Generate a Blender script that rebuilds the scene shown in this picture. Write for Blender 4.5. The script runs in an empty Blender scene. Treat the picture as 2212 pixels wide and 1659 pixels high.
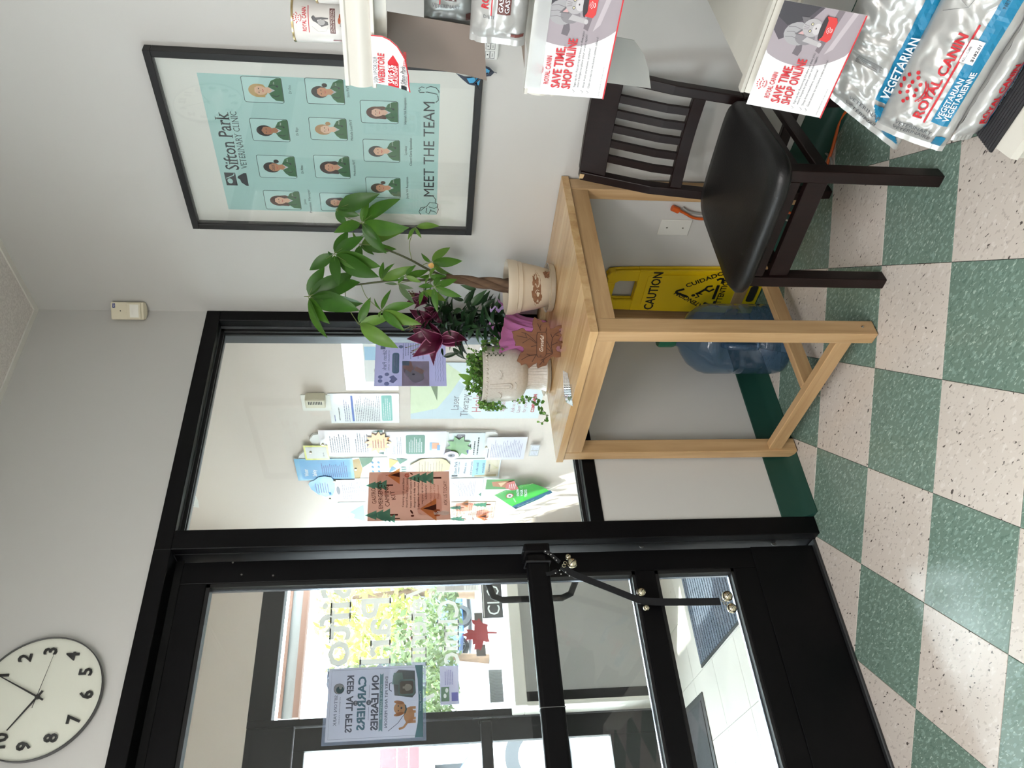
import bpy, math, random
from mathutils import Vector, Matrix, noise
from mathutils.geometry import tessellate_polygon
C = bpy.context.scene.collection
V = Vector
# ---------------------------------------------------------------- camera (the photograph lies on its side: world up points to its left)
F_PX = 1687.0
CAM = V((-2.1621, -2.2987, 1.3704))
YAW, PITCH = 0.66556, -0.1234
_F = V((math.sin(YAW)*math.cos(PITCH), math.cos(YAW)*math.cos(PITCH), math.sin(PITCH)))
_R = V((math.cos(YAW), -math.sin(YAW), 0)); _U = _R.cross(_F)
def ray(px, py):
    return _F*F_PX + _R*(829.5-py) + _U*(1106-px)
def _ax(k, px, py, val):
    d = ray(px, py); return CAM + d*((val-CAM[k])/d[k])
def AX(px, py, x=0.0): return _ax(0, px, py, x)
def AY(px, py, y=0.0): return _ax(1, px, py, y)
def AZ(px, py, z=0.0): return _ax(2, px, py, z)
def AP(px, py, P0, N):
    d = ray(px, py); return CAM + d*((P0-CAM).dot(N)/d.dot(N))
cd = bpy.data.cameras.new('camera'); cam = bpy.data.objects.new('camera', cd); C.objects.link(cam)
cd.sensor_fit = 'HORIZONTAL'; cd.sensor_width = 36; cd.lens = F_PX*36/2212; cd.clip_start = .02; cd.clip_end = 300
m = Matrix((-_U, _R, -_F)).transposed().to_4x4(); m.translation = CAM; cam.matrix_world = m
bpy.context.scene.camera = cam
sc = bpy.context.scene
sc.view_settings.view_transform = 'Standard'; sc.view_settings.look = 'None'; sc.view_settings.gamma = 1
sc.view_settings.use_curve_mapping = False; sc.view_settings.exposure = 1.55
sc.cycles.max_bounces = 10; sc.cycles.transparent_max_bounces = 24; sc.cycles.caustics_refractive = False; sc.cycles.caustics_reflective = False
sc.cycles.sample_clamp_indirect = 6
w = bpy.data.worlds.new('sky'); sc.world = w; w.use_nodes = True
bg = w.node_tree.nodes['Background']; bg.inputs[0].default_value = (.86, .93, 1, 1); bg.inputs[1].default_value = 6.6
def lamp(name, kind, loc, energy, color=(1,1,1), size=1, sizey=None, direction=None):
    l = bpy.data.lights.new(name, kind); l.energy = energy; l.color = color
    if kind == 'AREA':
        l.shape = 'RECTANGLE'; l.size = size; l.size_y = sizey or size
    if kind == 'SUN': l.angle = math.radians(size)
    o = bpy.data.objects.new(name, l); C.objects.link(o); o.location = loc
    if direction: o.rotation_euler = V(direction).to_track_quat('-Z', 'Y').to_euler()
    return o
lamp('sun', 'SUN', (0,0,6), 4.5, (1,.95,.86), 0.6, direction=(.52,-.50,-.85))
lamp('ceiling_fill', 'AREA', (-2.5,-2.2,2.74), 15, (1,.97,.945), 1.2, .6, direction=(0,0,-1))  # unseen area light added as soft overhead fill for the room
lamp('ceiling_fill', 'AREA', (-3.3,-1.5,2.74), 12, (1,.97,.945), .6, 1.2, direction=(0,0,-1))  # second unseen overhead fill, added like the one above

g_ = lamp('upper_wall_fill', 'POINT', (-3.9,-2.8,2.1), 24, (1,.97,.945)); g_.data.shadow_soft_size = .35  # unseen point light added to lift the ceiling and upper walls
# ---------------------------------------------------------------- materials
def lin(c): return tuple(((x/255)/12.92 if x/255 <= .04045 else ((x/255+.055)/1.055)**2.4) for x in c[:3]) + (1,)
MATS = {}
def mat(name, rgb=(200,200,200), rough=.6, metal=0, spec=.5, noise_amt=0, scale=20, rgb2=None, bump=0, trans=0, alpha=1, emit=0, stretch=None, coat=0):
    if name in MATS: return MATS[name]
    m = bpy.data.materials.new(name); m.use_nodes = True; MATS[name] = m
    nt = m.node_tree; b = nt.nodes['Principled BSDF']
    b.inputs['Base Color'].default_value = lin(rgb); b.inputs['Roughness'].default_value = rough; b.inputs['Metallic'].default_value = metal
    b.inputs['Specular IOR Level'].default_value = spec; b.inputs['Transmission Weight'].default_value = trans; b.inputs['Alpha'].default_value = alpha
    b.inputs['Coat Weight'].default_value = coat
    if emit: b.inputs['Emission Color'].default_value = lin(rgb); b.inputs['Emission Strength'].default_value = emit
    if noise_amt or bump:
        tc = nt.nodes.new('ShaderNodeTexCoord'); mp = nt.nodes.new('ShaderNodeMapping'); n = nt.nodes.new('ShaderNodeTexNoise')
        nt.links.new(tc.outputs['Object'], mp.inputs[0]); nt.links.new(mp.outputs[0], n.inputs['Vector'])
        mp.inputs['Scale'].default_value = stretch or (1,1,1)
        n.inputs['Scale'].default_value = scale; n.inputs['Detail'].default_value = 5
        if noise_amt:
            mx = nt.nodes.new('ShaderNodeMix'); mx.data_type = 'RGBA'
            mr = nt.nodes.new('ShaderNodeMapRange'); mr.inputs[1].default_value = .35; mr.inputs[2].default_value = .65; mr.inputs[4].default_value = noise_amt
            nt.links.new(n.outputs[0], mr.inputs[0]); nt.links.new(mr.outputs[0], mx.inputs[0])
            mx.inputs[6].default_value = lin(rgb); mx.inputs[7].default_value = lin(rgb2 or tuple(x*.8 for x in rgb))
            nt.links.new(mx.outputs[2], b.inputs['Base Color'])
        if bump:
            bp = nt.nodes.new('ShaderNodeBump'); bp.inputs['Strength'].default_value = bump; bp.inputs['Distance'].default_value = .002
            nt.links.new(n.outputs[0], bp.inputs['Height']); nt.links.new(bp.outputs[0], b.inputs['Normal'])
    return m
def clear(name, tint=(255,255,255), rough=0.0, refl=1.0, veil=0.0, veilc=(255,255,255)):
    """thin clear sheet: light passes straight, surface reflects by Fresnel, veil = dust or print haze"""
    if name in MATS: return MATS[name]
    m = bpy.data.materials.new(name); m.use_nodes = True; MATS[name] = m
    nt = m.node_tree; nt.nodes.remove(nt.nodes['Principled BSDF']); out = nt.nodes['Material Output']
    t = nt.nodes.new('ShaderNodeBsdfTransparent'); t.inputs[0].default_value = lin(tint)
    g = nt.nodes.new('ShaderNodeBsdfGlossy'); g.inputs['Roughness'].default_value = rough
    fr = nt.nodes.new('ShaderNodeLayerWeight'); fr.inputs[0].default_value = .5      # Schlick reflectance, the same from both sides
    p5 = nt.nodes.new('ShaderNodeMath'); p5.operation = 'POWER'; p5.inputs[1].default_value = 5; nt.links.new(fr.outputs['Facing'], p5.inputs[0])
    m0 = nt.nodes.new('ShaderNodeMath'); m0.operation = 'MULTIPLY_ADD'; m0.inputs[1].default_value = .96; m0.inputs[2].default_value = .04; nt.links.new(p5.outputs[0], m0.inputs[0])
    mu = nt.nodes.new('ShaderNodeMath'); mu.operation = 'MULTIPLY'; mu.inputs[1].default_value = refl; mu.use_clamp = True; nt.links.new(m0.outputs[0], mu.inputs[0])
    mx = nt.nodes.new('ShaderNodeMixShader'); nt.links.new(mu.outputs[0], mx.inputs[0]); nt.links.new(t.outputs[0], mx.inputs[1]); nt.links.new(g.outputs[0], mx.inputs[2])
    last = mx
    if veil:
        d = nt.nodes.new('ShaderNodeBsdfDiffuse'); d.inputs[0].default_value = lin(veilc)
        m2 = nt.nodes.new('ShaderNodeMixShader'); m2.inputs[0].default_value = veil
        nt.links.new(mx.outputs[0], m2.inputs[1]); nt.links.new(d.outputs[0], m2.inputs[2]); last = m2
    nt.links.new(last.outputs[0], out.inputs[0]); return m
def speckle(name, rgb, cols, rough=.3, stretch=(1,1,1), rough_var=.05):
    """vinyl tile: base with soft clouds and elongated flecks"""
    m = bpy.data.materials.new(name); m.use_nodes = True; MATS[name] = m
    nt = m.node_tree; b = nt.nodes['Principled BSDF']; L = nt.links.new
    tc = nt.nodes.new('ShaderNodeTexCoord'); mp = nt.nodes.new('ShaderNodeMapping'); mp.inputs['Scale'].default_value = stretch
    mp.inputs['Rotation'].default_value = (0,0,math.radians(45)); L(tc.outputs['Object'], mp.inputs[0])
    cur = None
    n0 = nt.nodes.new('ShaderNodeTexNoise'); n0.inputs['Scale'].default_value = 5; L(tc.outputs['Object'], n0.inputs['Vector'])
    mx = nt.nodes.new('ShaderNodeMix'); mx.data_type = 'RGBA'; L(n0.outputs[0], mx.inputs[0]); mx.inputs[6].default_value = lin(rgb); mx.inputs[7].default_value = lin(cols[0]); cur = mx.outputs[2]
    for (col, sc_, th, amt) in cols[1]:
        n = nt.nodes.new('ShaderNodeTexNoise'); n.inputs['Scale'].default_value = sc_; n.inputs['Detail'].default_value = 2; L(mp.outputs[0], n.inputs['Vector'])
        r = nt.nodes.new('ShaderNodeMapRange'); r.inputs[1].default_value = th; r.inputs[2].default_value = th+.03; r.inputs[4].default_value = amt; L(n.outputs[0], r.inputs[0])
        mx = nt.nodes.new('ShaderNodeMix'); mx.data_type = 'RGBA'; L(r.outputs[0], mx.inputs[0]); L(cur, mx.inputs[6]); mx.inputs[7].default_value = lin(col); cur = mx.outputs[2]
    L(cur, b.inputs['Base Color'])
    n = nt.nodes.new('ShaderNodeTexNoise'); n.inputs['Scale'].default_value = 9; L(tc.outputs['Object'], n.inputs['Vector'])
    r = nt.nodes.new('ShaderNodeMapRange'); r.inputs[3].default_value = rough-rough_var; r.inputs[4].default_value = rough+rough_var; L(n.outputs[0], r.inputs[0]); L(r.outputs[0], b.inputs['Roughness'])
    return m
def thin(name, rgb, tr=.5, clearp=0.0, rough=.5):
    """sheet that glows when lit from behind"""
    m = mat(name, rgb, rough); nt = m.node_tree
    if nt.nodes.get('thin'): return m
    b = nt.nodes['Principled BSDF']; t = nt.nodes.new('ShaderNodeBsdfTranslucent'); t.inputs[0].default_value = lin(rgb); x = nt.nodes.new('ShaderNodeMixShader'); x.name = 'thin'; x.inputs[0].default_value = tr
    nt.links.new(b.outputs[0], x.inputs[1]); nt.links.new(t.outputs[0], x.inputs[2]); last = x
    if clearp:
        c = nt.nodes.new('ShaderNodeBsdfTransparent'); y = nt.nodes.new('ShaderNodeMixShader'); y.inputs[0].default_value = clearp; nt.links.new(x.outputs[0], y.inputs[1]); nt.links.new(c.outputs[0], y.inputs[2]); last = y
    nt.links.new(last.outputs[0], nt.nodes['Material Output'].inputs[0]); return m
wall_m = mat('wall_paint', (203,202,199), .75, noise_amt=.12, scale=3, rgb2=(196,195,191), bump=.05)
vest_m = mat('vestibule_paint', (228,216,208), .8)
black_m = mat('black_anodised', (6,6,8), .45, spec=.16, noise_amt=.4, scale=40, rgb2=(10,10,12))
blackd_m = mat('black_gasket', (9,9,11), .6)
grey_m = mat('grey_metal', (96,99,104), .35, metal=.4)
glass_m = clear('window_glass', (250,253,252), 0, .9, .012)
white_m = mat('white_plastic', (232,230,222), .4)
cream_m = mat('cream_metal', (200,197,188), .38)
ivory_m = mat('ivory_plastic', (222,214,190), .45)
dgreen_m = mat('green_cove_base', (24,66,56), .45)
paper_m = mat('paper', (236,236,234), .55)
chrome_m = mat('nickel', (196,186,160), .18, metal=1)
ink_m = mat('ink', (28,28,32), .6)
red_m = mat('print_red', (190,28,40), .5)

# ---------------------------------------------------------------- mesh building
class M:
    def __init__(s): s.v = []; s.f = []; s.fm = []; s.mats = []; s.cur = 0
    def use(s, m):
        if m not in s.mats: s.mats.append(m)
        s.cur = s.mats.index(m); return s
    def add(s, vs, fs):
        o = len(s.v); s.v += [tuple(x) for x in vs]
        for f in fs: s.f.append(tuple(i+o for i in f)); s.fm.append(s.cur)
        return s
    def box(s, a, b):
        x0,x1 = sorted((a[0],b[0])); y0,y1 = sorted((a[1],b[1])); z0,z1 = sorted((a[2],b[2]))
        return s.add([(x0,y0,z0),(x1,y0,z0),(x1,y1,z0),(x0,y1,z0),(x0,y0,z1),(x1,y0,z1),(x1,y1,z1),(x0,y1,z1)],
            [(0,3,2,1),(4,5,6,7),(0,1,5,4),(1,2,6,5),(2,3,7,6),(3,0,4,7)])
    def bar(s, p0, p1, wx, wy, up=(0,0,1)):
        p0, p1 = V(p0), V(p1); d = (p1-p0).normalized(); a = d.cross(V(up))
        if a.length < 1e-4: a = d.cross(V((1,0,0)))
        a.normalize(); b = a.cross(d); vs = []
        for p in (p0,p1):
            for (i,j) in ((-1,-1),(1,-1),(1,1),(-1,1)): vs.append(p + a*(i*wx/2) + b*(j*wy/2))
        return s.add(vs, [(3,2,1,0),(4,5,6,7),(0,1,5,4),(1,2,6,5),(2,3,7,6),(3,0,4,7)])
    def tube(s, pts, r, n=10, caps=True):
        pts = [V(p) for p in pts]; rs = r if isinstance(r,(list,tuple)) else [r]*len(pts)
        vs = []; fs = []; a = None
        for i,p in enumerate(pts):
            d = (pts[min(i+1,len(pts)-1)]-pts[max(i-1,0)]).normalized()
            if a is None: a = d.orthogonal().normalized()
            else:
                a = a - d*a.dot(d); a = a.normalized() if a.length > 1e-6 else d.orthogonal().normalized()
            b = d.cross(a)
            for k in range(n):
                t = 2*math.pi*k/n; vs.append(p + (a*math.cos(t)+b*math.sin(t))*rs[i])
        for i in range(len(pts)-1):
            for k in range(n):
                k2 = (k+1)%n; fs.append((i*n+k, i*n+k2, (i+1)*n+k2, (i+1)*n+k))
        if caps: fs.append(tuple(range(n-1,-1,-1))); fs.append(tuple(range((len(pts)-1)*n, len(pts)*n)))
        return s.add(vs, fs)
    def lathe(s, prof, c=(0,0,0), n=32, mtx=None, wob=None, a0=0, a1=2*math.pi):
        c = V(c); vs = []; fs = []; full = abs(a1-a0-2*math.pi) < 1e-6; nn = n if full else n+1
        for (r,z) in prof:
            for k in range(nn):
                t = a0+(a1-a0)*k/n; rr = r*(wob(t,z) if wob else 1)
                p = V((rr*math.cos(t), rr*math.sin(t), z)); vs.append((mtx@p if mtx else p)+c)
        for i in range(len(prof)-1):
            for k in range(n):
                k2 = (k+1)%nn; fs.append((i*nn+k, i*nn+k2, (i+1)*nn+k2, (i+1)*nn+k))
        return s.add(vs, fs)
    def grid(s, fn, nu, nv, wrapu=False):
        vs = [fn(i/nu, j/nv) for j in range(nv+1) for i in range(nu+1)]
        return s.add(vs, [(j*(nu+1)+i, j*(nu+1)+i+1, (j+1)*(nu+1)+i+1, (j+1)*(nu+1)+i) for j in range(nv) for i in range(nu)])
    def poly(s, pts):
        pts = [V(p) for p in pts]
        if len(pts) <= 4: return s.add(pts, [tuple(range(len(pts)))])
        return s.add(pts, [tuple(t) for t in tessellate_polygon([pts])])
    def prism(s, pts, vec):
        pts = [V(p) for p in pts]; vec = V(vec); n = len(pts)
        tr = [tuple(t) for t in tessellate_polygon([pts])]
        s.add(pts+[p+vec for p in pts], tr + [tuple(n+i for i in reversed(t)) for t in tr] + [(i,(i+1)%n,n+(i+1)%n,n+i) for i in range(n)])
        return s
    def sphere(s, c, r, n=12, sc=(1,1,1)):
        c = V(c); vs = []; fs = []; h = n//2
        for i in range(h+1):
            ph = math.pi*i/h
            for k in range(n): t = 2*math.pi*k/n; vs.append(c+V((r*sc[0]*math.sin(ph)*math.cos(t), r*sc[1]*math.sin(ph)*math.sin(t), r*sc[2]*math.cos(ph))))
        for i in range(h):
            for k in range(n): fs.append((i*n+k, (i+1)*n+k, (i+1)*n+(k+1)%n, i*n+(k+1)%n))
        return s.add(vs, fs)
    def build(s, name, parent=None, smooth=0, bevel=0, recalc=True, weld=False, seg=1):
        me = bpy.data.meshes.new(name); me.from_pydata(s.v, [], s.f)
        for m in (s.mats or [white_m]): me.materials.append(m)
        me.polygons.foreach_set('material_index', s.fm)
        if recalc or weld:
            import bmesh
            bm = bmesh.new(); bm.from_mesh(me)
            if weld: bmesh.ops.remove_doubles(bm, verts=bm.verts, dist=1e-5)
            bmesh.ops.recalc_face_normals(bm, faces=bm.faces); bm.to_mesh(me); bm.free()
        if smooth:
            me.shade_smooth(); me.set_sharp_from_angle(angle=math.radians(smooth))
        o = bpy.data.objects.new(name, me); link(o, parent)
        if bevel:
            md = o.modifiers.new('edge', 'BEVEL'); md.width = bevel; md.segments = seg; md.limit_method = 'ANGLE'; md.angle_limit = math.radians(40)
        return o
WM = {}
def link(o, parent=None):
    C.objects.link(o)
    if parent:
        o.parent = parent; o.matrix_parent_inverse = WM[parent.name].inverted() if parent.name in WM else Matrix()
        WM[o.name] = Matrix()
    else: WM[o.name] = Matrix()
    return o
def tag(o, label=None, cat=None, group=None, kind=None):
    if label: o['label'] = label
    if cat: o['category'] = cat
    if group: o['group'] = group
    if kind: o['kind'] = kind
    return o
def thing(name, label, cat, loc=(0,0,0), group=None, kind=None):
    o = bpy.data.objects.new(name, None); C.objects.link(o); o.empty_display_size = .05
    o.location = loc; WM[o.name] = Matrix.Translation(V(loc)); return tag(o, label, cat, group, kind)
def dup(root, delta=None, mtx=None, label=None, group=None):
    """copy a thing with its parts and sub-parts, moved by delta (or by a world matrix)"""
    r = root.copy(); C.objects.link(r); base = WM[root.name]
    r.matrix_world = (mtx if mtx else Matrix.Translation(V(delta))) @ base; WM[r.name] = r.matrix_world.copy()
    if label: r['label'] = label
    if group: r['group'] = group
    for ch in list(root.children):
        c = ch.copy(); C.objects.link(c); c.parent = r
        for g in list(ch.children):
            d = g.copy(); C.objects.link(d); d.parent = c
    return r
# ---------------------------------------------------------------- flat print
_TX = {}
def glyphs(s, bold=0, serif=False, res=2):
    key = (s, bold, serif)
    if key in _TX: return _TX[key]
    cu = bpy.data.curves.new('t', 'FONT'); cu.body = s; cu.resolution_u = res; cu.offset = bold
    o = bpy.data.objects.new('t', cu); me = bpy.data.meshes.new_from_object(o)
    vs = [(v.co.x, v.co.y) for v in me.vertices]; fs = [tuple(p.vertices) for p in me.polygons]
    if serif:
        cnt = {}
        for p in me.polygons:
            for e in p.edge_keys: cnt[e] = cnt.get(e,0)+1
        for (a,b),n in cnt.items():
            if n != 1: continue
            xa,ya = vs[a]; xb,yb = vs[b]; wd = abs(xa-xb)
            if abs(ya-yb) > 1e-3 or not (.05 < wd < .2): continue
            for lvl in (0-bold, .449+bold, .682+bold, .715+bold):
                if abs(ya-lvl) < .02:
                    cx = (xa+xb)/2; h = wd*1.05; y0, y1 = (lvl, lvl+.035) if lvl <= 0 else (lvl-.035, lvl)
                    k = len(vs); vs += [(cx-h,y0),(cx+h,y0),(cx+h,y1),(cx-h,y1)]; fs.append((k,k+1,k+2,k+3)); break
    bpy.data.objects.remove(o); bpy.data.curves.remove(cu); bpy.data.meshes.remove(me)
    x0 = min(v[0] for v in vs); x1 = max(v[0] for v in vs)
    _TX[key] = ([(x-x0, y) for x,y in vs], fs, x1-x0); return _TX[key]
class Sheet:
    """print on a surface; local metres: x along U, y along Vv, drawn in thin layers along N"""
    def __init__(s, O, U, Vv, N=None, warp=None, eps=.00007):
        s.O, s.U, s.V = V(O), V(U).normalized(), V(Vv).normalized(); s.N = V(N).normalized() if N is not None else s.U.cross(s.V)
        s.warp = warp; s.eps = eps; s.k = 1; s.b = M(); s.t = M()
    def P(s, x, y, h=None):
        h = s.eps*s.k if h is None else h
        return s.warp(x, y, h) if s.warp else s.O + s.U*x + s.V*y + s.N*h
    def px(s, a, b):
        p = AP(a, b, s.O, s.N) - s.O; return (p.dot(s.U), p.dot(s.V))
    def poly(s, m, pts):
        s.b.use(m).poly([s.P(*p) for p in pts]); s.k += 1
    def rect(s, m, x0, y0, x1, y1, n=1, n2=1):
        s.b.use(m); s.b.grid(lambda u,v: s.P(x0+(x1-x0)*u, y0+(y1-y0)*v), n, n2); s.k += 1
    def rr(s, m, x0, y0, x1, y1, r):
        if x1 < x0: x0,x1 = x1,x0
        if y1 < y0: y0,y1 = y1,y0
        pts = []
        for cx,cy,a in ((x1-r,y1-r,0),(x0+r,y1-r,90),(x0+r,y0+r,180),(x1-r,y0+r,270)):
            for k in range(5): t = math.radians(a+k*22.5); pts.append((cx+r*math.cos(t), cy+r*math.sin(t)))
        s.poly(m, pts)
    def ell(s, m, cx, cy, rx, ry=None, n=18, rot=0):
        ry = rx if ry is None else ry; c, q = math.cos(rot), math.sin(rot)
        s.poly(m, [(cx+rx*math.cos(2*math.pi*k/n)*c-ry*math.sin(2*math.pi*k/n)*q, cy+rx*math.cos(2*math.pi*k/n)*q+ry*math.sin(2*math.pi*k/n)*c) for k in range(n)])
    def line(s, m, pts, wd):
        s.b.use(m); L = [];R = []
        for i,p in enumerate(pts):
            a = pts[max(i-1,0)]; b = pts[min(i+1,len(pts)-1)]; dx,dy = b[0]-a[0], b[1]-a[1]; l = math.hypot(dx,dy) or 1
            L.append(s.P(p[0]-dy/l*wd/2, p[1]+dx/l*wd/2)); R.append(s.P(p[0]+dy/l*wd/2, p[1]-dx/l*wd/2))
        n = len(pts); s.b.add(L+R, [(i,i+1,n+i+1,n+i) for i in range(n-1)]); s.k += 1
    def text(s, m, st, x, y, size, align='l', bold=0, rot=0, kx=1, shear=0, serif=False):
        vs, fs, wd = glyphs(st, bold, serif); c, q = math.cos(rot), math.sin(rot)
        off = {'l':0,'c':-wd/2,'r':-wd}[align]; s.t.use(m); out = []
        for vx,vy in vs:
            a = (vx+off+shear*vy)*size*kx; b = vy*size; out.append(s.P(x+a*c-b*q, y+a*q+b*c))
        s.t.add(out, fs)
        if s.k < 3: s.k = 3
    def fit(s, m, st, p0, p1, h=None, **kw):
        """text from pixel p0 (left end of the baseline) to p1 (right end); h = cap height in metres"""
        a = s.px(*p0); b = s.px(*p1); s.fitl(m, st, a, b, h, **kw)
    def fitl(s, m, st, a, b, h=None, bold=0, serif=False, shear=0):
        wd = glyphs(st, bold, serif)[2]; L = math.hypot(b[0]-a[0], b[1]-a[1]); size = h/.682 if h else L/wd
        s.text(m, st, a[0], a[1], size, rot=math.atan2(b[1]-a[1], b[0]-a[0]), kx=L/(wd*size), bold=bold, serif=serif, shear=shear)
    def lines(s, m, x0, x1, y0, dy, n, h, rnd=None):
        """rows of small print too fine to read"""
        rr_ = random.Random(int((x0+y0)*1e4)+n)
        for i in range(n):
            xe = x1-(x1-x0)*(rr_.random()*.35 if rnd is None else rnd*rr_.random()); x = x0; y = y0-i*dy
            while x < xe:
                w_ = (x1-x0)*(.03+.09*rr_.random()); s.b.use(m).poly([s.P(x,y), s.P(min(x+w_,xe),y), s.P(min(x+w_,xe),y+h), s.P(x,y+h)]); x += w_+(x1-x0)*.018
        s.k += 1
    def done(s, parent, pname='print', tname='lettering'):
        if s.b.v: s.b.build(pname, parent, recalc=False)['kind'] = 'stuff'
        if s.t.v: s.t.build(tname, parent, recalc=False)['kind'] = 'stuff'
def ink(rgb): return mat('print_%d_%d_%d' % tuple(rgb), rgb, .5)
def inkt(rgb): return thin('backlit_%d_%d_%d' % tuple(rgb), rgb, .75)
# ================================================================ THE SETTING
H = 2.789; HZ = 2.168; SILL = .742; DY = 2.05; GY = .058
def struct(o): o['kind'] = 'structure'; return o
def sroot(name):
    o = thing(name, kind='structure', label=None, cat=None); return o
# --- floor of square vinyl tiles laid at 45 degrees
fl = M().use(mat('floor_adhesive', (26,30,30), .8)).box((-5,-5,-.06), (.0,.045,-.0035)).build('floor'); struct(fl)
tile_cream = speckle('vinyl_cream', (216,208,200), ((206,197,188), [((170,160,152), 110, .60, .5), ((58,50,48), 95, .665, .9), ((228,222,216), 70, .62, .5)]), .21, (1,.5,1))
tile_green = speckle('vinyl_green', (118,142,130), ((108,130,119), [((142,168,156), 110, .55, .65), ((88,114,104), 100, .60, .6), ((178,198,188), 140, .63, .8)]), .21, (1,.45,1))
def clip(poly, a, b, c):
    out = []
    for i in range(len(poly)):
        p, q = poly[i], poly[(i+1)%len(poly)]; dp = a*p[0]+b*p[1]-c; dq = a*q[0]+b*q[1]-c
        if dp <= 0: out.append(p)
        if dp*dq < 0: t = dp/(dp-dq); out.append((p[0]+t*(q[0]-p[0]), p[1]+t*(q[1]-p[1])))
    return out
T = .3048; S2 = math.sqrt(.5); G0 = (-.7684,-1.0321); rnd = random.Random(4)
def tile_mesh(poly, m, z=0.0, g=.0):
    cx = sum(p[0] for p in poly)/len(poly); cy = sum(p[1] for p in poly)/len(poly)
    inn = [(cx+(p[0]-cx)*(1-.006), cy+(p[1]-cy)*(1-.006)) for p in poly]
    n = len(poly); b = M().use(m)
    b.add([(x,y,z-.004) for x,y in poly]+[(x,y,z-.0007) for x,y in poly]+[(x,y,z) for x,y in inn],
        [(i,(i+1)%n,n+(i+1)%n,n+i) for i in range(n)]+[(n+i,n+(i+1)%n,2*n+(i+1)%n,2*n+i) for i in range(n)]+[tuple(range(2*n,3*n))])
    return b
for i in range(-16,14):
    for j in range(-16,8):
        cs = []
        for (a,b_) in ((0,0),(0,1),(1,1),(1,0)):
            u = (i+a)*T+(.0007 if a == 0 else -.0007); v = (j+b_)*T+(.0007 if b_ == 0 else -.0007)
            cs.append((G0[0]-u*S2+v*S2, G0[1]+u*S2+v*S2))
        if max(c[0] for c in cs) < -3.6 or max(c[1] for c in cs) < -3.3: continue
        p = clip(clip(clip(clip(cs,1,0,-.001),0,1,.044),-1,0,4.9),0,-1,4.9)
        if len(p) < 3: continue
        ar = abs(sum(p[k][0]*p[(k+1)%len(p)][1]-p[(k+1)%len(p)][0]*p[k][1] for k in range(len(p))))/2
        if ar < .0004: continue
        tile_mesh(p, tile_cream if (i+j)%2 == 0 else tile_green, rnd.uniform(-.0003,.0)).build('tile', fl, recalc=False)
# --- vestibule floor, pale tiles square to the walls
vf = M().use(mat('floor_adhesive')).box((-2.2,.045,-.06), (0,DY+.1,-.0035)).build('floor'); struct(vf)
tile_pale = speckle('vinyl_pale', (226,222,214), ((216,211,204), [((170,164,156), 90, .72, .6)]), .3)
for i in range(-5,5):
    for j in range(-5,5):
        x0 = -1.01+i*T; y0 = 1.24+j*T
        cs = [(x0+.001,y0+.001),(x0+T-.001,y0+.001),(x0+T-.001,y0+T-.001),(x0+.001,y0+T-.001)]
        p = clip(clip(clip(clip(cs,1,0,-.001),0,1,DY-.04),-1,0,2.19),0,-1,-.1)
        if len(p) >= 3 and abs((p[0][0]-p[2][0])*(p[0][1]-p[2][1])) > .002: tile_mesh(p, tile_pale).build('tile', vf, recalc=False)
# --- walls and ceiling
struct(M().use(wall_m).box((0,-5,-.03), (.12,0.125,H+.05)).build('wall_right'))
wv = struct(M().use(vest_m).box((0,.126,-.03), (.12,DY+.02,H+.05)).build('wall_vestibule'))
b = M().use(wall_m)
b.box((-5,0,HZ), (0,.12,H+.05)); b.box((-.945,0,-.03), (-.001,.12,SILL)); b.box((-2.30,0,-.03), (-2.06,.12,HZ)); b.box((-5,0,-.03), (-2.30,.12,.75)); b.box((-5,0,.75), (-4.7,.12,HZ))
struct(b.build('wall_front'))
struct(M().use(wall_m).box((-5.1,-5,-.03), (-5,.1,H+.05)).build('wall_left')); struct(M().use(wall_m).box((-5,-5.1,-.03), (0,-5,H+.05)).build('wall_back'))
wl = M().use(vest_m); wl.box((-2.3,.12,-.03), (-2.2,DY+.1,H+.05)); struct(wl.build('wall_vestibule_left'))
ce = struct(M().use(mat('ceiling_slab', (170,166,160), .9)).box((-5,-5,H+.02), (0,DY+.1,H+.1)).build('ceiling'))
ctm = mat('acoustic_tile', (234,229,225), .9, noise_amt=.45, scale=160, rgb2=(186,180,176), bump=.6)
for i in range(5):
    for j in range(5):
        x1 = -.012-i*1.2; y1 = -.012-j*1.0
        M().use(ctm).box((x1-1.18,y1-.985,H-.004), (x1-.004,y1-.004,H+.019)).build('tile', ce)
gm = mat('ceiling_grid', (228,226,220), .5)
for i in range(5): M().use(gm).box((-.012-i*1.2-.012,-5,H-.010), (-.012-i*1.2+.012 if i else 0,0,H-.0045)).build('grid_bar', ce)
for j in range(6): M().use(gm).box((-5,-.012-j*1.0-.012,H-.0098), (0,-.012-j*1.0+.012 if j else 0,H-.0043)).build('grid_bar', ce)
struct(M().use(mat('vestibule_ceiling', (222,216,206), .9)).box((-2.2,.12,2.62), (0,DY+.1,2.66)).build('ceiling'))
# --- cove baseboards
def cove(p0, p1, n):
    prof = [(0,.115),(.004,.113),(.005,.045),(.011,.026),(.026,.012),(.040,.003),(.040,0),(0,0)]
    p0, p1, n = V(p0), V(p1), V(n); k = len(prof); b = M().use(dgreen_m)
    b.add([p+n*a+V((0,0,z)) for p in (p0,p1) for a,z in prof], [(i,(i+1)%k,k+(i+1)%k,k+i) for i in range(k)]+[tuple(range(k)),tuple(range(2*k-1,k-1,-1))]); return b
struct(cove((-.945,-.0005,.0004),(-.0,-.0005,.0004),(0,-1,0)).build('baseboard_front', smooth=50)); struct(cove((-.0005,0,.0004),(-.0005,-5,.0004),(-1,0,0)).build('baseboard_right', smooth=50))
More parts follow.
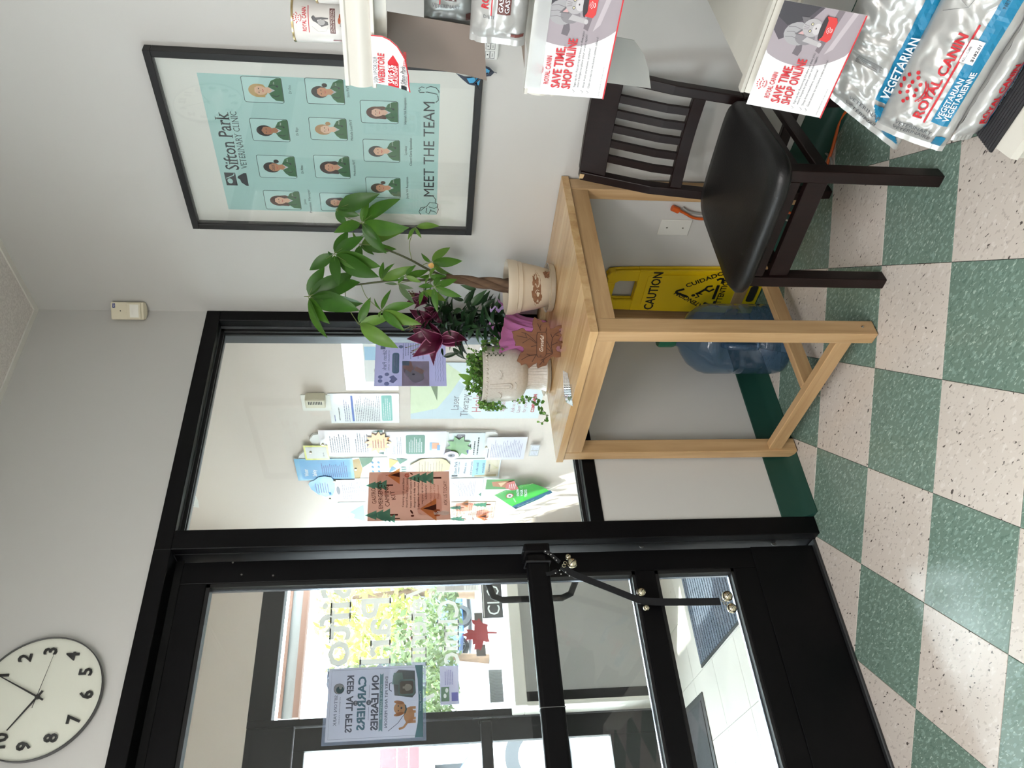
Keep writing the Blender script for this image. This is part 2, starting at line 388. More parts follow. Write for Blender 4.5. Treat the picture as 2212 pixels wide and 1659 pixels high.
# --- inner storefront: window_1
w1 = sroot('window_1')
def part(b, name, p, **k): return b.build(name, p, **k)
XR = -.001; XL = -1.01; MX = -.945
f = M().use(black_m)
f.box((XL,-.006,HZ-.052), (XR,.03,HZ)); f.box((MX,-.006,SILL), (XR,.03,SILL+.046)); f.box((XR-.05,-.006,SILL+.046), (XR,.03,HZ-.052))
f.box((MX-.065,-.008,.0), (MX,.03,HZ-.052))
part(f, 'window_frame', w1, bevel=.002)
f = M().use(grey_m)
f.box((MX-.065,.031,HZ-.052), (XR,.127,HZ)); f.box((MX,.031,SILL), (XR,.127,SILL+.046)); f.box((XR-.05,.031,SILL+.046), (XR,.127,HZ-.052)); f.box((MX-.065,.031,0), (MX,.127,HZ-.052))
part(f, 'window_jamb', w1)
f = M().use(blackd_m)
for y in (GY-.014, GY+.006):
    f.box((MX,y,HZ-.064), (XR-.05,y+.008,HZ-.0521)); f.box((MX,y,SILL+.0461), (XR-.05,y+.008,SILL+.058)); f.box((XR-.062,y,SILL+.046), (XR-.0501,y+.008,HZ-.052)); f.box((MX+.0001,y,SILL+.046), (MX+.012,y+.008,HZ-.052))
part(f, 'gasket', w1)
part(M().use(glass_m).box((MX+.002,GY-.003,SILL+.047), (XR-.052,GY+.003,HZ-.053)), 'pane', w1)
struct(M().use(black_m).box((-1.62,-.02,0), (MX,-.001,.0)).build('trim_1')) if False else None
# --- inner door
d1 = sroot('door_1'); LX0, LX1, LT = -1.955, -1.028, 2.088; y0, y1 = .05, .094
f = M().use(black_m)
f.box((XL-1.05,-.006,HZ-.052), (XL-.0001,.03,HZ)); f.box((XL-1.05,.03,LT+.03), (XL,.127,HZ)); f.box((-2.06,-.006,0), (-2.0,.127,HZ-.052)); f.box((XL-.001,.03,0),(XL+.001,.127,HZ-.052))
part(f, 'door_frame', d1, bevel=.002)
part(M().use(blackd_m).box((-2.0,.075,LT+.004), (XL-.001,.12,LT+.03)), 'door_stop', d1)
st0 = AY(600,1256,.05).x; gt = AY(445,1265,.05).z; ml = AY(1415,1240,.05).z; mh = AY(1372,1240,.05).z; bt = AY(1587,1236,.05).z
f = M().use(black_m); f.box((st0,y0,.012), (LX1,y1,LT)); f.box((LX0,y0,.012), (LX0+.11,y1,LT)); f.box((LX0+.11,y0,gt), (st0,y1,LT)); f.box((LX0+.11,y0,.012), (st0,y1,bt)); f.box((LX0+.11,y0-.002,ml), (st0,y1,mh))
leaf = part(f, 'door_leaf', d1, bevel=.002)
part(M().use(black_m).box((LX0,y0-.004,.012), (LX1,y0-.0005,.235)), 'kick_plate', d1, bevel=.001)
bd = mat('bright_bead', (150,156,172), .25, metal=.8)
for (za,zb) in ((mh,gt),(bt,ml)):
    f = M().use(blackd_m)
    f.box((LX0+.11,y0+.004,zb-.012), (st0,y1-.004,zb+.0)); f.box((LX0+.11,y0+.004,za), (st0,y1-.004,za+.01)); f.box((st0-.012,y0+.004,za), (st0,y1-.004,zb)); f.box((LX0+.11,y0+.004,za),(LX0+.122,y1-.004,zb))
    part(f, 'glazing_bead', d1)
    f = M().use(bd); f.box((LX0+.122,y1-.016,za+.010),(st0-.012,y1-.004,za+.014)); f.box((st0-.0155,y1-.016,za+.01),(st0-.012,y1-.004,zb-.012))
    part(f, 'bead_trim', d1)
    part(M().use(glass_m).box((LX0+.114,.070,za+.002), (st0-.004,.075,zb-.002)), 'pane', d1)
struct(M().use(mat('threshold', (70,72,74), .4, metal=.7)).box((-2.0,.03,0), (XL-.001,.13,.011)).build('trim_2', bevel=.003))
# push bar across the inner door
bz = .985; f = M().use(black_m)
f.box((-1.93,-.035,bz-.036), (-1.065,.0,bz+.036)); part(f, 'push_bar', d1, bevel=.012, seg=3)
f = M().use(black_m); f.box((-1.068,-.04,bz-.042), (-1.035,y0-.001,bz+.042)); f.box((-1.955,-.04,bz-.042), (-1.925,y0-.001,bz+.042)); f.box((-1.66,.0,bz-.02),(-1.62,y0,bz+.02)); part(f, 'bar_bracket', d1, bevel=.006, seg=2)
part(M().use(mat('bar_joint', (150,150,150), .3, metal=1)).box((-1.5405,-.0355,bz-.0365), (-1.5385,.001,bz+.0365)), 'bar_seam', d1)
# outer pull seen through the glass
hx = st0+.0-.035
hp = [(st0+.02,y1,bz+.14),(st0-.0,y1+.03,bz+.145),(st0-.03,y1+.055,bz+.13),(st0-.042,y1+.06,bz+.10),(st0-.042,y1+.06,bz-.10),(st0-.03,y1+.055,bz-.13),(st0-.0,y1+.03,bz-.145),(st0+.02,y1,bz-.14)]
part(M().use(black_m).tube(hp, .011, 12), 'door_handle', d1, smooth=50)
for (a,c) in ((1386,1178),(1671,1173)):
    p = AY(a,c,y0); part(M().use(mat('bolt', (120,120,116), .4, metal=.8)).lathe([(0,-.004),(.008,-.004),(.009,0)], p, 12, Matrix.Rotation(-math.pi/2,4,'X').inverted() @ Matrix()), 'bolt', d1)
for (a,c) in ((522,1241),(590,1243),(503,1215)):
    p = AY(a,c,y0); part(M().use(mat('bolt')).sphere(p, .0035, 8), 'screw', d1)
# --- unseen window added left of the door to let daylight into the room
w3 = sroot('window_added'); f = M().use(black_m)
f.box((-4.7,0,.75),(-2.3,.1,.80)); f.box((-4.7,0,2.11),(-2.3,.1,HZ)); f.box((-4.7,0,.8),(-4.65,.1,2.11)); f.box((-2.35,0,.8),(-2.3,.1,2.11)); f.box((-3.53,0,.8),(-3.47,.1,2.11))
part(f,'window_frame',w3); part(M().use(glass_m).box((-4.65,.055,.8),(-2.35,.06,2.11)),'pane',w3)
# --- outer storefront
w2 = sroot('window_2')
tt = AY(570,1268,DY).z; ot = AY(613,1300,DY).z; ob = AY(1096,1330,DY).z; oxl = AY(800,1545,DY).x; jx = AY(800,1560,DY).x; dgx = AY(900,1606,DY).x
b = M().use(vest_m).box((-2.2,DY,tt), (0,DY+.12,H)); struct(b.build('wall_storefront'))
f = M().use(black_m); f.box((oxl,DY+.0,ot), (0,DY+.1,tt)); f.box((jx,DY,0), (oxl,DY+.1,tt)); f.box((oxl,DY,ob-.05), (0,DY+.1,ob)); f.box((-.05,DY,ob),(0,DY+.1,ot)); part(f, 'window_frame', w2, bevel=.003)
part(M().use(glass_m).box((oxl,DY+.05,ob), (-.05,DY+.056,ot)), 'pane', w2)
d2 = sroot('door_2'); ux = AY(1318,1590,DY).z
pz0 = AY(1322,1590,DY).z; pz1 = AY(1222,1590,DY).z; pz2 = pz1+.07; dt = AY(655,1620,DY).z
f = M().use(black_m)
f.box((-2.15,DY+.01,dt+.06), (jx-.0005,DY+.1,tt)); L0 = -2.03
f.box((dgx,DY+.03,.01), (jx-.004,DY+.075,dt+.055)); f.box((L0,DY+.03,.01), (L0+.1,DY+.075,dt+.055)); f.box((L0+.1,DY+.03,dt), (dgx,DY+.075,dt+.055)); f.box((L0+.1,DY+.03,.01), (dgx,DY+.075,pz0)); f.box((L0+.1,DY+.03,pz1), (dgx,DY+.075,pz2))
part(f, 'door_leaf', d2, bevel=.003)
part(M().use(black_m).box((-2.199,DY+.0,0),(L0-.004,DY+.1,tt)), 'door_frame', d2)
for za,zb in ((pz0,pz1),(pz2,dt)): part(M().use(glass_m).box((L0+.1,DY+.05,za), (dgx,DY+.055,zb)), 'pane', d2); 
q = AY(1052,1600,DY-.05); f = M().use(black_m); f.box((L0+.03,DY-.055,q.z-.03),(jx+.0-.035,DY-.02,q.z+.03)); part(f,'push_bar',d2,bevel=.01,seg=2)
f = M().use(black_m); f.box((jx-.045,DY-.03,q.z-.035),(jx-.012,DY+.03,q.z+.035)); f.box((jx-.03,DY-.045,q.z-.07),(jx-.02,DY-.03,q.z+.07)); part(f,'bar_bracket',d2,bevel=.004)
# knee wall under the outer window, white stool and end trim
kt = AY(1112,1300,1.90).z; kx = AY(1300,1487,1.90).x
b = M().use(mat('grey_knee_paint', (172,172,170), .7)); b.box((kx,1.90,-.02), (-.002,DY-.001,kt-.02)); struct(b.build('wall_knee'))
b = M().use(mat('white_trim_paint', (238,236,228), .45)); b.box((kx-.075,1.87,kt-.02), (-.002,DY-.001,kt+.045)); b.box((kx-.075,1.885,.0), (kx-.0505,DY-.002,kt-.02)); struct(b.build('window_stool', bevel=.006, seg=2))
b = M().use(black_m).box((kx-.05,1.892,.0), (kx-.0005,DY-.003,kt-.02)); struct(b.build('trim_3'))
# --- outside canopies and ground
out = sroot('ground'); 
M().use(mat('pavement', (190,190,188), .85, noise_amt=.5, scale=30)).box((-6,DY+.1,-.12),(6,DY+3.2,-.05)).build('sidewalk', out)
M().use(mat('asphalt', (120,122,126), .9, noise_amt=.6, scale=60)).box((-30,DY+3.2,-.25),(60,70,-.16)).build('asphalt', out)
M().use(mat('added_sun_shade', (205,200,190), .8)).box((-5.2,.12,2.32),(-2.3,3.4,2.4)).build('added_sun_shade', out)  # unseen overhang added to keep direct sun out of the left window
# canopy fascia seen above the window and the door
ca = sroot('trim_4'); cy = DY+.55
z1 = AY(616,1400,cy).z; z2 = AY(658,1400,cy).z
brn = mat('brown_fascia', (92,62,48), .7); fas = mat('weathered_board', (120,122,122), .8, noise_amt=.6, scale=4, stretch=(1,1,14), rgb2=(100,102,102))
d = z1-z2; xa = AY(640,1552,cy).x
for (x0_,x1_,nm) in ((-3.2,xa-.10,'o'),(xa,.8,'i')):
    M().use(brn).box((x0_,cy-.02,z1-d*.16),(x1_,cy+.06,z1)).build('fascia_edge', ca); M().use(brn).box((x0_,cy-.02,z2),(x1_,cy+.06,z2+d*.30)).build('fascia_edge', ca)
    M().use(fas).box((x0_,cy,z2+d*.3),(x1_,cy+.05,z1-d*.16)).build('fascia_board', ca)
for (a,c) in ((615,1280),(592,1478)):
    p = AY(a,c,cy-.02); M().use(white_m).box((p.x-.018,cy-.04,p.z-.02),(p.x+.018,cy-.02,p.z+.02)).build('clip', ca, bevel=.004)
# ================================================================ TABLE
def wood(name, c1, c2, rough, axis, sc=1.0):
    m = bpy.data.materials.new(name); m.use_nodes = True; nt = m.node_tree; b = nt.nodes['Principled BSDF']; L = nt.links.new
    tc = nt.nodes.new('ShaderNodeTexCoord'); mp = nt.nodes.new('ShaderNodeMapping'); L(tc.outputs['Object'], mp.inputs[0])
    s = [38*sc,38*sc,38*sc]; s[axis] = 2.4*sc; mp.inputs['Scale'].default_value = s
    n = nt.nodes.new('ShaderNodeTexNoise'); n.inputs['Scale'].default_value = 1; n.inputs['Detail'].default_value = 6; n.inputs['Distortion'].default_value = .8; L(mp.outputs[0], n.inputs['Vector'])
    r = nt.nodes.new('ShaderNodeMapRange'); r.inputs[1].default_value = .3; r.inputs[2].default_value = .7; L(n.outputs[0], r.inputs[0])
    n2 = nt.nodes.new('ShaderNodeTexNoise'); n2.inputs['Scale'].default_value = 3; L(tc.outputs['Object'], n2.inputs['Vector'])
    mx = nt.nodes.new('ShaderNodeMix'); mx.data_type = 'RGBA'; mx.inputs[6].default_value = lin(c1); mx.inputs[7].default_value = lin(c2); L(r.outputs[0], mx.inputs[0])
    m2 = nt.nodes.new('ShaderNodeMix'); m2.data_type = 'RGBA'; m2.blend_type = 'MULTIPLY'; m2.inputs[7].default_value = (.82,.78,.72,1); L(n2.outputs[0], m2.inputs[0]); L(mx.outputs[2], m2.inputs[6])
    L(m2.outputs[2], b.inputs['Base Color']); b.inputs['Roughness'].default_value = rough; MATS[name] = m; return m
birch = [wood('birch_x', (212,178,134), (184,148,104), .42, 0), wood('birch_y', (210,176,132), (182,146,102), .42, 1), wood('birch_z', (210,176,134), (186,152,108), .42, 2)]
top_ms = [wood('birch_top_a', (224,190,142), (202,162,112), .22, 1), wood('birch_top_b', (216,182,134), (192,152,104), .22, 1), wood('birch_top_c', (230,198,150), (208,170,120), .22, 1)]
TX0, TX1, TY0, TY1, TZ = -.712, -.006, -.690, -.006, .880
tb = thing('wooden_table', 'square birch wood table with stretcher frame standing in the corner under the plants', 'table', ((TX0+TX1)/2,(TY0+TY1)/2,0))
b = M()
n = 11
for i in range(n):
    xa = TX0+(TX1-TX0)*i/n; xb = TX0+(TX1-TX0)*(i+1)/n
    b.use(top_ms[(i*7)%3]).box((xa,TY0,TZ-.024),(xb,TY1,TZ))
o = b.build('tabletop', tb, recalc=False); bm_ = o.modifiers.new('edge','BEVEL'); bm_.width = .0004; bm_.limit_method = 'ANGLE'
def leg(xa, ya): 
    M().use(birch[2]).box((xa,ya,.004),(xa+.055,ya+.042,TZ-.0242)).build('leg', tb, bevel=.003, seg=2)
    M().use(blackd_m).box((xa+.006,ya+.006,.0),(xa+.049,ya+.036,.0039)).build('felt_pad', tb)
lx = (-.707,-.064); ly = (-.684,-.056)
for a in lx:
    for c in ly: leg(a, c)
za, zb = TZ-.084, TZ-.0243
M().use(birch[0]).box((-.6518,-.682,za),(-.0642,-.662,zb)).build('apron', tb, bevel=.001)
M().use(birch[0]).box((-.6518,-.036,za),(-.0642,-.016,zb)).build('apron', tb, bevel=.001)
M().use(birch[1]).box((-.705,-.6418,za),(-.685,-.0562,zb)).build('apron', tb, bevel=.001)
M().use(birch[1]).box((-.031,-.6418,za),(-.011,-.0562,zb)).build('apron', tb, bevel=.001)
M().use(birch[1]).box((-.699,-.6418,.062),(-.671,-.0562,.112)).build('stretcher', tb, bevel=.002)
M().use(birch[1]).box((-.045,-.6418,.062),(-.017,-.0562,.112)).build('stretcher', tb, bevel=.002)
M().use(birch[0]).box((-.6708,-.402,.062),(-.0452,-.374,.112)).build('stretcher', tb, bevel=.002)
sm = mat('screw_metal', (150,148,140), .35, metal=.9)
for (a,c,pl,v) in ((1863,706,1,-.684),(1770,855,0,-.699)):
    p = AY(a,c,v) if pl == 1 else AX(a,c,v)
    M().use(sm).sphere(p, .004, 8).build('screw', tb)
# ================================================================ CHAIR
esp = mat('espresso_wood', (30,17,16), .36, noise_amt=.5, scale=30, rgb2=(20,12,12), stretch=(3,3,.4), spec=.25)
leather = mat('black_leatherette', (9,9,11), .4, bump=.25, scale=300)
ch = thing('dining_chair', 'dark brown wooden slat back chair with black padded seat beside the table', 'chair', (-.40,-.96,0))
O = V((-.61,-.774,0)); lt = V((.088,-.996,0)); dp = V((.996,.088,0)); up = V((0,0,1))
def cp(l, d, z): return O + lt*l + dp*d + up*z
CW = .385
def prof(pts, name, wl, wd, m=esp, bev=.003):
    """post through centre points (l,d,z) with widths"""
    b = M().use(m); vs = []
    for (l,d,z) in pts:
        for (i,j) in ((-1,-1),(1,-1),(1,1),(-1,1)): vs.append(cp(l+i*wl/2, d+j*wd/2, z))
    k = len(pts); fs = [(3,2,1,0), tuple(range(4*k-4,4*k))]
    for q in range(k-1):
        for i in range(4): fs.append((q*4+i, q*4+(i+1)%4, q*4+4+(i+1)%4, q*4+4+i))
    b.add(vs, fs); return b.build(name, ch, bevel=bev, seg=2)
for s_ in (0,1):
    l = .02 if s_ == 0 else CW-.02
    prof([(l,.019,.0),(l,.02,.425)], 'leg', .034, .040)
    l2 = .030 if s_ == 0 else CW-.030
    prof([(l2,.468,.0),(l2,.445,.2),(l2,.432,.42)], 'leg', .030, .040)
    prof([(l2,.432,.4202),(l2+(-.006 if s_==0 else .006),.470,.62),(l2+(-.010 if s_==0 else .010),.548,.835)], 'back_post', .030, .034)
def cbar(a, c, wz, wd, name): 
    b = M().use(esp).bar(cp(*a), cp(*c), wd, wz); return b.build(name, ch, bevel=.002)
cbar((.0372,.02,.333),(CW-.0372,.02,.333),.056,.022,'front_rail')
cbar((.02,.0405,.318),(.030,.418,.318),.034,.018,'side_stretcher'); cbar((CW-.02,.0405,.318),(CW-.030,.418,.318),.034,.018,'side_stretcher')
cbar((.0372,.012,.403),(CW-.0372,.012,.403),.042,.018,'seat_rail'); cbar((.020,.0405,.403),(.030,.411,.403),.042,.018,'seat_rail'); cbar((CW-.020,.0405,.403),(CW-.030,.411,.403),.042,.018,'seat_rail'); cbar((.046,.432,.403),(CW-.046,.432,.403),.042,.018,'seat_rail')
cbar((.0455,.443,.24),(CW-.0455,.443,.24),.034,.018,'side_stretcher')
# curved top rail, lower rail, slats
def backd(z): return .470+(.548-.470)*(z-.62)/.215 if z > .62 else .432+(.470-.432)*(z-.42)/.2
def rail(z0, z1, la, lb, th, name, bow=.012):
    b = M().use(esp); N = 10; vs = []
    for i in range(N+1):
        l = la+(lb-la)*i/N; bw = bow*math.sin(math.pi*i/N)
        for (z,o_) in ((z0,-th/2),(z1,-th/2),(z1,th/2),(z0,th/2)): vs.append(cp(l, backd(z)+bw+o_, z))
    fs = [(0,1,2,3),(4*N+3,4*N+2,4*N+1,4*N)]+[(i*4+j,(i+1)*4+j,(i+1)*4+(j+1)%4,i*4+(j+1)%4) for i in range(N) for j in range(4)]
    return b.add(vs, fs).build(name, ch, smooth=40, bevel=.0015)
tr = rail(.758, .838, .0362, CW-.0362, .024, 'top_rail'); lr = rail(.520, .556, .0405, CW-.0405, .020, 'lower_rail')
for i in range(5):
    l = .0405+(CW-.081)*(i+1)/6; bw = .012*math.sin(math.pi*(l-.036)/(CW-.072))
    vs = []
    for z in (.5562,.62,.69,.7578):
        for (a,o_) in ((-.0125,-.006),(.0125,-.006),(.0125,.006),(-.0125,.006)): vs.append(cp(l+a, backd(z)+bw+o_, z))
    fs = [(3,2,1,0),(12,13,14,15)]+[(q*4+j,q*4+(j+1)%4,q*4+4+(j+1)%4,q*4+4+j) for q in range(3) for j in range(4)]
    M().use(esp).add(vs, fs).build('slat', ch, bevel=.001)
tag(M().use(mat('raw_wood', (214,184,140), .7)).prism([cp(.0125,.530,.8375), cp(.0125,.532,.756), cp(.024,.529,.775), cp(.030,.529,.8375)], dp*-.0025).build('chipped_edge', ch), 'pale bare wood chip on the post')
# seat cushion: rounded trapezoid pillow
def seat(u, v_):
    a = 2*math.pi*u
    cx, cy_ = math.cos(a), math.sin(a); e = .32
    X = math.copysign(abs(cx)**e, cx); Y = math.copysign(abs(cy_)**e, cy_)   # superellipse
    lv = [(0,.0),(.97,.0),(1.0,.010),(1.0,.026),(.955,.040),(.8,.047),(.4,.050),(0,.051)][round(v_*7)]
    d = .200 + Y*.228*lv[0]; wl = (.222-.030*(d/.42))*lv[0]
    return cp(CW/2 + X*wl, d-.012, .426+lv[1]-(.006*(1-lv[0]) if lv[1]>.03 else 0))
M().use(leather).grid(seat, 48, 7).build('seat', ch, smooth=60, weld=True)
# ================================================================ WATER BOTTLE
jc = V((-.289,-.188,.001)); jb = mat('blue_polycarbonate', (90,140,190), .08)
jm = clear('blue_clear_plastic', (198,216,230), .08, 1.5, .18, (96,128,160))
jug = thing('water_jug', 'large clear blue water bottle with green cap standing under the table', 'bottle', jc)
pr = [(0,.004),(.09,.004),(.118,.0),(.128,.010),(.132,.03),(.132,.085),(.127,.092),(.127,.100),(.132,.107),(.132,.175),(.127,.182),(.127,.190),(.132,.197),(.132,.265),(.131,.29),(.122,.318),(.098,.352),(.062,.378),(.036,.390),(.029,.398),(.028,.430)]
def dent(t, z):
    d = (t-math.radians(215)+math.pi)%(2*math.pi)-math.pi
    return 1-.34*max(0,1-(d/.62)**2)**.5*max(0,1-((z-.19)/.085)**2)**.5 if abs(d) < .62 and abs(z-.19) < .085 else 1
pf = []
for (r1,z1),(r2,z2) in zip(pr, pr[1:]):
    k = 4 if z2-z1 > .03 else 1
    pf += [(r1+(r2-r1)*i/k, z1+(z2-z1)*i/k) for i in range(k)]
pf.append(pr[-1])
M().use(jm).lathe(pf, jc, 72, wob=dent).build('body', jug, smooth=60)
hd = V((math.cos(math.radians(215)), math.sin(math.radians(215)), 0))
M().use(jm).tube([jc+hd*.090+V((0,0,.125)), jc+hd*.122+V((0,0,.14)), jc+hd*.127+V((0,0,.19)), jc+hd*.122+V((0,0,.24)), jc+hd*.090+V((0,0,.255))], .013, 10).build('handle', jug, smooth=60)
M().use(mat('green_cap', (20,92,66), .4)).lathe([(0,.474),(.029,.474),(.033,.468),(.033,.420),(.030,.410),(.024,.410)], jc, 28).build('cap', jug, smooth=40)
# ================================================================ CAUTION SIGN
yel = mat('safety_yellow', (232,196,8), .42); sg = thing('caution_sign', 'folded yellow wet floor caution sign leaning in the corner behind the water bottle', 'sign', (-.08,-.2,0))
R0 = V((-.034,-.297,.002)); u_ = V((-.04,.999,0)).normalized(); nn = V((-.999,-.04,0)); tilt = V((0,0,1))
SH = Sheet(R0+u_*.2295, -u_, tilt, N=nn); SH.U = -u_*.85
SH.eps = .0002
def sp(x, z, h=0): return SH.O + SH.U*x + SH.V*z + nn*h
outl = [(0,0),(.27,0),(.262,.30),(.252,.585),(.246,.628),(.222,.640),(.205,.632),(.062,.632),(.048,.640),(.030,.628),(.018,.585),(.006,.30)]
def sgpanel(h, nm):
    hole = [(.075,.515),(.195,.515),(.195,.585),(.182,.600),(.165,.596),(.155,.603),(.088,.603),(.075,.590)]
    b = M().use(yel)
    b.prism([sp(x,z,h) for x,z in [(0,0),(.27,0),(.256,.515),(.014,.515)]], nn*-.012)
    b.prism([sp(x,z,h) for x,z in [(.014,.515),(.075,.515),(.075,.590),(.088,.603),(.088,.632),(.062,.632),(.048,.640),(.030,.628),(.018,.585)]], nn*-.012)
    b.prism([sp(x,z,h) for x,z in [(.195,.515),(.256,.515),(.252,.585),(.246,.628),(.222,.640),(.205,.632),(.182,.632),(.182,.600),(.195,.585)]], nn*-.012)
    b.prism([sp(x,z,h) for x,z in [(.088,.603),(.182,.600),(.182,.632),(.088,.632)]], nn*-.012)
    return b.build(nm, sg, bevel=.002)
sgpanel(0,'front_panel'); sgpanel(-.018,'back_panel')
M().use(yel).prism([sp(x,z,.0005) for x,z in [(.032,.06),(.245,.06),(.236,.46),(.225,.478),(.055,.478),(.042,.46)]], nn*.003).build('raised_face', sg, bevel=.002)
M().use(yel).tube([sp(.034,.618,-.022), sp(.034,.618,.004)], .014, 16).build('hinge', sg, smooth=40); M().use(yel).tube([sp(.236,.618,-.022), sp(.236,.618,.004)], .014, 16).build('hinge', sg, smooth=40)
blk = ink((16,16,16)); SH.k = 20
SH.text(blk, 'CAUTION', .140, .425, .052, 'c', bold=.02)
_V = SH.V; SH.O = SH.O + V((0,0,.050))
for pts in ([(.108,.245),(.128,.285)],[(.128,.285),(.133,.296),(.139,.298),(.145,.296),(.150,.285)],[(.150,.285),(.158,.270)],[(.062,.150),(.056,.137),(.060,.128),(.072,.126),(.085,.126)],[(.062,.150),(.072,.170)],[(.195,.126),(.214,.126),(.224,.130),(.224,.140),(.216,.152)]):
    SH.line(blk, pts, .012)
SH.text(blk, 'CUIDADO', .168, .262, .034, 'l', bold=.02, rot=math.radians(-58)); SH.text(blk, 'ATENCION', .056, .165, .031, 'l', bold=.02, rot=math.radians(56)); SH.text(blk, 'ATTENTION', .140, .100, .034, 'c', bold=.02)
SH.ell(blk, .120,.225,.008); SH.line(blk, [(.128,.216),(.142,.200),(.158,.186)], .012); SH.line(blk, [(.158,.186),(.176,.180),(.180,.160)], .010); SH.line(blk, [(.158,.186),(.146,.166),(.162,.150)], .010)
SH.line(blk, [(.130,.212),(.112,.200),(.106,.214)], .006); SH.line(blk, [(.134,.208),(.128,.190)], .006); SH.line(blk, [(.098,.138),(.186,.138)], .012)
SH.O = SH.O - V((0,0,.050))
SH.rr(mat('sign_label', (40,38,34), .4), .085,.020,.185,.052,.012); SH.done(sg, 'symbol', 'lettering')
# ================================================================ WALL PLATE AND CORDS
pl = thing('wall_plate', 'blank grey wall plate with two screws on the wall beneath the table', 'wall plate', AX(1457,490))
p0 = AX(1457,490); M().use(mat('plate_grey', (222,222,216), .5)).box((-.006,p0.y-.036,p0.z-.058),(-.0005,p0.y+.036,p0.z+.058)).build('plate', pl, bevel=.002)
for dz in (-.030,.030): M().use(sm).sphere((-.0065,p0.y,p0.z+dz), .0035, 8, (.5,1,1)).build('screw', pl)
orange = mat('orange_cord', (206,92,30), .45); gcord = mat('grey_cord', (150,150,146), .5)
def smoothpts(pts, n=8):
    P_ = [V(p) for p in pts]; out = []
    for i in range(len(P_)-1):
        a = P_[max(i-1,0)]; b_ = P_[i]; c_ = P_[i+1]; d_ = P_[min(i+2,len(P_)-1)]
        for k in range(n):
            t = k/n; out.append(.5*((2*b_)+(c_-a)*t+(2*a-5*b_+4*c_-d_)*t*t+(3*b_-a-3*c_+d_)*t**3))
    out.append(P_[-1]); return out
pts = [AX(1462,452,-.012), AX(1478,460,-.014), AX(1500,471,-.012), AX(1530,472,-.012), AX(1570,462,-.012), AX(1610,430,-.012)]
oc = thing('extension_cable', 'orange extension cord hanging against the wall and trailing on the floor behind the chair', 'cord', pts[0])
run = pts[:-1] + [V((-.014,-.602,.16)), V((-.088,-.625,.03)), V((-.092,-.72,.006)), AZ(1795,330,.006), AZ(1832,235,.006)+V((0,0,0)), V((-.20,-1.25,.006)), V((-.22,-1.45,.006))]
M().use(orange).tube(smoothpts(run), .0052, 8).build('cord', oc, smooth=60)
M().use(orange).tube([AX(1452,449,-.016), AX(1466,455,-.018)], .011, 10).build('plug', oc, smooth=40)
gc = thing('grey_cable', 'grey cable hanging beside the orange cord on the wall', 'cord', AX(1475,445,-.01))
M().use(gcord).tube(smoothpts([AX(1475,448,-.01), AX(1485,456,-.014), AX(1505,461,-.012), AX(1535,462,-.012), V((-.014,-.585,.18)), V((-.100,-.60,.03)), V((-.104,-.72,.005)), V((-.085,-.84,.005)), AZ(1770,285,.005), V((-.16,-1.3,.005)), V((-.17,-1.45,.005))]), .0042, 8).build('cord', gc, smooth=60)
# ================================================================ TEAM POSTER
fm = mat('black_picture_frame', (24,25,27), .45)
YA, YB, ZA, ZB = -1.0817, -.4388, 1.171, 2.123
pf_ = thing('framed_poster', 'large black framed team poster with portraits of staff on pale teal, on the right wall', 'poster', (-.0,(YA+YB)/2,ZA))
fw = .021
b = M().use(fm); b.box((-.030,YA,ZB-fw),(-.0005,YB,ZB)); b.box((-.030,YA,ZA),(-.0005,YB,ZA+fw)); b.box((-.030,YA,ZA+fw),(-.0005,YA+fw,ZB-fw)); b.box((-.030,YB-fw,ZA+fw),(-.0005,YB,ZB-fw)); b.build('frame', pf_, bevel=.0012)
M().use(mat('poster_white', (234,230,224), .6)).box((-.006,YA+fw,ZA+fw),(-.001,YB-fw,ZB-fw)).build('mat_board', pf_)
M().use(clear('poster_glazing', (252,254,254), .0, 1.1, .02)).box((-.0235,YA+fw,ZA+fw),(-.0215,YB-fw,ZB-fw)).build('glazing', pf_)
S = Sheet(V((-.006,YB,ZA)), (0,-1,0), (0,0,1), N=(-1,0,0))
teal = ink((176,212,208)); dk = ink((26,34,40)); 
x0,yt = S.px(494,452); x1,_t = S.px(425,157); yb_ = S.px(951,180)[1]
S.poly(teal, [(x0,yb_),(x1,yb_),(x1,yt),(x0,yt)])
S.fit(dk, 'Sifton Park', (517,367), (492,242), h=.041, serif=True, bold=.008)
S.fit(dk, 'VETERINARY CLINIC', (535,365), (510,241), h=.019, serif=True, bold=-.004)
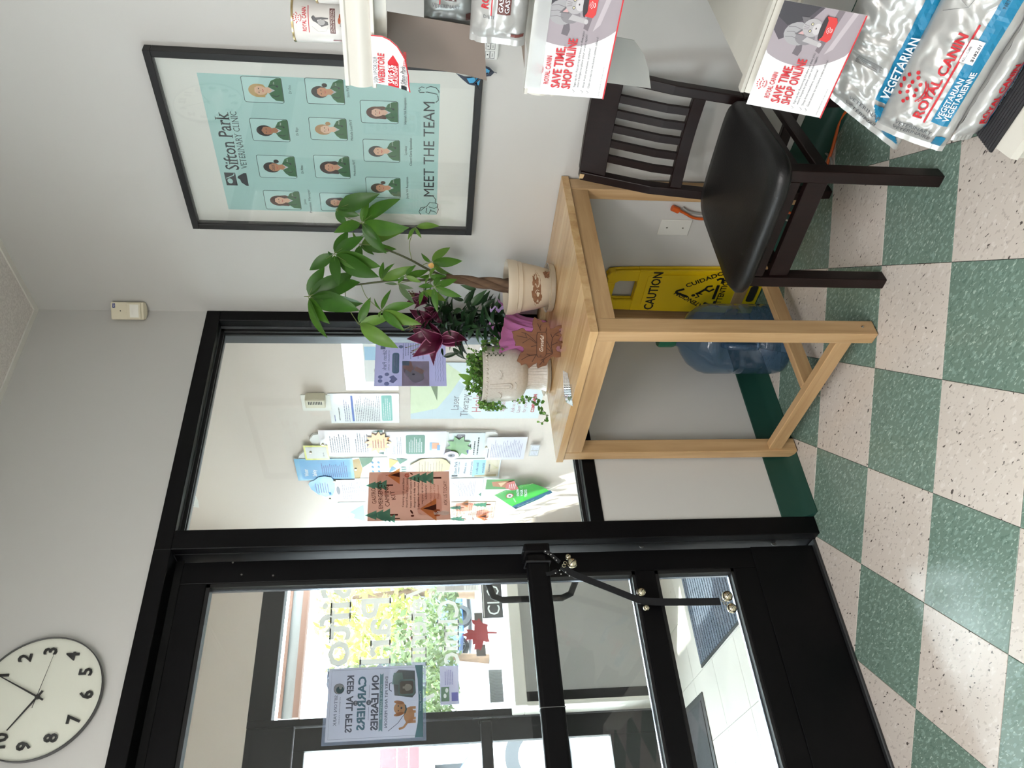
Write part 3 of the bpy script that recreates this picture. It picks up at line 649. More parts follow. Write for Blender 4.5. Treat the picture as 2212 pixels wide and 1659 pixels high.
# logo block: dog head above, cat and dog below
lx0,ly1 = S.px(490,400); lx1,ly0 = S.px(532,374); lh = ly1-ly0; lw = lx1-lx0
S.rect(dk, lx0, ly0+lh*.5, lx1, ly1); S.ell(teal, lx0+lw*.35, ly0+lh*.80, lw*.2, lh*.12); S.line(teal, [(lx0+lw*.55,ly0+lh*.95),(lx0+lw*.8,ly0+lh*.6),(lx0+lw*.95,ly0+lh*.55)], .003)
S.poly(dk, [(lx0,ly0),(lx1,ly0),(lx1,ly0+lh*.12),(lx0+lw*.75,ly0+lh*.4),(lx0+lw*.6,ly0+lh*.44),(lx0+lw*.5,ly0+lh*.34),(lx0+lw*.25,ly0+lh*.3),(lx0,ly0+lh*.1)])
def portrait(tl, br, skin, hair, style, name, n0, n1, role=None):
    S.k = 5; a0,b1 = S.px(*tl); a1,b0 = S.px(*br); w_ = a1-a0; h_ = b1-b0; X = lambda u: a0+w_*u; Y = lambda v: b0+h_*v
    S.rr(dk, a0,b0,a1,b1,.007); S.rr(ink((186,220,216)), a0+.0016,b0+.0016,a1-.0016,b1-.0016,.0055)
    H_ = ink(hair); K = ink(skin); g = ink((52,104,62)); g2 = ink((40,84,50))
    if style in ('long','wavy'): S.ell(H_, X(.47),Y(.60),w_*.27,h_*.25); S.poly(H_, [(X(.22),Y(.60)),(X(.20),Y(.34)),(X(.30),Y(.26)),(X(.70),Y(.28)),(X(.76),Y(.40)),(X(.73),Y(.60))])
    elif style == 'bob': S.ell(H_, X(.47),Y(.62),w_*.26,h_*.24); S.poly(H_, [(X(.21),Y(.60)),(X(.22),Y(.46)),(X(.70),Y(.46)),(X(.73),Y(.62))])
    elif style == 'bun': S.ell(H_, X(.47),Y(.64),w_*.23,h_*.22); S.ell(H_, X(.74),Y(.50),w_*.08,h_*.07)
    else: S.ell(H_, X(.47),Y(.64),w_*.24,h_*.22)
    S.poly(g, [(X(.08),Y(.015)),(X(.10),Y(.20)),(X(.22),Y(.30)),(X(.38),Y(.36)),(X(.62),Y(.36)),(X(.86),Y(.27)),(X(.97),Y(.12)),(X(.97),Y(.02)),(X(.90),Y(.015))])
    S.poly(K, [(X(.40),Y(.46)),(X(.38),Y(.35)),(X(.50),Y(.24)),(X(.62),Y(.35)),(X(.59),Y(.46))]); S.poly(ink((196,200,206)), [(X(.38),Y(.35)),(X(.50),Y(.20)),(X(.62),Y(.35)),(X(.50),Y(.27))])
    S.ell(K, X(.48),Y(.58),w_*.175,h_*.185)
    if style != 'crop': S.poly(H_, [(X(.30),Y(.62)),(X(.33),Y(.74)),(X(.48),Y(.79)),(X(.63),Y(.74)),(X(.66),Y(.60)),(X(.58),Y(.70)),(X(.42),Y(.71))])
    else: S.poly(H_, [(X(.30),Y(.66)),(X(.34),Y(.77)),(X(.48),Y(.81)),(X(.62),Y(.77)),(X(.66),Y(.66)),(X(.48),Y(.73))])
    for e in (.41,.55): S.ell(dk, X(e),Y(.60),w_*.025,h_*.012,8)
    if name == 'Dr Alma':
        for e in (.41,.55): S.line(dk, [(X(e-.06),Y(.57)),(X(e-.06),Y(.63)),(X(e+.06),Y(.63)),(X(e+.06),Y(.57)),(X(e-.06),Y(.57))], .0012)
    S.line(ink((196,86,80)), [(X(.42),Y(.505)),(X(.48),Y(.49)),(X(.54),Y(.505))], .0022); S.line(ink(tuple(int(c*.85) for c in skin)), [(X(.485),Y(.60)),(X(.475),Y(.545)),(X(.49),Y(.54))], .001)
    S.line(dk, [(X(.30),Y(.30)),(X(.27),Y(.16)),(X(.33),Y(.10))], .0018); S.line(dk, [(X(.66),Y(.33)),(X(.72),Y(.22)),(X(.66),Y(.14))], .0018); S.ell(dk, X(.66),Y(.13),w_*.04,h_*.025,10)
    S.text(ink((216,226,216)), name.split()[0 if not name.startswith('Dr') else 1][:7], X(.74), Y(.19), .0058, 'l')
    cx = (a0+a1)/2; a = S.px(*n0)[1]; wt = abs(S.px(*n1)[0]-S.px(*n0)[0])
    S.fitl(ink((54,66,70)), name, (S.px(*n0)[0], a), (S.px(*n1)[0], a), h=.0075)
    if role: c = S.px(*n0); d_ = w_*.62; S.fitl(ink((54,66,70)), role, (cx-d_,a-.016), (cx+d_,a-.016), h=.0075)
portrait((575,451.6),(646,412.7),(226,178,150),(84,52,40),'wavy','Jamie',(662,441),(661,430),'Practice Manager')
portrait((561.5,383),(636,337),(190,132,96),(36,26,24),'bun','Dr Alma',(656,374),(655,357))
portrait((546.6,303.8),(621,258),(176,116,80),(30,24,22),'crop','Dr Rigo',(645,292),(644,275))
portrait((529,220),(607,167.5),(228,184,154),(196,160,104),'bob','Dr Eva',(630,202),(629,184))
portrait((694,455),(766,418),(214,160,130),(52,34,30),'long','Kate',(780,448),(779,430))
portrait((681.8,384),(754,337),(208,152,122),(56,36,32),'long','Mackenzie RVT',(769,379),(765,345))
portrait((671.5,301.5),(748,255.7),(232,192,166),(186,142,98),'bun','Michelle Lead RVT',(763,303),(757,258))
portrait((663.5,223.6),(741.4,171),(206,146,112),(46,30,28),'bun','Sara RVT',(755,210),(752,185))
portrait((791.6,426),(865,384),(206,146,112),(66,42,36),'bun','Jayda VA Reception',(882,429),(879,382))
portrait((786,348.5),(863.8,302.7),(226,178,150),(30,24,26),'crop','Lyndsey',(879,334),(878,315),'Client Care Specialist')
portrait((780,264.9),(860,219),(230,184,158),(96,60,44),'wavy','Hannah VA Reception',(878,268),(876,211))
dk2 = ink((44,54,58))
S.fit(dk2, 'MEET THE TEAM', (937,424), (939,220), h=.034, bold=.0)
# line drawings of a dog and a cat at the ends of the title
def pl_(pts, wd=.0022): S.line(dk, [S.px(*p) for p in pts], wd)
pl_([(936,424),(941,430),(940,438),(928,437),(921,446),(909,448),(905,457),(909,463)]); pl_([(922,448),(920,458),(926,462),(931,452)]); pl_([(918,447),(912,452),(908,455)]); pl_([(926,446),(938,450),(944,446),(947,452),(943,461),(938,456),(931,455)]); pl_([(940,438),(946,440),(944,448)])
pl_([(941,221),(947,216),(946,207),(944,206)]); pl_([(945,203),(935,201),(922,198),(920,199)]); pl_([(917,199),(907,199),(904,195),(909,194),(905,190),(911,187),(917,189)]); pl_([(920,190),(930,186),(942,189),(948,196),(948,200)])
S.done(pf_, 'artwork', 'lettering')
# ================================================================ CLOCK
cc = AY(79,1504,-.02); Rk = .163
ck = thing('wall_clock', 'round white wall clock with raised black numerals high above the door', 'clock', (cc.x,0,cc.z))
rx = Matrix.Rotation(math.pi/2, 4, 'X')   # local z -> -Y
M().use(mat('clock_rim', (70,70,72), .3)).lathe([(0,.0),(Rk-.004,.0),(Rk,.003),(Rk,.016),(Rk-.0015,.0175),(Rk-.0025,.017),(Rk-.0025,.010)], (cc.x,-.001,cc.z), 64, rx).build('rim', ck, smooth=40)
M().use(mat('clock_face', (240,238,228), .5)).lathe([(0,.010),(Rk-.0028,.010)], (cc.x,-.001,cc.z), 64, rx).build('dial', ck)
M().use(clear('clock_glass', (250,252,250), .0, 1.0)).lathe([(0,.028),(Rk*.5,.026),(Rk*.8,.022),(Rk-.002,.0176)], (cc.x,-.001,cc.z), 48, rx).build('glass', ck, smooth=60)
K_ = Sheet(V((cc.x,-.011,cc.z)), (1,0,0), (0,0,1), N=(0,-1,0)); num = mat('numeral_black', (36,36,38), .4)
for k in range(1,13):
    a = math.radians(90-30*k); r = Rk*.76; vs, fs, wd = glyphs(str(k), .02); s_ = .047; b = M().use(num); cx_, cy_ = r*math.cos(a), r*math.sin(a)
    n_ = len(vs); pts2 = []
    for h in (.0003,.005): pts2 += [K_.P(cx_+(x-wd/2)*s_*1.0, cy_+(y-.341)*s_, h) for x,y in vs]
    cnt = {}
    for f_ in fs:
        for i in range(len(f_)): e = (f_[i], f_[(i+1)%len(f_)]); cnt[e] = 1
    side = [(e[0],e[1],e[1]+n_,e[0]+n_) for e in cnt if (e[1],e[0]) not in cnt]
    b.add(pts2, [tuple(n_+i for i in f_) for f_ in fs]+side); b.build('numeral', ck)
def hand(ang, l, back, wd, h, nm):
    a = math.radians(90-ang); d = V((math.cos(a),0,math.sin(a))); p = V((cc.x,-.011-h,cc.z)); n_ = d.cross(V((0,1,0)))
    M().use(num).prism([p-d*back-n_*wd, p+d*l-n_*wd*.5, p+d*l+n_*wd*.5, p-d*back+n_*wd], (0,-.0008,0)).build(nm, ck)
hand(-58,.098,.018,.0032,.004,'hour_hand'); hand(28,.128,.02,.0026,.006,'minute_hand'); hand(97,.118,.030,.0008,.008,'second_hand')
M().use(num).lathe([(0,.010),(.005,.009),(.006,0)], (cc.x,-.011,cc.z), 16, rx).build('hub', ck)
# ================================================================ MOTION SENSOR in the corner
mz0, mz1 = AX(319,690,-.04).z, AX(250,690,-.04).z
ms = thing('motion_sensor', 'small beige motion sensor mounted in the wall corner below the ceiling', 'sensor', (-.02,-.02,mz0))
def sp2(l, d, z):   # l along the diagonal face, d outwards from the corner
    q = V((-S2,-S2,0)); u = V((S2,-S2,0)); return V((-.003,-.003,0)) + u*l + q*d + V((0,0,z))
hh = mz1-mz0; b = M().use(ivory_m)
b.prism([sp2(-.016,.017,mz0),sp2(-.033,.034,mz0),sp2(-.033,.052,mz0+.004),sp2(.033,.052,mz0+.004),sp2(.033,.034,mz0),sp2(.016,.017,mz0)], (0,0,hh)); b.build('housing', ms, bevel=.004, seg=2)
b = M().use(ivory_m).prism([sp2(-.031,.0522,mz0+.012),sp2(-.031,.060,mz0+.012),sp2(.031,.060,mz0+.012),sp2(.031,.0522,mz0+.012)], (0,0,.050)).build('lower_face', ms, bevel=.003)
M().use(mat('sensor_lens', (240,238,228), .5)).grid(lambda u,v: sp2(-.024+.048*u, .0604+.005*math.sin(math.pi*u)*math.sin(math.pi*min(1,v+.1)), mz0+.018+.032*v), 10, 8).build('lens', ms, smooth=60)
M().use(ink((20,20,20))).sphere(sp2(0,.0522,mz1-.030), .0022, 8).build('led', ms)
Q = Sheet(sp2(-.030,.0523,mz1-.012), (S2,-S2,0), (0,0,1), N=(-S2,-S2,0)); Q.rect(ink((30,40,110)), .041,0,.058,.010); Q.text(ink((230,230,240)), 'ADT', .0435, .002, .0085); Q.done(ms)
# ================================================================ SHELF RACK
YE = -1.412
rk = thing('shelf_rack', 'cream metal store rack with price channels holding pet food beside the chair', 'rack', (-.35,-1.9,0))
XF = -.70
def shelf(xf, zt, nm='shelf', ye=YE, curl=1):
    M().use(cream_m).box((-.05,-2.7,zt-.052),(xf+.018,ye-.004,zt-.020)).build(nm, rk, bevel=.002)
    # channel: lips and a bowed face
    def face(u, v_): return V((xf-.004-.012*math.sin(math.pi*v_)*0-.008*(1-abs(2*v_-1)**2), ye-1.28*u, zt-.006-.050*v_))
    b = M().use(cream_m)
    pr_ = [(xf+.017,zt-.001),(xf+.004,zt),(xf-.004,zt),(xf-.004,zt-.007),(xf-.001,zt-.010)] + [(xf-.002-.007*math.sin(math.pi*t/6), zt-.010-.042*t/6) for t in range(7)] + [(xf-.008,zt-.055),(xf-.008,zt-.061),(xf+.004,zt-.062),(xf+.017,zt-.055)]
    k = len(pr_); b.add([V((x,y,z)) for y in (ye,-2.7) for x,z in pr_], [(i,(i+1)%k,k+(i+1)%k,k+i) for i in range(k)]+[tuple(range(k)),tuple(range(2*k-1,k-1,-1))]); b.build('price_channel', rk, smooth=30)
shelf(XF, 1.509); shelf(XF, 1.147); shelf(-.655, .668)
M().use(cream_m).box((XF+.019,-2.7,1.425),(XF+.030,YE-.004,1.456)).build('shelf_lip', rk)
for z_ in (1.452,1.090): 
    M().use(cream_m).box((XF+.031,YE-.010,z_-.045),(-.05,YE-.0045,z_)).build('shelf_bracket', rk) if z_ < 1.2 else None
M().use(cream_m).box((-.05,-2.7,.0),(-.012,-2.65,2.0)).build('upright', rk); M().use(cream_m).box((-.05,-1.95,.0),(-.012,-1.90,2.0)).build('upright', rk)
DZ = .190; M().use(cream_m).box((-.86,-2.7,DZ-.03),(-.03,YE-.03,DZ-.004)).build('base_deck', rk)
b = M().use(cream_m); b.box((-.84,-2.7,.0),(-.82,YE-.05,DZ-.03)); b.build('kick_panel', rk)
b = M().use(cream_m); pr_ = [(-.862,DZ-.003),(-.905,DZ-.020),(-.910,DZ-.034),(-.902,DZ-.038),(-.905,DZ-.095),(-.912,DZ-.104),(-.895,DZ-.108),(-.858,DZ-.03)]
k = len(pr_); b.add([V((x,y,z)) for y in (YE-.028,-2.7) for x,z in pr_], [(i,(i+1)%k,k+(i+1)%k,k+i) for i in range(k)]+[tuple(range(k)),tuple(range(2*k-1,k-1,-1))]); b.build('price_channel', rk, smooth=30)
rb = M().use(mat('black_ribbed_mat', (26,26,30), .6)); N_ = 70; x0_, x1_ = -.872, -.60; pr_ = []
for i in range(N_+1):
    x = x0_+(x1_-x0_)*i/N_; pr_.append((x, DZ+.001+(.0022 if i%2 else 0)))
vs = [V((x,y,z)) for y in (YE-.018,-2.7) for x,z in pr_]; k = len(pr_)
rb.add(vs, [(i,i+1,k+i+1,k+i) for i in range(k-1)]); rb.box((x0_,-2.7,DZ-.0035),(x1_,YE-.018,DZ+.001)); 
rm = rb.build('ribbed_mat', None); tag(rm, 'black ribbed rubber liner on the bottom shelf of the rack', 'mat')
S_ = Sheet(V((-.9068,YE-.035,DZ-.036)), (0,-1,0), (0,0,-1), N=(-1,0,0)); 
r_ = random.Random(3); x = .018
pts = [(.02+.0042*i, .030+r_.uniform(-.006,.006)) for i in range(40)]
S_.line(ink((120,126,150)), pts, .003); S_.done(rk, 'worn_sticker')
# ---------------- cans
def can(x, y, z, r, h, label, nm, first=True):
    t_ = thing(nm, label, 'can', (x,y,z), 'pet food cans on the top shelf'); cm = mat('can_label', (206,204,200), .32)
    M().use(cm).lathe([(r-.001,.004),(r,.006),(r,h-.006),(r-.001,h-.004)], (x,y,z), 48).build('label_wrap', t_, smooth=40)
    g = mat('can_gold', (196,176,132), .25, metal=1)
    M().use(g).lathe([(0,h-.004),(r-.004,h-.005),(r-.002,h),(r+.001,h),(r+.001,h-.003),(r-.001,h-.0042)], (x,y,z), 48).build('lid', t_, smooth=40)
    M().use(g).lathe([(0,.001),(r-.003,0),(r+.001,.0),(r+.001,.003),(r-.001,.0038)], (x,y,z), 48).build('base_rim', t_, smooth=40)
    f0 = math.atan2(CAM.y-y, CAM.x-x)
    def wr(a, b_, h_): t = f0 + a/r; rr_ = r+.0002+h_; return V((x+rr_*math.cos(t), y+rr_*math.sin(t), z+b_))
    return t_, Sheet((0,0,0),(1,0,0),(0,0,1), warp=wr)
def crown(s, x, y, w_, m=red_m):
    for (u,v) in ((-.5,.5),(-.3,.72),(-.1,.8),(.1,.8),(.3,.72),(.5,.5),(-.36,.42),(-.16,.52),(.0,.55),(.16,.52),(.36,.42),(-.2,.26),(0,.3),(.2,.26)): s.ell(m, x+u*w_, y+v*w_, w_*.062, n=8); s.k -= 1
    s.line(m, [(x-w_*.36,y+w_*.16),(x-w_*.18,y+w_*.06),(x,y+w_*.03),(x+w_*.18,y+w_*.06),(x+w_*.36,y+w_*.16)], w_*.045); s.line(m, [(x-w_*.34,y+w_*.07),(x-w_*.17,y-w_*.02),(x,y-w_*.05),(x+w_*.17,y-w_*.02),(x+w_*.34,y+w_*.07)], w_*.035)
cA = AX(742,46,-.628); cz = 1.4895
c1_, s = can(-.628, cA.y, cz, .041, .117, 'tall pet food can with a sitting dog, leftmost on the top shelf of the rack', 'food_can')
brown = ink((84,36,36)); grey_i = ink((120,120,122))
crown(s, .002,.098,.018); s.fitl(red_m, 'ROYAL CANIN', (-.022,.0885),(.022,.0885), h=.0075, bold=.02); s.rect(red_m, -.024,.0835,.026,.0848, 14)
s.rect(brown, -.024,.034,.022,.044, 14); s.fitl(ink((230,226,220)), 'GASTROINTESTINAL', (-.022,.0395),(.020,.0395), h=.0033); s.fitl(ink((230,226,220)), 'GASTRO-INTESTINALE', (-.022,.0353),(.020,.0353), h=.0030)
s.poly(ink((90,90,92)), [(-.008,.047),(-.012,.060),(-.006,.068),(-.002,.076),(.004,.079),(.008,.075),(.004,.071),(.005,.060),(.004,.047),(.002,.047),(.001,.058),(-.003,.048)]); s.ell(ink((160,160,160)), -.004,.060,.005,.007)
s.line(ink((170,168,166)), [(-.010,.047),(-.020,.052),(-.022,.066),(-.012,.078)], .0005)
s.ell(ink((150,76,48)), .006,.024,.007,.003,10); s.ell(ink((170,90,56)), .000,.026,.006,.0028,10); s.text(grey_i, 'EN', -.010,.022,.005); s.rect(ink((150,104,110)), -.043,.008,-.040,.040); s.done(c1_)
def wr2(a): return a
c2_, s = can(-.640, cA.y-.085, cz, .041, .066, 'short pet food can standing in front of the tall cans on the top shelf', 'food_can')
crown(s, -.018,.045,.014); s.fitl(red_m, 'ROYAL CANIN', (-.034,.034),(.014,.034), h=.0075, bold=.02); s.rect(red_m, -.034,.030,.016,.0312,12); s.done(c2_)
c3_, s = can(-.545, cA.y-.070, cz, .041, .117, 'tall pet food can half hidden behind the others on the top shelf', 'food_can')
s.rect(brown, -.030,.090,.010,.100, 12); s.rect(red_m, -.022,.0835,.026,.0848, 14); s.done(c3_)
# ---------------- printed cards on the channels
def catpic(s, x0, y0, x1, y1):
    """grey photograph inside a large circle: a cat at a red bowl"""
    w_ = x1-x0; h_ = y1-y0; cx, cy, R = x0+w_*1.02, y0+h_*.60, w_*.565
    pts = [(x1,y0+.0025)]; a0 = math.degrees(math.asin(max(-1,(y0+.0025-cy)/R)))
    P_ = []
    for k in range(0,33):
        a = math.radians(90+k*180/32); px_, py_ = cx+R*math.cos(a), cy+R*math.sin(a)
        P_.append((min(px_,x1), min(max(py_,y0+.0025),y1)))
    s.poly(ink((150,140,146)), P_)
    X = lambda u: x0+w_*u; Y = lambda v: y0+h_*v
    s.poly(ink((70,62,70)), [(X(.74),Y(1)),(X(.66),Y(.90)),(X(.72),Y(.78)),(X(.86),Y(.62)),(X(1),Y(.50)),(X(1),Y(1))])
    s.poly(ink((46,42,48)), [(X(.86),Y(1)),(X(.80),Y(.86)),(X(.88),Y(.66)),(X(1),Y(.55)),(X(1),Y(1))])
    s.poly(ink((110,100,106)), [(X(.62),Y(.42)),(X(1),Y(.34)),(X(1),Y(.26)),(X(.60),Y(.36))]); s.poly(ink((176,166,172)), [(X(.60),Y(.30)),(X(1),Y(.16)),(X(1),Y(.10)),(X(.66),Y(.22))])
    s.poly(ink((96,88,94)), [(X(.56),Y(.68)),(X(.545),Y(.60)),(X(.60),Y(.58)),(X(.66),Y(.60)),(X(.66),Y(.66))])     # tail
    s.ell(ink((150,148,150)), X(.74),Y(.70),w_*.105,h_*.17); s.ell(ink((122,118,122)), X(.72),Y(.60),w_*.07,h_*.12); 
    for u in (.70,.745,.79): s.line(ink((110,106,110)), [(X(u),Y(.84)),(X(u+.01),Y(.76)),(X(u-.005),Y(.68))], .0012)
    s.poly(ink((166,162,164)), [(X(.685),Y(.62)),(X(.66),Y(.40)),(X(.70),Y(.40)),(X(.73),Y(.58))]); s.ell(ink((180,176,178)), X(.678),Y(.40),w_*.022,h_*.025,10)
    s.poly(ink((96,92,96)), [(X(.735),Y(.62)),(X(.735),Y(.74)),(X(.80),Y(.66))]); s.poly(ink((96,92,96)), [(X(.90),Y(.62)),(X(.895),Y(.73)),(X(.835),Y(.67))])
    s.poly(ink((190,150,150)), [(X(.745),Y(.63)),(X(.745),Y(.70)),(X(.78),Y(.655))])
    s.ell(ink((162,158,160)), X(.815),Y(.56),w_*.082,h_*.115); s.ell(ink((186,182,184)), X(.81),Y(.50),w_*.05,h_*.055)
    for u in (.785,.848): s.ell(ink((60,56,58)), X(u),Y(.575),w_*.014,h_*.018,10); s.ell(ink((206,200,160)), X(u),Y(.575),w_*.009,h_*.011,8)
    s.ell(ink((70,62,64)), X(.815),Y(.515),w_*.009,h_*.009,8)
    for u in (-.02,0,.02): s.line(ink((116,110,114)), [(X(.815+u),Y(.66)),(X(.815+u*.6),Y(.60))], .0009)
    s.ell(ink((40,30,34)), X(.83),Y(.435),w_*.115,h_*.035); s.poly(ink((196,46,44)), [(X(.725),Y(.435)),(X(.715),Y(.33)),(X(.75),Y(.30)),(X(.90),Y(.30)),(X(.935),Y(.33)),(X(.935),Y(.44)),(X(.90),Y(.41)),(X(.76),Y(.405))])
    crown(s, X(.82),Y(.325),w_*.055,ink((236,226,226)))
def savecard(TL, BL, W_, H_, nm_, label):
    TL, BL = V(TL), V(BL); U_ = V((0,-1,0)); Vv = (TL-BL).normalized(); N_ = Vv.cross(U_)*1
    if N_.x > 0: N_ = -N_
    t_ = thing(nm_, label, 'card', BL)
    M().use(mat('glossy_card', (222,221,222), .3)).prism([BL, BL+U_*W_, BL+U_*W_+Vv*H_, BL+Vv*H_], -N_*.0008).build('card', t_)
    s = Sheet(BL, U_, Vv, N=N_); catpic(s, 0, 0, W_, H_)
    s.rect(red_m, 0,0,W_,.0028)
    crown(s, W_*.235, H_*.845, W_*.105); s.fitl(red_m, 'ROYAL CANIN', (W_*.105,H_*.750),(W_*.365,H_*.750), h=H_*.062, bold=.02)
    s.fitl(red_m, 'SAVE TIME,', (W_*.075,H_*.605),(W_*.455,H_*.60), h=H_*.108, bold=.025); s.fitl(red_m, 'SHOP ONLINE', (W_*.075,H_*.468),(W_*.53,H_*.468), h=H_*.108, bold=.025)
    g_ = ink((70,70,76))
    for (tx,a_,y_) in (('Sign up for Recurring Orders so that you',.60,.40),("won't forget to place your order again!",.575,.355),('Shop from anywhere, anytime!',.46,.285),('Gain access to exclusive online offers!',.56,.215)): s.fitl(g_, tx, (W_*.095,H_*y_),(W_*a_,H_*y_), h=H_*.026)
    for y_ in (.395,.285,.215): s.line(g_, [(W_*.045,H_*(y_+.018)),(W_*.055,H_*y_),(W_*.072,H_*(y_+.035))], .0008)
    s.fitl(ink((120,120,124)), 'ROYAL CANIN SAS 2021. All rights reserved', (W_*.03,H_*.07),(W_*.30,H_*.07), h=H_*.015)
    s.done(t_); return t_
A_ = AX(1616,226,-.700); B_ = AP(1755,255, V((-.742,A_.y,0)), V((.3,0,1)).cross(V((0,1,0)))) if False else AX(1755,255,-.742)
savecard((-.706,A_.y-.004,A_.z),(-.745,A_.y-.004,A_.z-.148), .222, .160, 'promo_card', 'glossy card with grey cat and red bowl on the lower shelf above the silver bags')
A_ = AX(1139,200,-.712)
savecard((-.713,A_.y,A_.z),(-.722,A_.y,A_.z-.158), .232, .158, 'promo_card', 'glossy card with grey cat and red bowl on the middle shelf above the chair back')
t_ = thing('channel_cover', 'clear plastic strip over the card on the middle shelf', 'strip', (-.72,YE,1.147)); M().use(clear('clear_strip', (245,248,248), .1, 2, .25)).box((-.7168,-2.6,1.118),(-.7160,YE-.02,1.150)).build('strip', t_)
# webstore card curling from the top shelf
Aw = AX(806,181,-.712); ww = abs(AX(804,75,-.712).y-Aw.y); wh = Aw.z-AX(884,188,-.712).z
def wc(x, y, h): t = max(0,y)/wh; return V((-.7115-.022*t*t-h*1.0, Aw.y-x+.0*t, Aw.z-y))
t_ = thing('webstore_card', 'curled red and white webstore card hanging from the top shelf', 'card', Aw)
wp = [(0,0),(ww,0),(ww,wh*.30),(ww*.955,wh*.50),(ww*.86,wh*.70),(ww*.66,wh*.90),(ww*.35,wh*.985),(ww*.12,wh*1.0),(0,wh*1.03)]
def wpoly(s, m_, pts, n=8):
    y0_ = min(p[1] for p in pts); y1_ = max(p[1] for p in pts)
    for i in range(n):
        a = y0_+(y1_-y0_)*i/n; b_ = y0_+(y1_-y0_)*(i+1)/n; c_ = clip(clip(pts,0,1,b_),0,-1,-a)
        if len(c_) > 2: s.b.use(m_).poly([s.P(*p) for p in c_])
    s.k += 1
s = Sheet((0,0,0),(1,0,0),(0,1,0), warp=wc, eps=.0002); wpoly(s, mat('glossy_card'), wp); s.b.build('card', t_, recalc=False); s.b = M()
s.line(red_m, [(ww-.0015,0)]+[(p[0]-.0012,p[1]-.0006) for p in wp[2:]], .0024)
wpoly(s, red_m, [(0,wh*.42),(ww*.50,wh*.42),(ww*.66,wh*.57),(ww*.50,wh*.72),(0,wh*.72)]); s.k = 14
def vt(m_, tx, x_, y_, x2, h_, bold=.0):   # upright text on a y-down sheet
    vs, fs, wd = glyphs(tx, bold); k_ = (x2-x_)/wd; s.t.use(m_).add([s.P(x_+a*k_, y_-b_*h_/.682) for a,b_ in vs], fs)
vt(dk,'SIGN UP FOR OUR',ww*.04,wh*.13,ww*.58,.0075); vt(red_m,'WEBSTORE',ww*.04,wh*.33,ww*.66,.0125,.02)
wi = ink((244,240,238)); vt(wi,'SAVE 5%',ww*.07,wh*.585,ww*.46,.0115,.02); vt(wi,'ON AUTOSHIP!',ww*.05,wh*.69,ww*.46,.0065,.01)
vt(dk,'Sifton Park',ww*.12,wh*.90,ww*.50,.0095); vt(ink((60,60,60)),'VETERINARY CLINIC',ww*.12,wh*.955,ww*.46,.003); s.rect(dk,ww*.01,wh*.78,ww*.09,wh*.93); vt(red_m,'ROYAL CANIN',ww*.51,wh*.93,ww*.80,.006,.02)
s.done(t_)
# hanging sheets seen from behind
def hang(pts, X_, m_, nm_, label, cat):
    P_ = [AX(a,c,X_) for a,c in pts]; t_ = M().use(m_).prism(P_, (.0012,0,0)).build(nm_, None); return tag(t_, label, cat)
hang([(836,25),(1046,60),(1048,120),(1051,174),(1004,161),(955,153),(915,148),(884,145),(836,143)], -.60, mat('shaded_poster_back', (116,102,92), .6), 'hanging_poster', 'shade-toned back of a promotional poster hanging under the top shelf', 'poster')  # poster back: its shade is put into the dark brown-grey colour
hang([(1262,60),(1311,76),(1370,87),(1391,118),(1401,150),(1406,191),(1350,184),(1262,172)], -.58, mat('grey_poster_back', (150,150,146), .6), 'hanging_leaflet', 'pale grey rounded leaflet hanging below the middle shelf over the chair', 'leaflet')
hang([(1122,72),(1134,76),(1133,148),(1128,110)], -.60, mat('shaded_poster_back'), 'divider_flap', 'small taupe flap hanging behind the middle shelf edge', 'flap')
# keypad on the wall
kp = thing('alarm_keypad', 'white alarm keypad on the wall behind the hanging poster', 'keypad', AX(1050,80))
a_ = AX(1075,125); c_ = AX(1035,18); M().use(mat('keypad_white', (222,224,222), .4)).box((-.016,a_.y,a_.z),(-.0005,c_.y,c_.z+.05)).build('case', kp, bevel=.006, seg=3)
s = Sheet(V((-.016,a_.y,a_.z)), (0,-1,0), (0,0,1), N=(-1,0,0))
for (r0,r1,c0,c1,tx) in ((.012,.024,.006,.028,'MENU'),(.026,.038,.006,.028,'1'),(.012,.024,.034,.052,'ESC'),(.026,.038,.034,.052,'1'),(.012,.024,.054,.072,'0'),(.026,.038,.054,.072,'8')):
    s.line(dk, [(c0,r0),(c1,r0),(c1,r1),(c0,r1),(c0,r0)], .0012); s.fitl(dk, tx, (c0+(c1-c0)*(.25 if len(tx)>1 else .42),r0+.004),(c0+(c1-c0)*(.75 if len(tx)>1 else .58),r0+.004), h=.004)
s.done(kp)
# blue butterfly ornament on the frame corner
bf = thing('butterfly_ornament', 'small blue and black butterfly ornament on the lower right corner of the poster frame', 'ornament', AX(1035,170,-.035))
blu = mat('butterfly_blue', (60,150,196), .35); dkb = mat('butterfly_dark', (20,30,52), .4)
def wing(pts, X_, m_): M().use(m_).prism([AX(a,c,X_) for a,c in pts], (-.0012,0,0)).build('wing', bf)
wing([(985,158),(1004,165),(1020,166),(1030,175),(1032,186),(1012,182),(1000,172)], -.040, dkb); wing([(1008,169),(1024,167),(1030,178),(1014,179)], -.0425, blu)
wing([(1044,140),(1058,146),(1068,156),(1060,164),(1040,166),(1036,156)], -.040, dkb); wing([(1046,145),(1058,152),(1054,161),(1044,162)], -.0425, blu); wing([(1028,168),(1038,170),(1034,184),(1026,180)], -.040, blu)
M().use(dkb).tube([AX(1022,182,-.044), AX(1040,166,-.046), AX(1054,158,-.044)], [.002,.004,.0025], 8).build('body', bf, smooth=60); M().use(dkb).tube([AX(1058,155,-.044), AX(1066,155,-.046), AX(1073,158,-.046)], .0009, 6).build('antenna', bf); M().use(dkb).tube([AX(1028,183,-.044), AX(1033,190,-.046), AX(1036,194,-.044)], .0009, 6).build('antenna', bf)
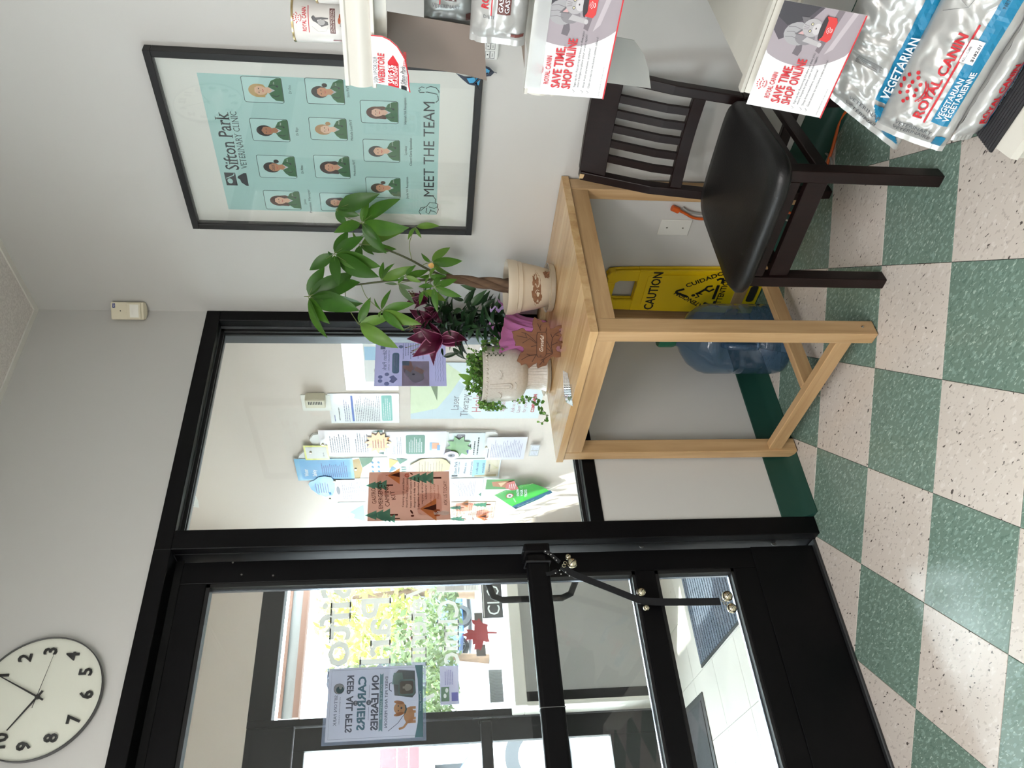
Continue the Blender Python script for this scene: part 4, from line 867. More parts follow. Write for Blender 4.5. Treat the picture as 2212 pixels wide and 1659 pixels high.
# ================================================================ FOOD BAGS
foil = mat('silver_foil', (180,180,178), .30, metal=.35, bump=.5, scale=35); blue_p = mat('print_teal_blue', (20,120,160), .35); 
def bag(nm, label, O, U, Vv, w, h, t, fn=None, cut=0.0, seed=1, group=None, m=foil, amp=.006, tuck=.06):
    O, U, Vv = V(O), V(U).normalized(), V(Vv).normalized(); N = U.cross(Vv)
    if N.dot(CAM-O) < 0: N = -N
    off = V((seed*3.1, seed*1.7, 0))
    def bulge(x, y):
        u = min(max(x/w,0),1); v = min(max(y/h,0),1); e = min(1, u/tuck*.5+.0)*min(1,(1-u)/tuck*.5) if tuck else 1
        return (max(0,1-abs(2*v-1)**3.2))**.5 * (1-(1-min(1,u/.10))**2*.75) * (1-(1-min(1,(1-u)/.10))**2*.75)
    def F(x, y, h_=0):
        y2 = y; xl = x + cut*(y/h)*max(0,1-x/(w*.5))
        c = noise.noise(V((x*14,y*18,0))+off)*amp + abs(noise.noise(V((x*34,y*30,3))+off))*amp*.8*0+(abs(noise.noise(V((x*26,y*30,5))+off))-.2)*amp*1.5+noise.noise(V((x*60,y*60,7))+off)*amp*.35
        return O + U*xl + Vv*y2 + N*(t*bulge(x,y)+c+h_)
    b = M().use(m); b.grid(lambda u,v: F(u*w, v*h), 110, 44)
    b.grid(lambda u,v: O + U*(u*w+cut*v*max(0,1-u/.5)) + Vv*(v*h) - N*(t*.9*bulge(u*w,v*h)) + N*noise.noise(V((u*w*14,v*h*18,0))+off)*amp, 20, 10)
    r_ = thing(nm, label, 'bag', O, group); b.build('pouch', r_, smooth=50)
    # crimped seam at the end
    M().use(m).grid(lambda u,v: F(.0,v*h) - U*(.013*u) + N*(.0008*math.sin(v*h*600)-.001), 3, 24).build('seam', r_, smooth=60)
    s = Sheet((0,0,0),(1,0,0),(0,1,0), warp=F, eps=.0004); s.k = 4
    if fn: fn(s, w, h)
    s.done(r_); return r_
gr = ink((90,92,96)); wt = ink((226,232,236)); pale = ink((206,208,206))
def G(s, m_, x0, y0, x1, y1): s.rect(m_, x0, y0, x1, y1, max(2,int(abs(x1-x0)/.008)), max(1,int(abs(y1-y0)/.008)))
def fB(s, w, h):
    G(s, blue_p, .058,.020,.36,.054); G(s, blue_p, .000,.010,.032,.030)
    G(s, red_m, .052,.0635,.262,.0675)
    s.fitl(red_m, 'ROYAL CANIN', (.058,.074),(.240,.074), h=.0175, bold=.03)
    crown(s, .110,.092,.062)
    s.fitl(wt, 'VEGETARIAN', (.068,.0385),(.160,.0385), h=.0105, bold=.02); s.fitl(wt, 'VÉGÉTARIENNE', (.068,.0245),(.178,.0245), h=.0105, bold=.02)
    s.text(gr, 'VETERINARY', .030,.118,.0135, rot=math.radians(-90), bold=.01); s.text(gr, 'VÉTÉRINAIRE', .016,.118,.0135, rot=math.radians(-90), bold=.01)
    G(s, mat('price_label', (226,222,226), .5), .190,.040,.235,.066); s.fitl(dk, 'REG. 0088', (.192,.058),(.222,.058), h=.004); s.fitl(dk, '$182.01', (.196,.043),(.228,.043), h=.005, bold=.02)
    s.line(ink((110,110,112)), [(.262,.138),(.285,.100),(.300,.138)], .001); s.line(ink((110,110,112)), [(.285,.100),(.33,.090),(.37,.110)], .001)
    s.fitl(dk, 'NET WT / POIDS', (.30,.040),(.37,.040), h=.006)
bag('pet_food_bag', 'silver vegetarian dog food bag with red lettering lying in front on the bottom shelf', (-.800,-1.392,.238), (0,-1,0), (.085,.0,.125), .46, .150, .040, fB, seed=2, group='dog food bags on the bottom shelf')
def fC(s, w, h):
    G(s, red_m, .040,.0180,.200,.0205); s.fitl(red_m, 'ROYAL CANIN', (.042,.0245),(.170,.0245), h=.0125, bold=.03)
    G(s, blue_p, .030,.0,.30,.0145); s.fitl(wt, 'ANALLERGENIC', (.075,.0025),(.170,.0025), h=.008, bold=.02); s.text(gr, 'VET', .004,.010,.010, bold=.01)
bag('pet_food_bag', 'flat white hypoallergenic food bag squeezed under the others on the black ribbed liner', (-.806,-1.432,.197), (0,-1,0), (-.012,0,.05), .46, .052, .022, fC, seed=5, amp=.003, group='dog food bags on the bottom shelf')
def fA(s, w, h):
    G(s, blue_p, .085,.048,.36,.112); s.poly(blue_p, [(.0,.030),(.006,.062),(.030,.085),(.052,.094),(.052,.070),(.035,.030),(.020,.012)]) if 0 else None
    for i in range(12): G(s, blue_p, .004+i*.006,.012+.0055*i,.011+i*.006,.012+.0055*i+.050-.0022*abs(i-5))
    s.fitl(wt, 'VEGETARIAN', (.098,.086),(.262,.086), h=.0190, bold=.02); s.fitl(wt, 'VÉGÉTARIEN', (.098,.057),(.262,.057), h=.0190, bold=.02)
    s.text(gr, 'VÉTÉRINAIRE', .020,.165,.016, rot=math.radians(-90), bold=.01); s.text(gr, 'VETERINARY', .044,.165,.016, rot=math.radians(-90), bold=.01)
    for i in range(14): s.line(ink((70,70,72)), [(.150+.002*i,.185),(.152+.0016*i,.135-.002*(i%4))], .0009)
    s.fitl(gr, 'Net / Poids  Complete food for dogs / Aliment complet pour chiens', (.070,.020),(.42,.020), h=.006)
bag('pet_food_bag', 'crumpled silver vegetarian food bag standing behind, partly under the hanging card', (-.690,-1.318,.262), (0,-1,0), (.070,0,.205), .55, .222, .052, fA, cut=.105, seed=9, amp=.008, group='dog food bags on the bottom shelf')
def fG(s, w, h):
    G(s, ink((96,52,48)), .060,.034,.30,.060); G(s, red_m, .055,.070,.2,.0725); s.fitl(red_m, 'ROYAL CANIN', (.068,.078),(.178,.078), h=.013, bold=.03)
    s.fitl(wt, 'GASTROINTESTINAL', (.064,.049),(.205,.049), h=.0085, bold=.01); s.fitl(wt, 'GASTRO-INTESTINALE', (.064,.037),(.205,.037), h=.0085, bold=.01)
    G(s, ink((110,58,52)), .012,.004,.020,.030); s.text(gr, 'DIETE', .050,.086,.009, rot=math.radians(-90))
bag('pet_food_bag', 'grey gastrointestinal food bag lying on the middle shelf behind its clear strip', (-.645,-1.498,1.150), (0,-1,0), (.012,0,.11), .35, .112, .030, fG, seed=13, amp=.005, group='food bags on the middle shelf')
def fG2(s, w, h):
    G(s, ink((84,48,46)), .048,.036,.30,.060); G(s, red_m, .040,.068,.2,.070); s.fitl(wt, 'GASTROINTESTINAL', (.050,.049),(.200,.049), h=.0085); s.fitl(wt, 'GASTRO-INTESTINALE', (.050,.038),(.200,.038), h=.0085); s.text(gr, 'VETERINARY', .034,.085,.010, rot=math.radians(-90)); G(s, ink((80,44,42)), .004,.004,.022,.016)
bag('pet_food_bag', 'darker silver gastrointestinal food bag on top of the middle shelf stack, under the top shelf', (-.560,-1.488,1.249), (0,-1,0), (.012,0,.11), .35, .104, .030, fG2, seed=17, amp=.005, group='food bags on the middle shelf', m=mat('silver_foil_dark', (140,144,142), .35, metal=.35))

# ================================================================ PLANTS
def leafmesh(b, base, tip, nrm, wid, droop=.12, fold=.22, n=8, shape='ob', mids=None):
    base, tip = V(base), V(tip); ax = tip-base; L = ax.length; a = ax.normalized(); n_ = V(nrm); n_ = (n_-a*n_.dot(a))
    n_ = n_.normalized() if n_.length > 1e-5 else a.orthogonal().normalized(); s_ = a.cross(n_); rows = []
    for i in range(n+1):
        t = i/n
        if shape == 'ob': w_ = math.sin(math.pi*min(1,t)**.82)**.85*(1-.15*t) if 0 < t < 1 else 0
        elif shape == 'lance': w_ = math.sin(math.pi*t**.7) if 0 < t < 1 else 0
        elif shape == 'petal': w_ = math.sin(math.pi*(.08+.92*t)**.75) if t < 1 else 0
        else: w_ = math.sqrt(max(0,1-(2*t-1)**2))
        w_ = w_*wid*L/2; c = base + a*(L*t) + n_*(L*droop*math.sin(math.pi*t)*1.0 )
        e = n_*(w_*fold); rows.append((c-s_*w_+e, c-s_*w_*.5+e*.38, c, c+s_*w_*.5+e*.38, c+s_*w_+e))
    vs = [p for r in rows for p in r]; fs = [(i*5+j,i*5+j+1,(i+1)*5+j+1,(i+1)*5+j) for i in range(n) for j in range(4)]
    b.add(vs, fs); return b
def leafmat(name, c1, c2, rough=.38, tr=.35):
    m = bpy.data.materials.new(name); m.use_nodes = True; nt = m.node_tree; b = nt.nodes['Principled BSDF']; L = nt.links.new
    tc = nt.nodes.new('ShaderNodeTexCoord'); n = nt.nodes.new('ShaderNodeTexNoise'); n.inputs['Scale'].default_value = 22; L(tc.outputs['Object'], n.inputs['Vector'])
    mx = nt.nodes.new('ShaderNodeMix'); mx.data_type = 'RGBA'; mx.inputs[6].default_value = lin(c1); mx.inputs[7].default_value = lin(c2); L(n.outputs[0], mx.inputs[0]); L(mx.outputs[2], b.inputs['Base Color'])
    b.inputs['Roughness'].default_value = rough
    t = nt.nodes.new('ShaderNodeBsdfTranslucent'); L(mx.outputs[2], t.inputs[0]); ms_ = nt.nodes.new('ShaderNodeMixShader'); ms_.inputs[0].default_value = tr
    L(b.outputs[0], ms_.inputs[1]); L(t.outputs[0], ms_.inputs[2]); L(ms_.outputs[0], nt.nodes['Material Output'].inputs[0]); MATS[name] = m; return m
lg = [leafmat('leaf_green', (50,92,30), (70,120,36)), leafmat('leaf_mid', (62,108,36), (90,138,44)), leafmat('leaf_young', (96,136,52), (118,158,62)), leafmat('leaf_under', (100,128,88), (124,148,108))]
PC = V((-.186,-.340,TZ)); FH = V((_F.x,_F.y,0)).normalized()
mt = thing('money_tree_pot', 'tall leafy money tree in a worn cream ceramic pot at the right of the table', 'potted plant', PC)
cer = mat('cream_ceramic', (208,196,176), .38, noise_amt=.3, scale=14, rgb2=(196,180,158))
def potlathe(prof, m, nm, c, n=48, sm=40, **k):
    prof = [(r, z*1.05) for r,z in prof]; return M().use(m).lathe(prof, c, n, **k).build(nm, mt, smooth=sm)
ps = .098
potlathe([(0,.012),(.062,.012),(.066,.020),(.078,.06),(.087,.105),(.0885,.112),(.091,.114),(.0925,.125),(.0925,.128),(.0955,.130),(.0975,.140),(.0985,.158),(.0975,.162),(.094,.163),(.0915,.158),(.088,.135),(.0,.135)], cer, 'pot', PC)
potlathe([(0,.1352),(.0895,.1352)], mat('potting_soil', (52,38,30), .95, noise_amt=.8, scale=220, bump=1), 'soil', PC)
potlathe([(0,.001),(.080,.001),(.084,.004),(.086,.020),(.089,.022),(.088,.024),(.083,.021),(.080,.006),(0,.005)], clear('saucer_clear', (246,244,238), .05, 1.5, .35, (226,214,196)), 'saucer', PC)
# worn patches where the glaze has flaked
pm = mat('bare_clay', (146,106,78), .8, noise_amt=.6, scale=90, rgb2=(116,82,60)); f0 = math.atan2(CAM.y-PC.y, CAM.x-PC.x)
def pr_r(z): 
    for (r1,z1),(r2,z2) in zip([(.066,.020),(.078,.06),(.087,.105)], [(.078,.06),(.087,.105),(.0885,.112)]):
        if z1 <= z <= z2: return r1+(r2-r1)*(z-z1)/(z2-z1)
    return .09
def pw(x, y, h): r = pr_r(y)+.0004+h; t = f0 + x/.083; return PC + V((r*math.cos(t), r*math.sin(t), y*1.05))
s = Sheet((0,0,0),(1,0,0),(0,1,0), warp=pw, eps=.0001)
def blot(cx, cy, rx_, ry_, seed):
    rr_ = random.Random(seed); pts = []
    for k in range(40):
        a = 2*math.pi*k/40; q_ = 1+.35*noise.noise(V((math.cos(a)*2.2+seed, math.sin(a)*2.2, 0)))+rr_.uniform(-.12,.12); pts.append((cx+rx_*q_*math.cos(a), cy+ry_*q_*math.sin(a)))
    c_ = (cx,cy)
    for i in range(40): s.b.use(pm).poly([s.P(*c_), s.P(*pts[i]), s.P(*pts[(i+1)%40])])
    s.k += 1
blot(-.004,.066,.066,.0125,3); blot(-.040,.062,.026,.014,5); blot(.022,.072,.030,.011,8); blot(-.020,.078,.020,.006,12); blot(.060,.032,.020,.011,4); s.done(mt, 'worn_patch')
def D(px_, py_, dd=0.0):
    p = AP(px_, py_, PC + FH*dd, FH)
    return p if p.x < -.045 else AX(px_, py_, -.045)
bark = mat('bark', (112,88,68), .85, noise_amt=.7, scale=60, rgb2=(76,58,46), bump=.8, stretch=(1,1,.25)); stem = mat('green_stem', (70,74,44), .6); petm = mat('petiole', (126,140,84), .5)
for k in range(3):
    pts = []
    for i in range(14):
        t = i/13; x = 1112-148*t; y = 617-8*t-10*t*t; a = 2*math.pi*(k/3+t*.9); r = .013*(1-.45*t)
        p = D(x, y); pts.append(p + V((_R.x,_R.y,0))*(r*math.cos(a)) + FH*(r*math.sin(a)))
    M().use(bark).tube(pts, [.0155*(1-.62*i/13)+.0015 for i in range(14)], 10).build('trunk', mt, smooth=60)
M().use(bark).sphere(D(1102,621), .021, 14, (1.1,1,1.2)).build('trunk_base', mt, smooth=60)
br = [D(968,600), D(940,603), D(900,606), D(860,605), D(820,609), D(780,614), D(745,618), D(718,620,.01), D(692,628,.02), D(668,640,.02)]
M().use(stem).tube(smoothpts(br,4), [.0048-.0028*i/36 for i in range(37)], 8).build('branch', mt, smooth=60)
br2 = [D(965,599), D(942,590,-.01), D(917,578,-.01), D(890,563,-.02), D(862,550,-.03), D(837,540,-.03), D(812,530,-.04), D(790,505,-.05), D(781,483,-.06)]
M().use(stem).tube(smoothpts(br2,4), [.0048-.0028*i/32 for i in range(33)], 8).build('branch', mt, smooth=60)
Z2 = lambda x,y: (660+.1809*x, 480+.1809*y); Z5 = lambda x,y: (640+.3436*x, 380+.3436*y)
hubs = [  # hub, tips, branch root, depth, base material
 (Z2(30,890), [Z2(228,528),Z2(580,600),Z2(690,970),Z2(645,1055),Z2(655,715),Z2(265,1388),Z2(292,1215)], br[9], -.03, 0, .46),
 (Z2(340,380), [Z2(45,575),Z2(268,345),Z2(508,105),Z2(700,170),Z2(900,530),Z2(880,655),Z2(398,765)], br2[7], -.08, 0, .42),
 (Z5(410,295), [Z5(235,358),Z5(458,152),Z5(655,145),Z5(712,325),Z5(512,400),Z5(568,490)], br2[8], -.10, 0, .44),
 (Z5(248,208), [Z5(526,112),Z5(415,170),Z5(400,250),Z5(320,312)], br2[8], -.05, 0, .42),
 (Z2(645,262), [Z2(1090,322),Z2(900,345),Z2(1178,108),Z2(560,110),Z2(635,632),Z2(820,390)], br2[6], .02, 1, .30),
 (Z2(905,1055), [Z2(1022,802),Z2(1308,968),Z2(1390,1220),Z2(1185,1300),Z2(820,905),Z2(880,1140)], br[5], -.05, 1, .30),
 (Z2(630,1215), [Z2(778,895),Z2(882,1282),Z2(1035,1130),Z2(1110,1505)], br[6], -.02, 1, .38),
 (Z2(1500,475), [Z2(1380,368),Z2(1728,300),Z2(1875,462),Z2(1780,638)], br2[2], -.02, 1, .36),
 (Z2(900,690), [Z2(930,472),Z2(1065,490),Z2(1320,522),Z2(1145,695)], br[3], .0, 1, .28),
 (Z2(1190,640), [Z2(1318,510),Z2(1470,575),Z2(1385,718),Z2(1100,735)], br[2], -.05, 1, .34),
 (Z2(1530,770), [Z2(1348,770),Z2(1620,620),Z2(1812,680),Z2(1870,893),Z2(1575,1080)], br[1], -.08, 1, .33),
 (Z2(1410,812), [Z2(1362,990),Z2(1470,905),Z2(1680,945)], br[1], -.06, 1, .38),
 (Z2(1105,742), [Z2(1300,968),Z2(1290,790),Z2(940,730)], br[2], .03, 3, .28),
 (Z2(1312,55), [Z2(1600,45),Z2(1385,190),Z2(1222,212)], br2[3], -.03, 2, .30),
 (Z2(1480,640), [Z2(1352,655),Z2(1560,540),Z2(1690,640),Z2(1430,745),Z2(1590,700)], br2[1], -.06, 1, .34)]
r_ = random.Random(11)
for hb, tips, root, dd, mi, wid in hubs:
    h3 = D(*hb, dd); mid = (V(root)+h3)/2 + V((0,0,.015)); M().use(petm).tube(smoothpts([root, mid, h3],5), .0013, 6).build('petiole', mt, smooth=60)
    for tp in tips:
        t3 = D(*tp, dd + r_.uniform(-.05,.04)); vd = (CAM-h3).normalized(); nr = (vd + V((r_.uniform(-.5,.5), r_.uniform(-.5,.5), r_.uniform(.1,.9)))).normalized()
        L_ = (t3-h3).length; mm = lg[mi if r_.random() < .7 else min(mi+1,3)]
        b = M().use(mm); leafmesh(b, h3+(t3-h3)*.04, t3, nr, wid*r_.uniform(.88,1.1), droop=r_.uniform(.03,.10), fold=.20)
        b.use(petm).tube([h3, h3+(t3-h3)*.3+nr.normalized()*L_*.045], .0007, 4)
        b.build('leaflet', mt, smooth=70, recalc=False)
M().use(mat('yellow_leaf', (214,170,96), .6)).add([], []); b = M().use(MATS['yellow_leaf']); leafmesh(b, D(938,575,-.03), D(924,572,-.03), (CAM-PC), .9); b.build('withered_leaf', mt, smooth=60)
# ---------------------------------------------------------------- LILY in pink wrap
LC = V((-.232,-.116,TZ)); 
def DL(px_, py_, dd=0.0): return AP(px_, py_, LC + FH*dd, FH)
ll = thing('lily_plant', 'dark burgundy lilies with black green leaves in crinkled pink wrap between the pots', 'potted plant', LC)
pink = mat('pink_wrap', (206,132,200), .45, bump=.6, scale=60)
def wrapf(u, v):
    a = 2*math.pi*u; z = .004+.176*v; r = .068+.030*v+.045*v**4; k = noise.noise(V((math.cos(a)*2.5, math.sin(a)*2.5, v*1.5+4)))
    k2 = noise.noise(V((math.cos(a)*7, math.sin(a)*7, v*2+9))); r *= 1+.30*k*v+.22*k2*(.3+v)
    return LC + V((r*math.cos(a), r*math.sin(a), z + .035*v*k + .02*v*k2))
M().use(pink).grid(wrapf, 96, 20).build('paper_wrap', ll, smooth=35, weld=True)
M().use(mat('grower_pot', (60,44,60), .5)).lathe([(0,.0),(.040,.0),(.046,.10),(0,.10)], LC, 24).build('inner_pot', ll, smooth=40)
M().use(mat('violet_ribbon', (186,160,214), .25, metal=.3)).grid(lambda u,v: DL(1058+v*34, 672-8*u+6*math.sin(v*14)*.6, -.05), 6, 24).build('ribbon', ll, smooth=60)
lm = [leafmat('lily_leaf', (22,46,26), (34,66,34), .3, .12), leafmat('lily_leaf_light', (58,92,56), (84,118,78), .3, .2)]
stems = [[DL(1120,684),DL(1040,672),DL(960,668,.02),DL(905,650,.03)], [DL(1120,690,.0),DL(1040,690,-.02),DL(960,700,-.02),DL(905,690,-.02)], [DL(1120,695,-.02),DL(1050,705,-.04),DL(985,722,-.05),DL(958,730,-.05)], [DL(1120,688,.02),DL(1050,680,.04),DL(990,690,.05),DL(930,705,.04)]]
for st_ in stems: M().use(lm[0]).tube(smoothpts(st_,5), .0028, 7).build('stem', ll, smooth=60)
r_ = random.Random(5); 
for k in range(140):
    st_ = smoothpts(stems[k%4],8); i = int(r_.uniform(.12,.93)*(len(st_)-1)); p = st_[i]; a = r_.uniform(0,2*math.pi); L_ = r_.uniform(.055,.10)
    d_ = V((_R.x,_R.y,0))*math.cos(a)+FH*math.sin(a)*.8; d_ = (d_ + V((0,0,r_.uniform(-.45,.55)))).normalized()
    b = M().use(lm[0] if r_.random() < .8 else lm[1]); leafmesh(b, p, p+d_*L_, V((0,0,1))+(CAM-p).normalized()*.6, r_.uniform(.24,.36), droop=.10, fold=.25, shape='lance'); b.build('leaf', ll, smooth=70, recalc=False)
ZL = lambda x,y: (850+.16875*x, 600+.16875*y)
for (a0_,a1_) in ((ZL(1060,150),ZL(850,90)),(ZL(900,330),ZL(1060,130)),(ZL(980,370),ZL(1200,150)),(ZL(1040,360),ZL(1210,200)),(ZL(1130,390),ZL(1310,260)),(ZL(1120,350),ZL(1240,160)),(ZL(900,290),ZL(740,250)),(ZL(620,900),ZL(640,1010)),(ZL(640,1010),ZL(840,960)),(ZL(760,900),ZL(930,1050)),(ZL(1130,830),ZL(1330,925)),(ZL(1240,740),ZL(1390,930)),(ZL(1180,700),ZL(1340,690))):
    b = M().use(lm[0] if r_.random()<.6 else lm[1]); leafmesh(b, DL(*a0_,-.02), DL(*a1_,-.03), (CAM-LC).normalized()+V((0,0,.3)), .30, droop=.06, shape='lance'); b.build('leaf', ll, smooth=70, recalc=False)
pet = leafmat('burgundy_petal', (72,12,40), (104,28,64), .35, .25); pet_e = leafmat('petal_edge', (176,104,140), (190,120,150), .4, .2); ant = mat('anther', (90,50,40), .7); thr = mat('throat', (150,160,90), .5)
def lily(th, tips, nm='blossom', dd=0.0, mouth=None):
    t3 = DL(*th, dd); f_ = None
    head = M().use(pet)
    for tp, d2, cl in tips:
        e3 = DL(*tp, dd+d2); ax = e3-t3; L_ = ax.length; nr = (CAM-t3).normalized() + V((r_.uniform(-.3,.3),r_.uniform(-.3,.3),.4)); n_ = (nr-ax.normalized()*nr.dot(ax.normalized())).normalized(); s_ = ax.normalized().cross(n_)
        rows = []; N_ = 9
        for i in range(N_+1):
            t = i/N_; w_ = math.sin(math.pi*(.06+.94*t)**.72)*L_*.25 if t < 1 else .0004; c = t3 + ax*t + n_*(L_*(.20*math.sin(math.pi*t)-cl*max(0,t-.65)**1.5*2.0)); rows.append([c+s_*(w_*j)+n_*(w_*.35*abs(j)+.0012*math.sin(t*30)*abs(j)) for j in (-1,-.86,-.4,0,.4,.86,1)])
        vs = [p for r in rows for p in r]; b_ = M()
        for i in range(N_):
            for j in range(6):
                b_.use(pet_e if j in (0,5) else pet); b_.add([vs[i*7+j],vs[i*7+j+1],vs[(i+1)*7+j+1],vs[(i+1)*7+j]], [(0,1,2,3)])
        b_.build('petal', ll, smooth=70, recalc=False, weld=True)
    if mouth:
        for k in range(6):
            e3 = DL(mouth[0]+r_.uniform(-9,9), mouth[1]+r_.uniform(-9,9), dd-.02); M().use(thr).tube([t3,(t3+e3)/2+V((0,0,.004)),e3], .0009, 5).build('stamen', ll); M().use(ant).sphere(e3, .0028, 6, (.6,.6,1.5)).build('anther', ll)
def ZZ(*l): return [(ZL(x,y),d,c) for x,y,d,c in l]
lily(ZL(600,780), ZZ((170,780,0,.15),(250,1010,-.02,.3),(490,1090,-.03,.6),(330,640,-.05,.1),(440,560,.02,.2),(230,650,.02,.2)), mouth=ZL(210,945), dd=-.05)
lily(ZL(600,790), ZZ((950,780,-.01,.6),(880,860,-.01,.5),(500,1060,.01,.5)), dd=-.05)
lily(ZL(470,520), ZZ((200,620,0,.2),(200,410,0,.2),(400,620,-.04,.2),(330,420,-.03,.2),(560,420,.02,.2),(300,700,.0,.2)), mouth=ZL(160,640), dd=-.02)
lily(ZL(420,300), ZZ((200,190,0,.2),(170,300,.0,.3),(330,170,-.02,.2),(430,160,.0,.3),(270,390,-.03,.2)), mouth=ZL(190,200), dd=.03)
lily(ZL(520,430), ZZ((350,470,0,.2),(380,380,-.02,.1),(480,560,-.03,.2),(640,600,.0,.3)), dd=.0)
# ---------------------------------------------------------------- FACE PLANTER
HC = AZ(1189,808,TZ); HC = V((HC.x,HC.y,TZ)); HC += FH*.030
fp = thing('face_planter', 'white ceramic head planter with sleeping face and trailing green plant on the table', 'potted plant', HC)
cw = mat('white_ceramic', (216,212,205), .28, noise_amt=.5, scale=140, rgb2=(196,190,180), coat=.3)
f0 = math.atan2(CAM.y-HC.y, CAM.x-HC.x); RH = .103
hp_ = [(0,.010),(.062,.010),(.064,.014),(.058,.026),(.055,.075),(.058,.088),(.072,.094),(.086,.108),(.096,.128),(.101,.155),(.103,.200),(.102,.240),(.105,.248),(.105,.252),(.100,.253),(.097,.245),(.096,.215),(0,.215)]
def flute(t, z): return 1-.035*(.5+.5*math.cos(t*34)) if .016 < z < .088 else 1
pf = []
for (r1,z1),(r2,z2) in zip(hp_, hp_[1:]):
    k = 4 if abs(z2-z1) > .02 else 1; pf += [(r1+(r2-r1)*i/k, z1+(z2-z1)*i/k) for i in range(k)]
pf.append(hp_[-1]); M().use(cw).lathe(pf, HC, 136, wob=flute).build('pot', fp, smooth=40)
M().use(mat('potting_soil')).lathe([(0,.2155),(.096,.2155)], HC, 32).build('soil', fp)
M().use(MATS['saucer_clear']).lathe([(0,.0005),(.060,.0005),(.072,.004),(.078,.016),(.082,.017),(.080,.019),(.075,.017),(.068,.006),(0,.003)], HC, 48).build('saucer', fp, smooth=40)
fa = f0 - math.radians(27)   # the face looks to the viewer's left
def hr(z): 
    for (r1,z1),(r2,z2) in zip(hp_[6:], hp_[7:]):
        if z1 <= z <= z2: return r1+(r2-r1)*(z-z1)/(z2-z1)
    return RH
def onh(x, z, h=0): t = fa + x/RH; r = hr(z)+h; return HC + V((r*math.cos(t), r*math.sin(t), z))
def relief(pts, r, nm='face_relief'): M().use(cw).tube(smoothpts([onh(x,z,.0008) for x,z in pts],3), r, 8).build(nm, fp, smooth=60)
relief([(-.006,.228),(-.0075,.165),(-.004,.152),(.003,.150),(.0095,.154),(.012,.165),(.007,.228)], .0042, 'nose'); M().use(cw).grid(lambda u,v: onh(-.006+.016*u-.001*v, .158+.070*v, .004*math.sin(math.pi*u)), 8, 6).build('nose', fp, smooth=60)
for sx in (-1,1):
    cx = .004+sx*.042; relief([(cx-.016,.196),(cx-.008,.189),(cx,.1865),(cx+.008,.189),(cx+.016,.196)], .0024, 'eyelid')
    for q_ in (-.013,-.008,-.003,.003,.008,.013): relief([(cx+q_,.1875+abs(q_)*.35),(cx+q_*1.25,.180+abs(q_)*.3)], .0014, 'eyelash')
relief([(-.010,.136),(-.003,.1315),(.004,.131),(.012,.1345),(.016,.139)], .0022, 'mouth')
for k in range(42):
    t = 2*math.pi*k/42; M().use(cw).sphere(HC+V((.1025*math.cos(t), .1025*math.sin(t), .238)), .0046, 8).build('bead', fp, smooth=60)
gi = leafmat('glazed_leaf_print', (74,86,58), (60,72,50), .4, 0)
s = Sheet((0,0,0),(1,0,0),(0,1,0), warp=lambda x,z,h: onh(x,z,.0004+h), eps=.0001)
gx = .125; s.line(gi, [(gx,.242),(gx+.002,.22),(gx,.20),(gx+.001,.172)], .0016)
for i,z_ in enumerate((.236,.229,.222,.213,.206,.198,.191,.184,.178)): s.ell(gi, gx+(.006 if i%2 else -.005), z_, .0042, .0026, 10, .6 if i%2 else -.6)
s.done(fp, 'vine_print')
r_ = random.Random(21); lt_m = [leafmat('vine_leaf', (62,108,36), (92,140,52), .35, .3), leafmat('vine_leaf_light', (110,158,62), (132,176,80), .35, .35)]; vst = mat('vine_stem', (96,112,58), .6)
def sprig(pts, nl, sz, nm='sprig'):
    P_ = smoothpts(pts, 5); b = M().use(vst).tube(P_, .0009, 5)
    for k in range(nl):
        p = P_[int((k+.5)/nl*(len(P_)-1))]; d_ = V((r_.uniform(-1,1), r_.uniform(-1,1), r_.uniform(-.5,.8))).normalized(); b.use(lt_m[0] if r_.random() < .7 else lt_m[1])
        L_ = sz*r_.uniform(.75,1.25); leafmesh(b, p, p+d_*L_, (CAM-p).normalized()+V((r_.uniform(-.5,.5),r_.uniform(-.5,.5),.5)), .82, droop=.08, fold=.15, n=4, shape='round')
    b.build(nm, fp, smooth=70, recalc=False)
for k in range(80):
    a = r_.uniform(0,2*math.pi); r0 = r_.uniform(0,.078); b0 = HC+V((r0*math.cos(a), r0*math.sin(a), .216)); r1 = r0+r_.uniform(.005,.035); hgt = r_.uniform(.03,.095)
    sprig([b0, b0+V((math.cos(a)*(r1-r0)*.4, math.sin(a)*(r1-r0)*.4, hgt*.6)), HC+V((r1*math.cos(a+.3), r1*math.sin(a+.3), .216+hgt))], 9, .013)
for k in range(30):
    a = f0 + math.radians(r_.uniform(-150,-62) if k < 24 else r_.uniform(40,80)); r0 = .090; b0 = HC+V((r0*math.cos(a), r0*math.sin(a), .230)); dr = r_.uniform(.03,.11); o_ = r_.uniform(.112,.126)
    sprig([b0, HC+V((o_*math.cos(a), o_*math.sin(a), .250)), HC+V(((o_+.004)*math.cos(a), (o_+.004)*math.sin(a), .250-dr*.6)), HC+V((o_*math.cos(a+.1), o_*math.sin(a+.1), .245-dr))], 9, .011)
def DH(px_, py_, dd=0.0): return AP(px_, py_, HC + FH*dd, FH)
for pts, nl in (([(1045,868),(1062,878),(1075,884),(1085,880)],12), ([(1110,865),(1125,868),(1140,864),(1155,868),(1165,878),(1172,890)],16), ([(1128,862),(1145,858),(1160,862),(1170,872)],12), ([(1165,880),(1178,892),(1180,905),(1172,912),(1162,912)],8), ([(1172,895),(1186,898)],3), ([(1040,866),(1050,884),(1064,888)],7)):
    sprig([DH(a,c,-.01) for a,c in pts], nl, .014)
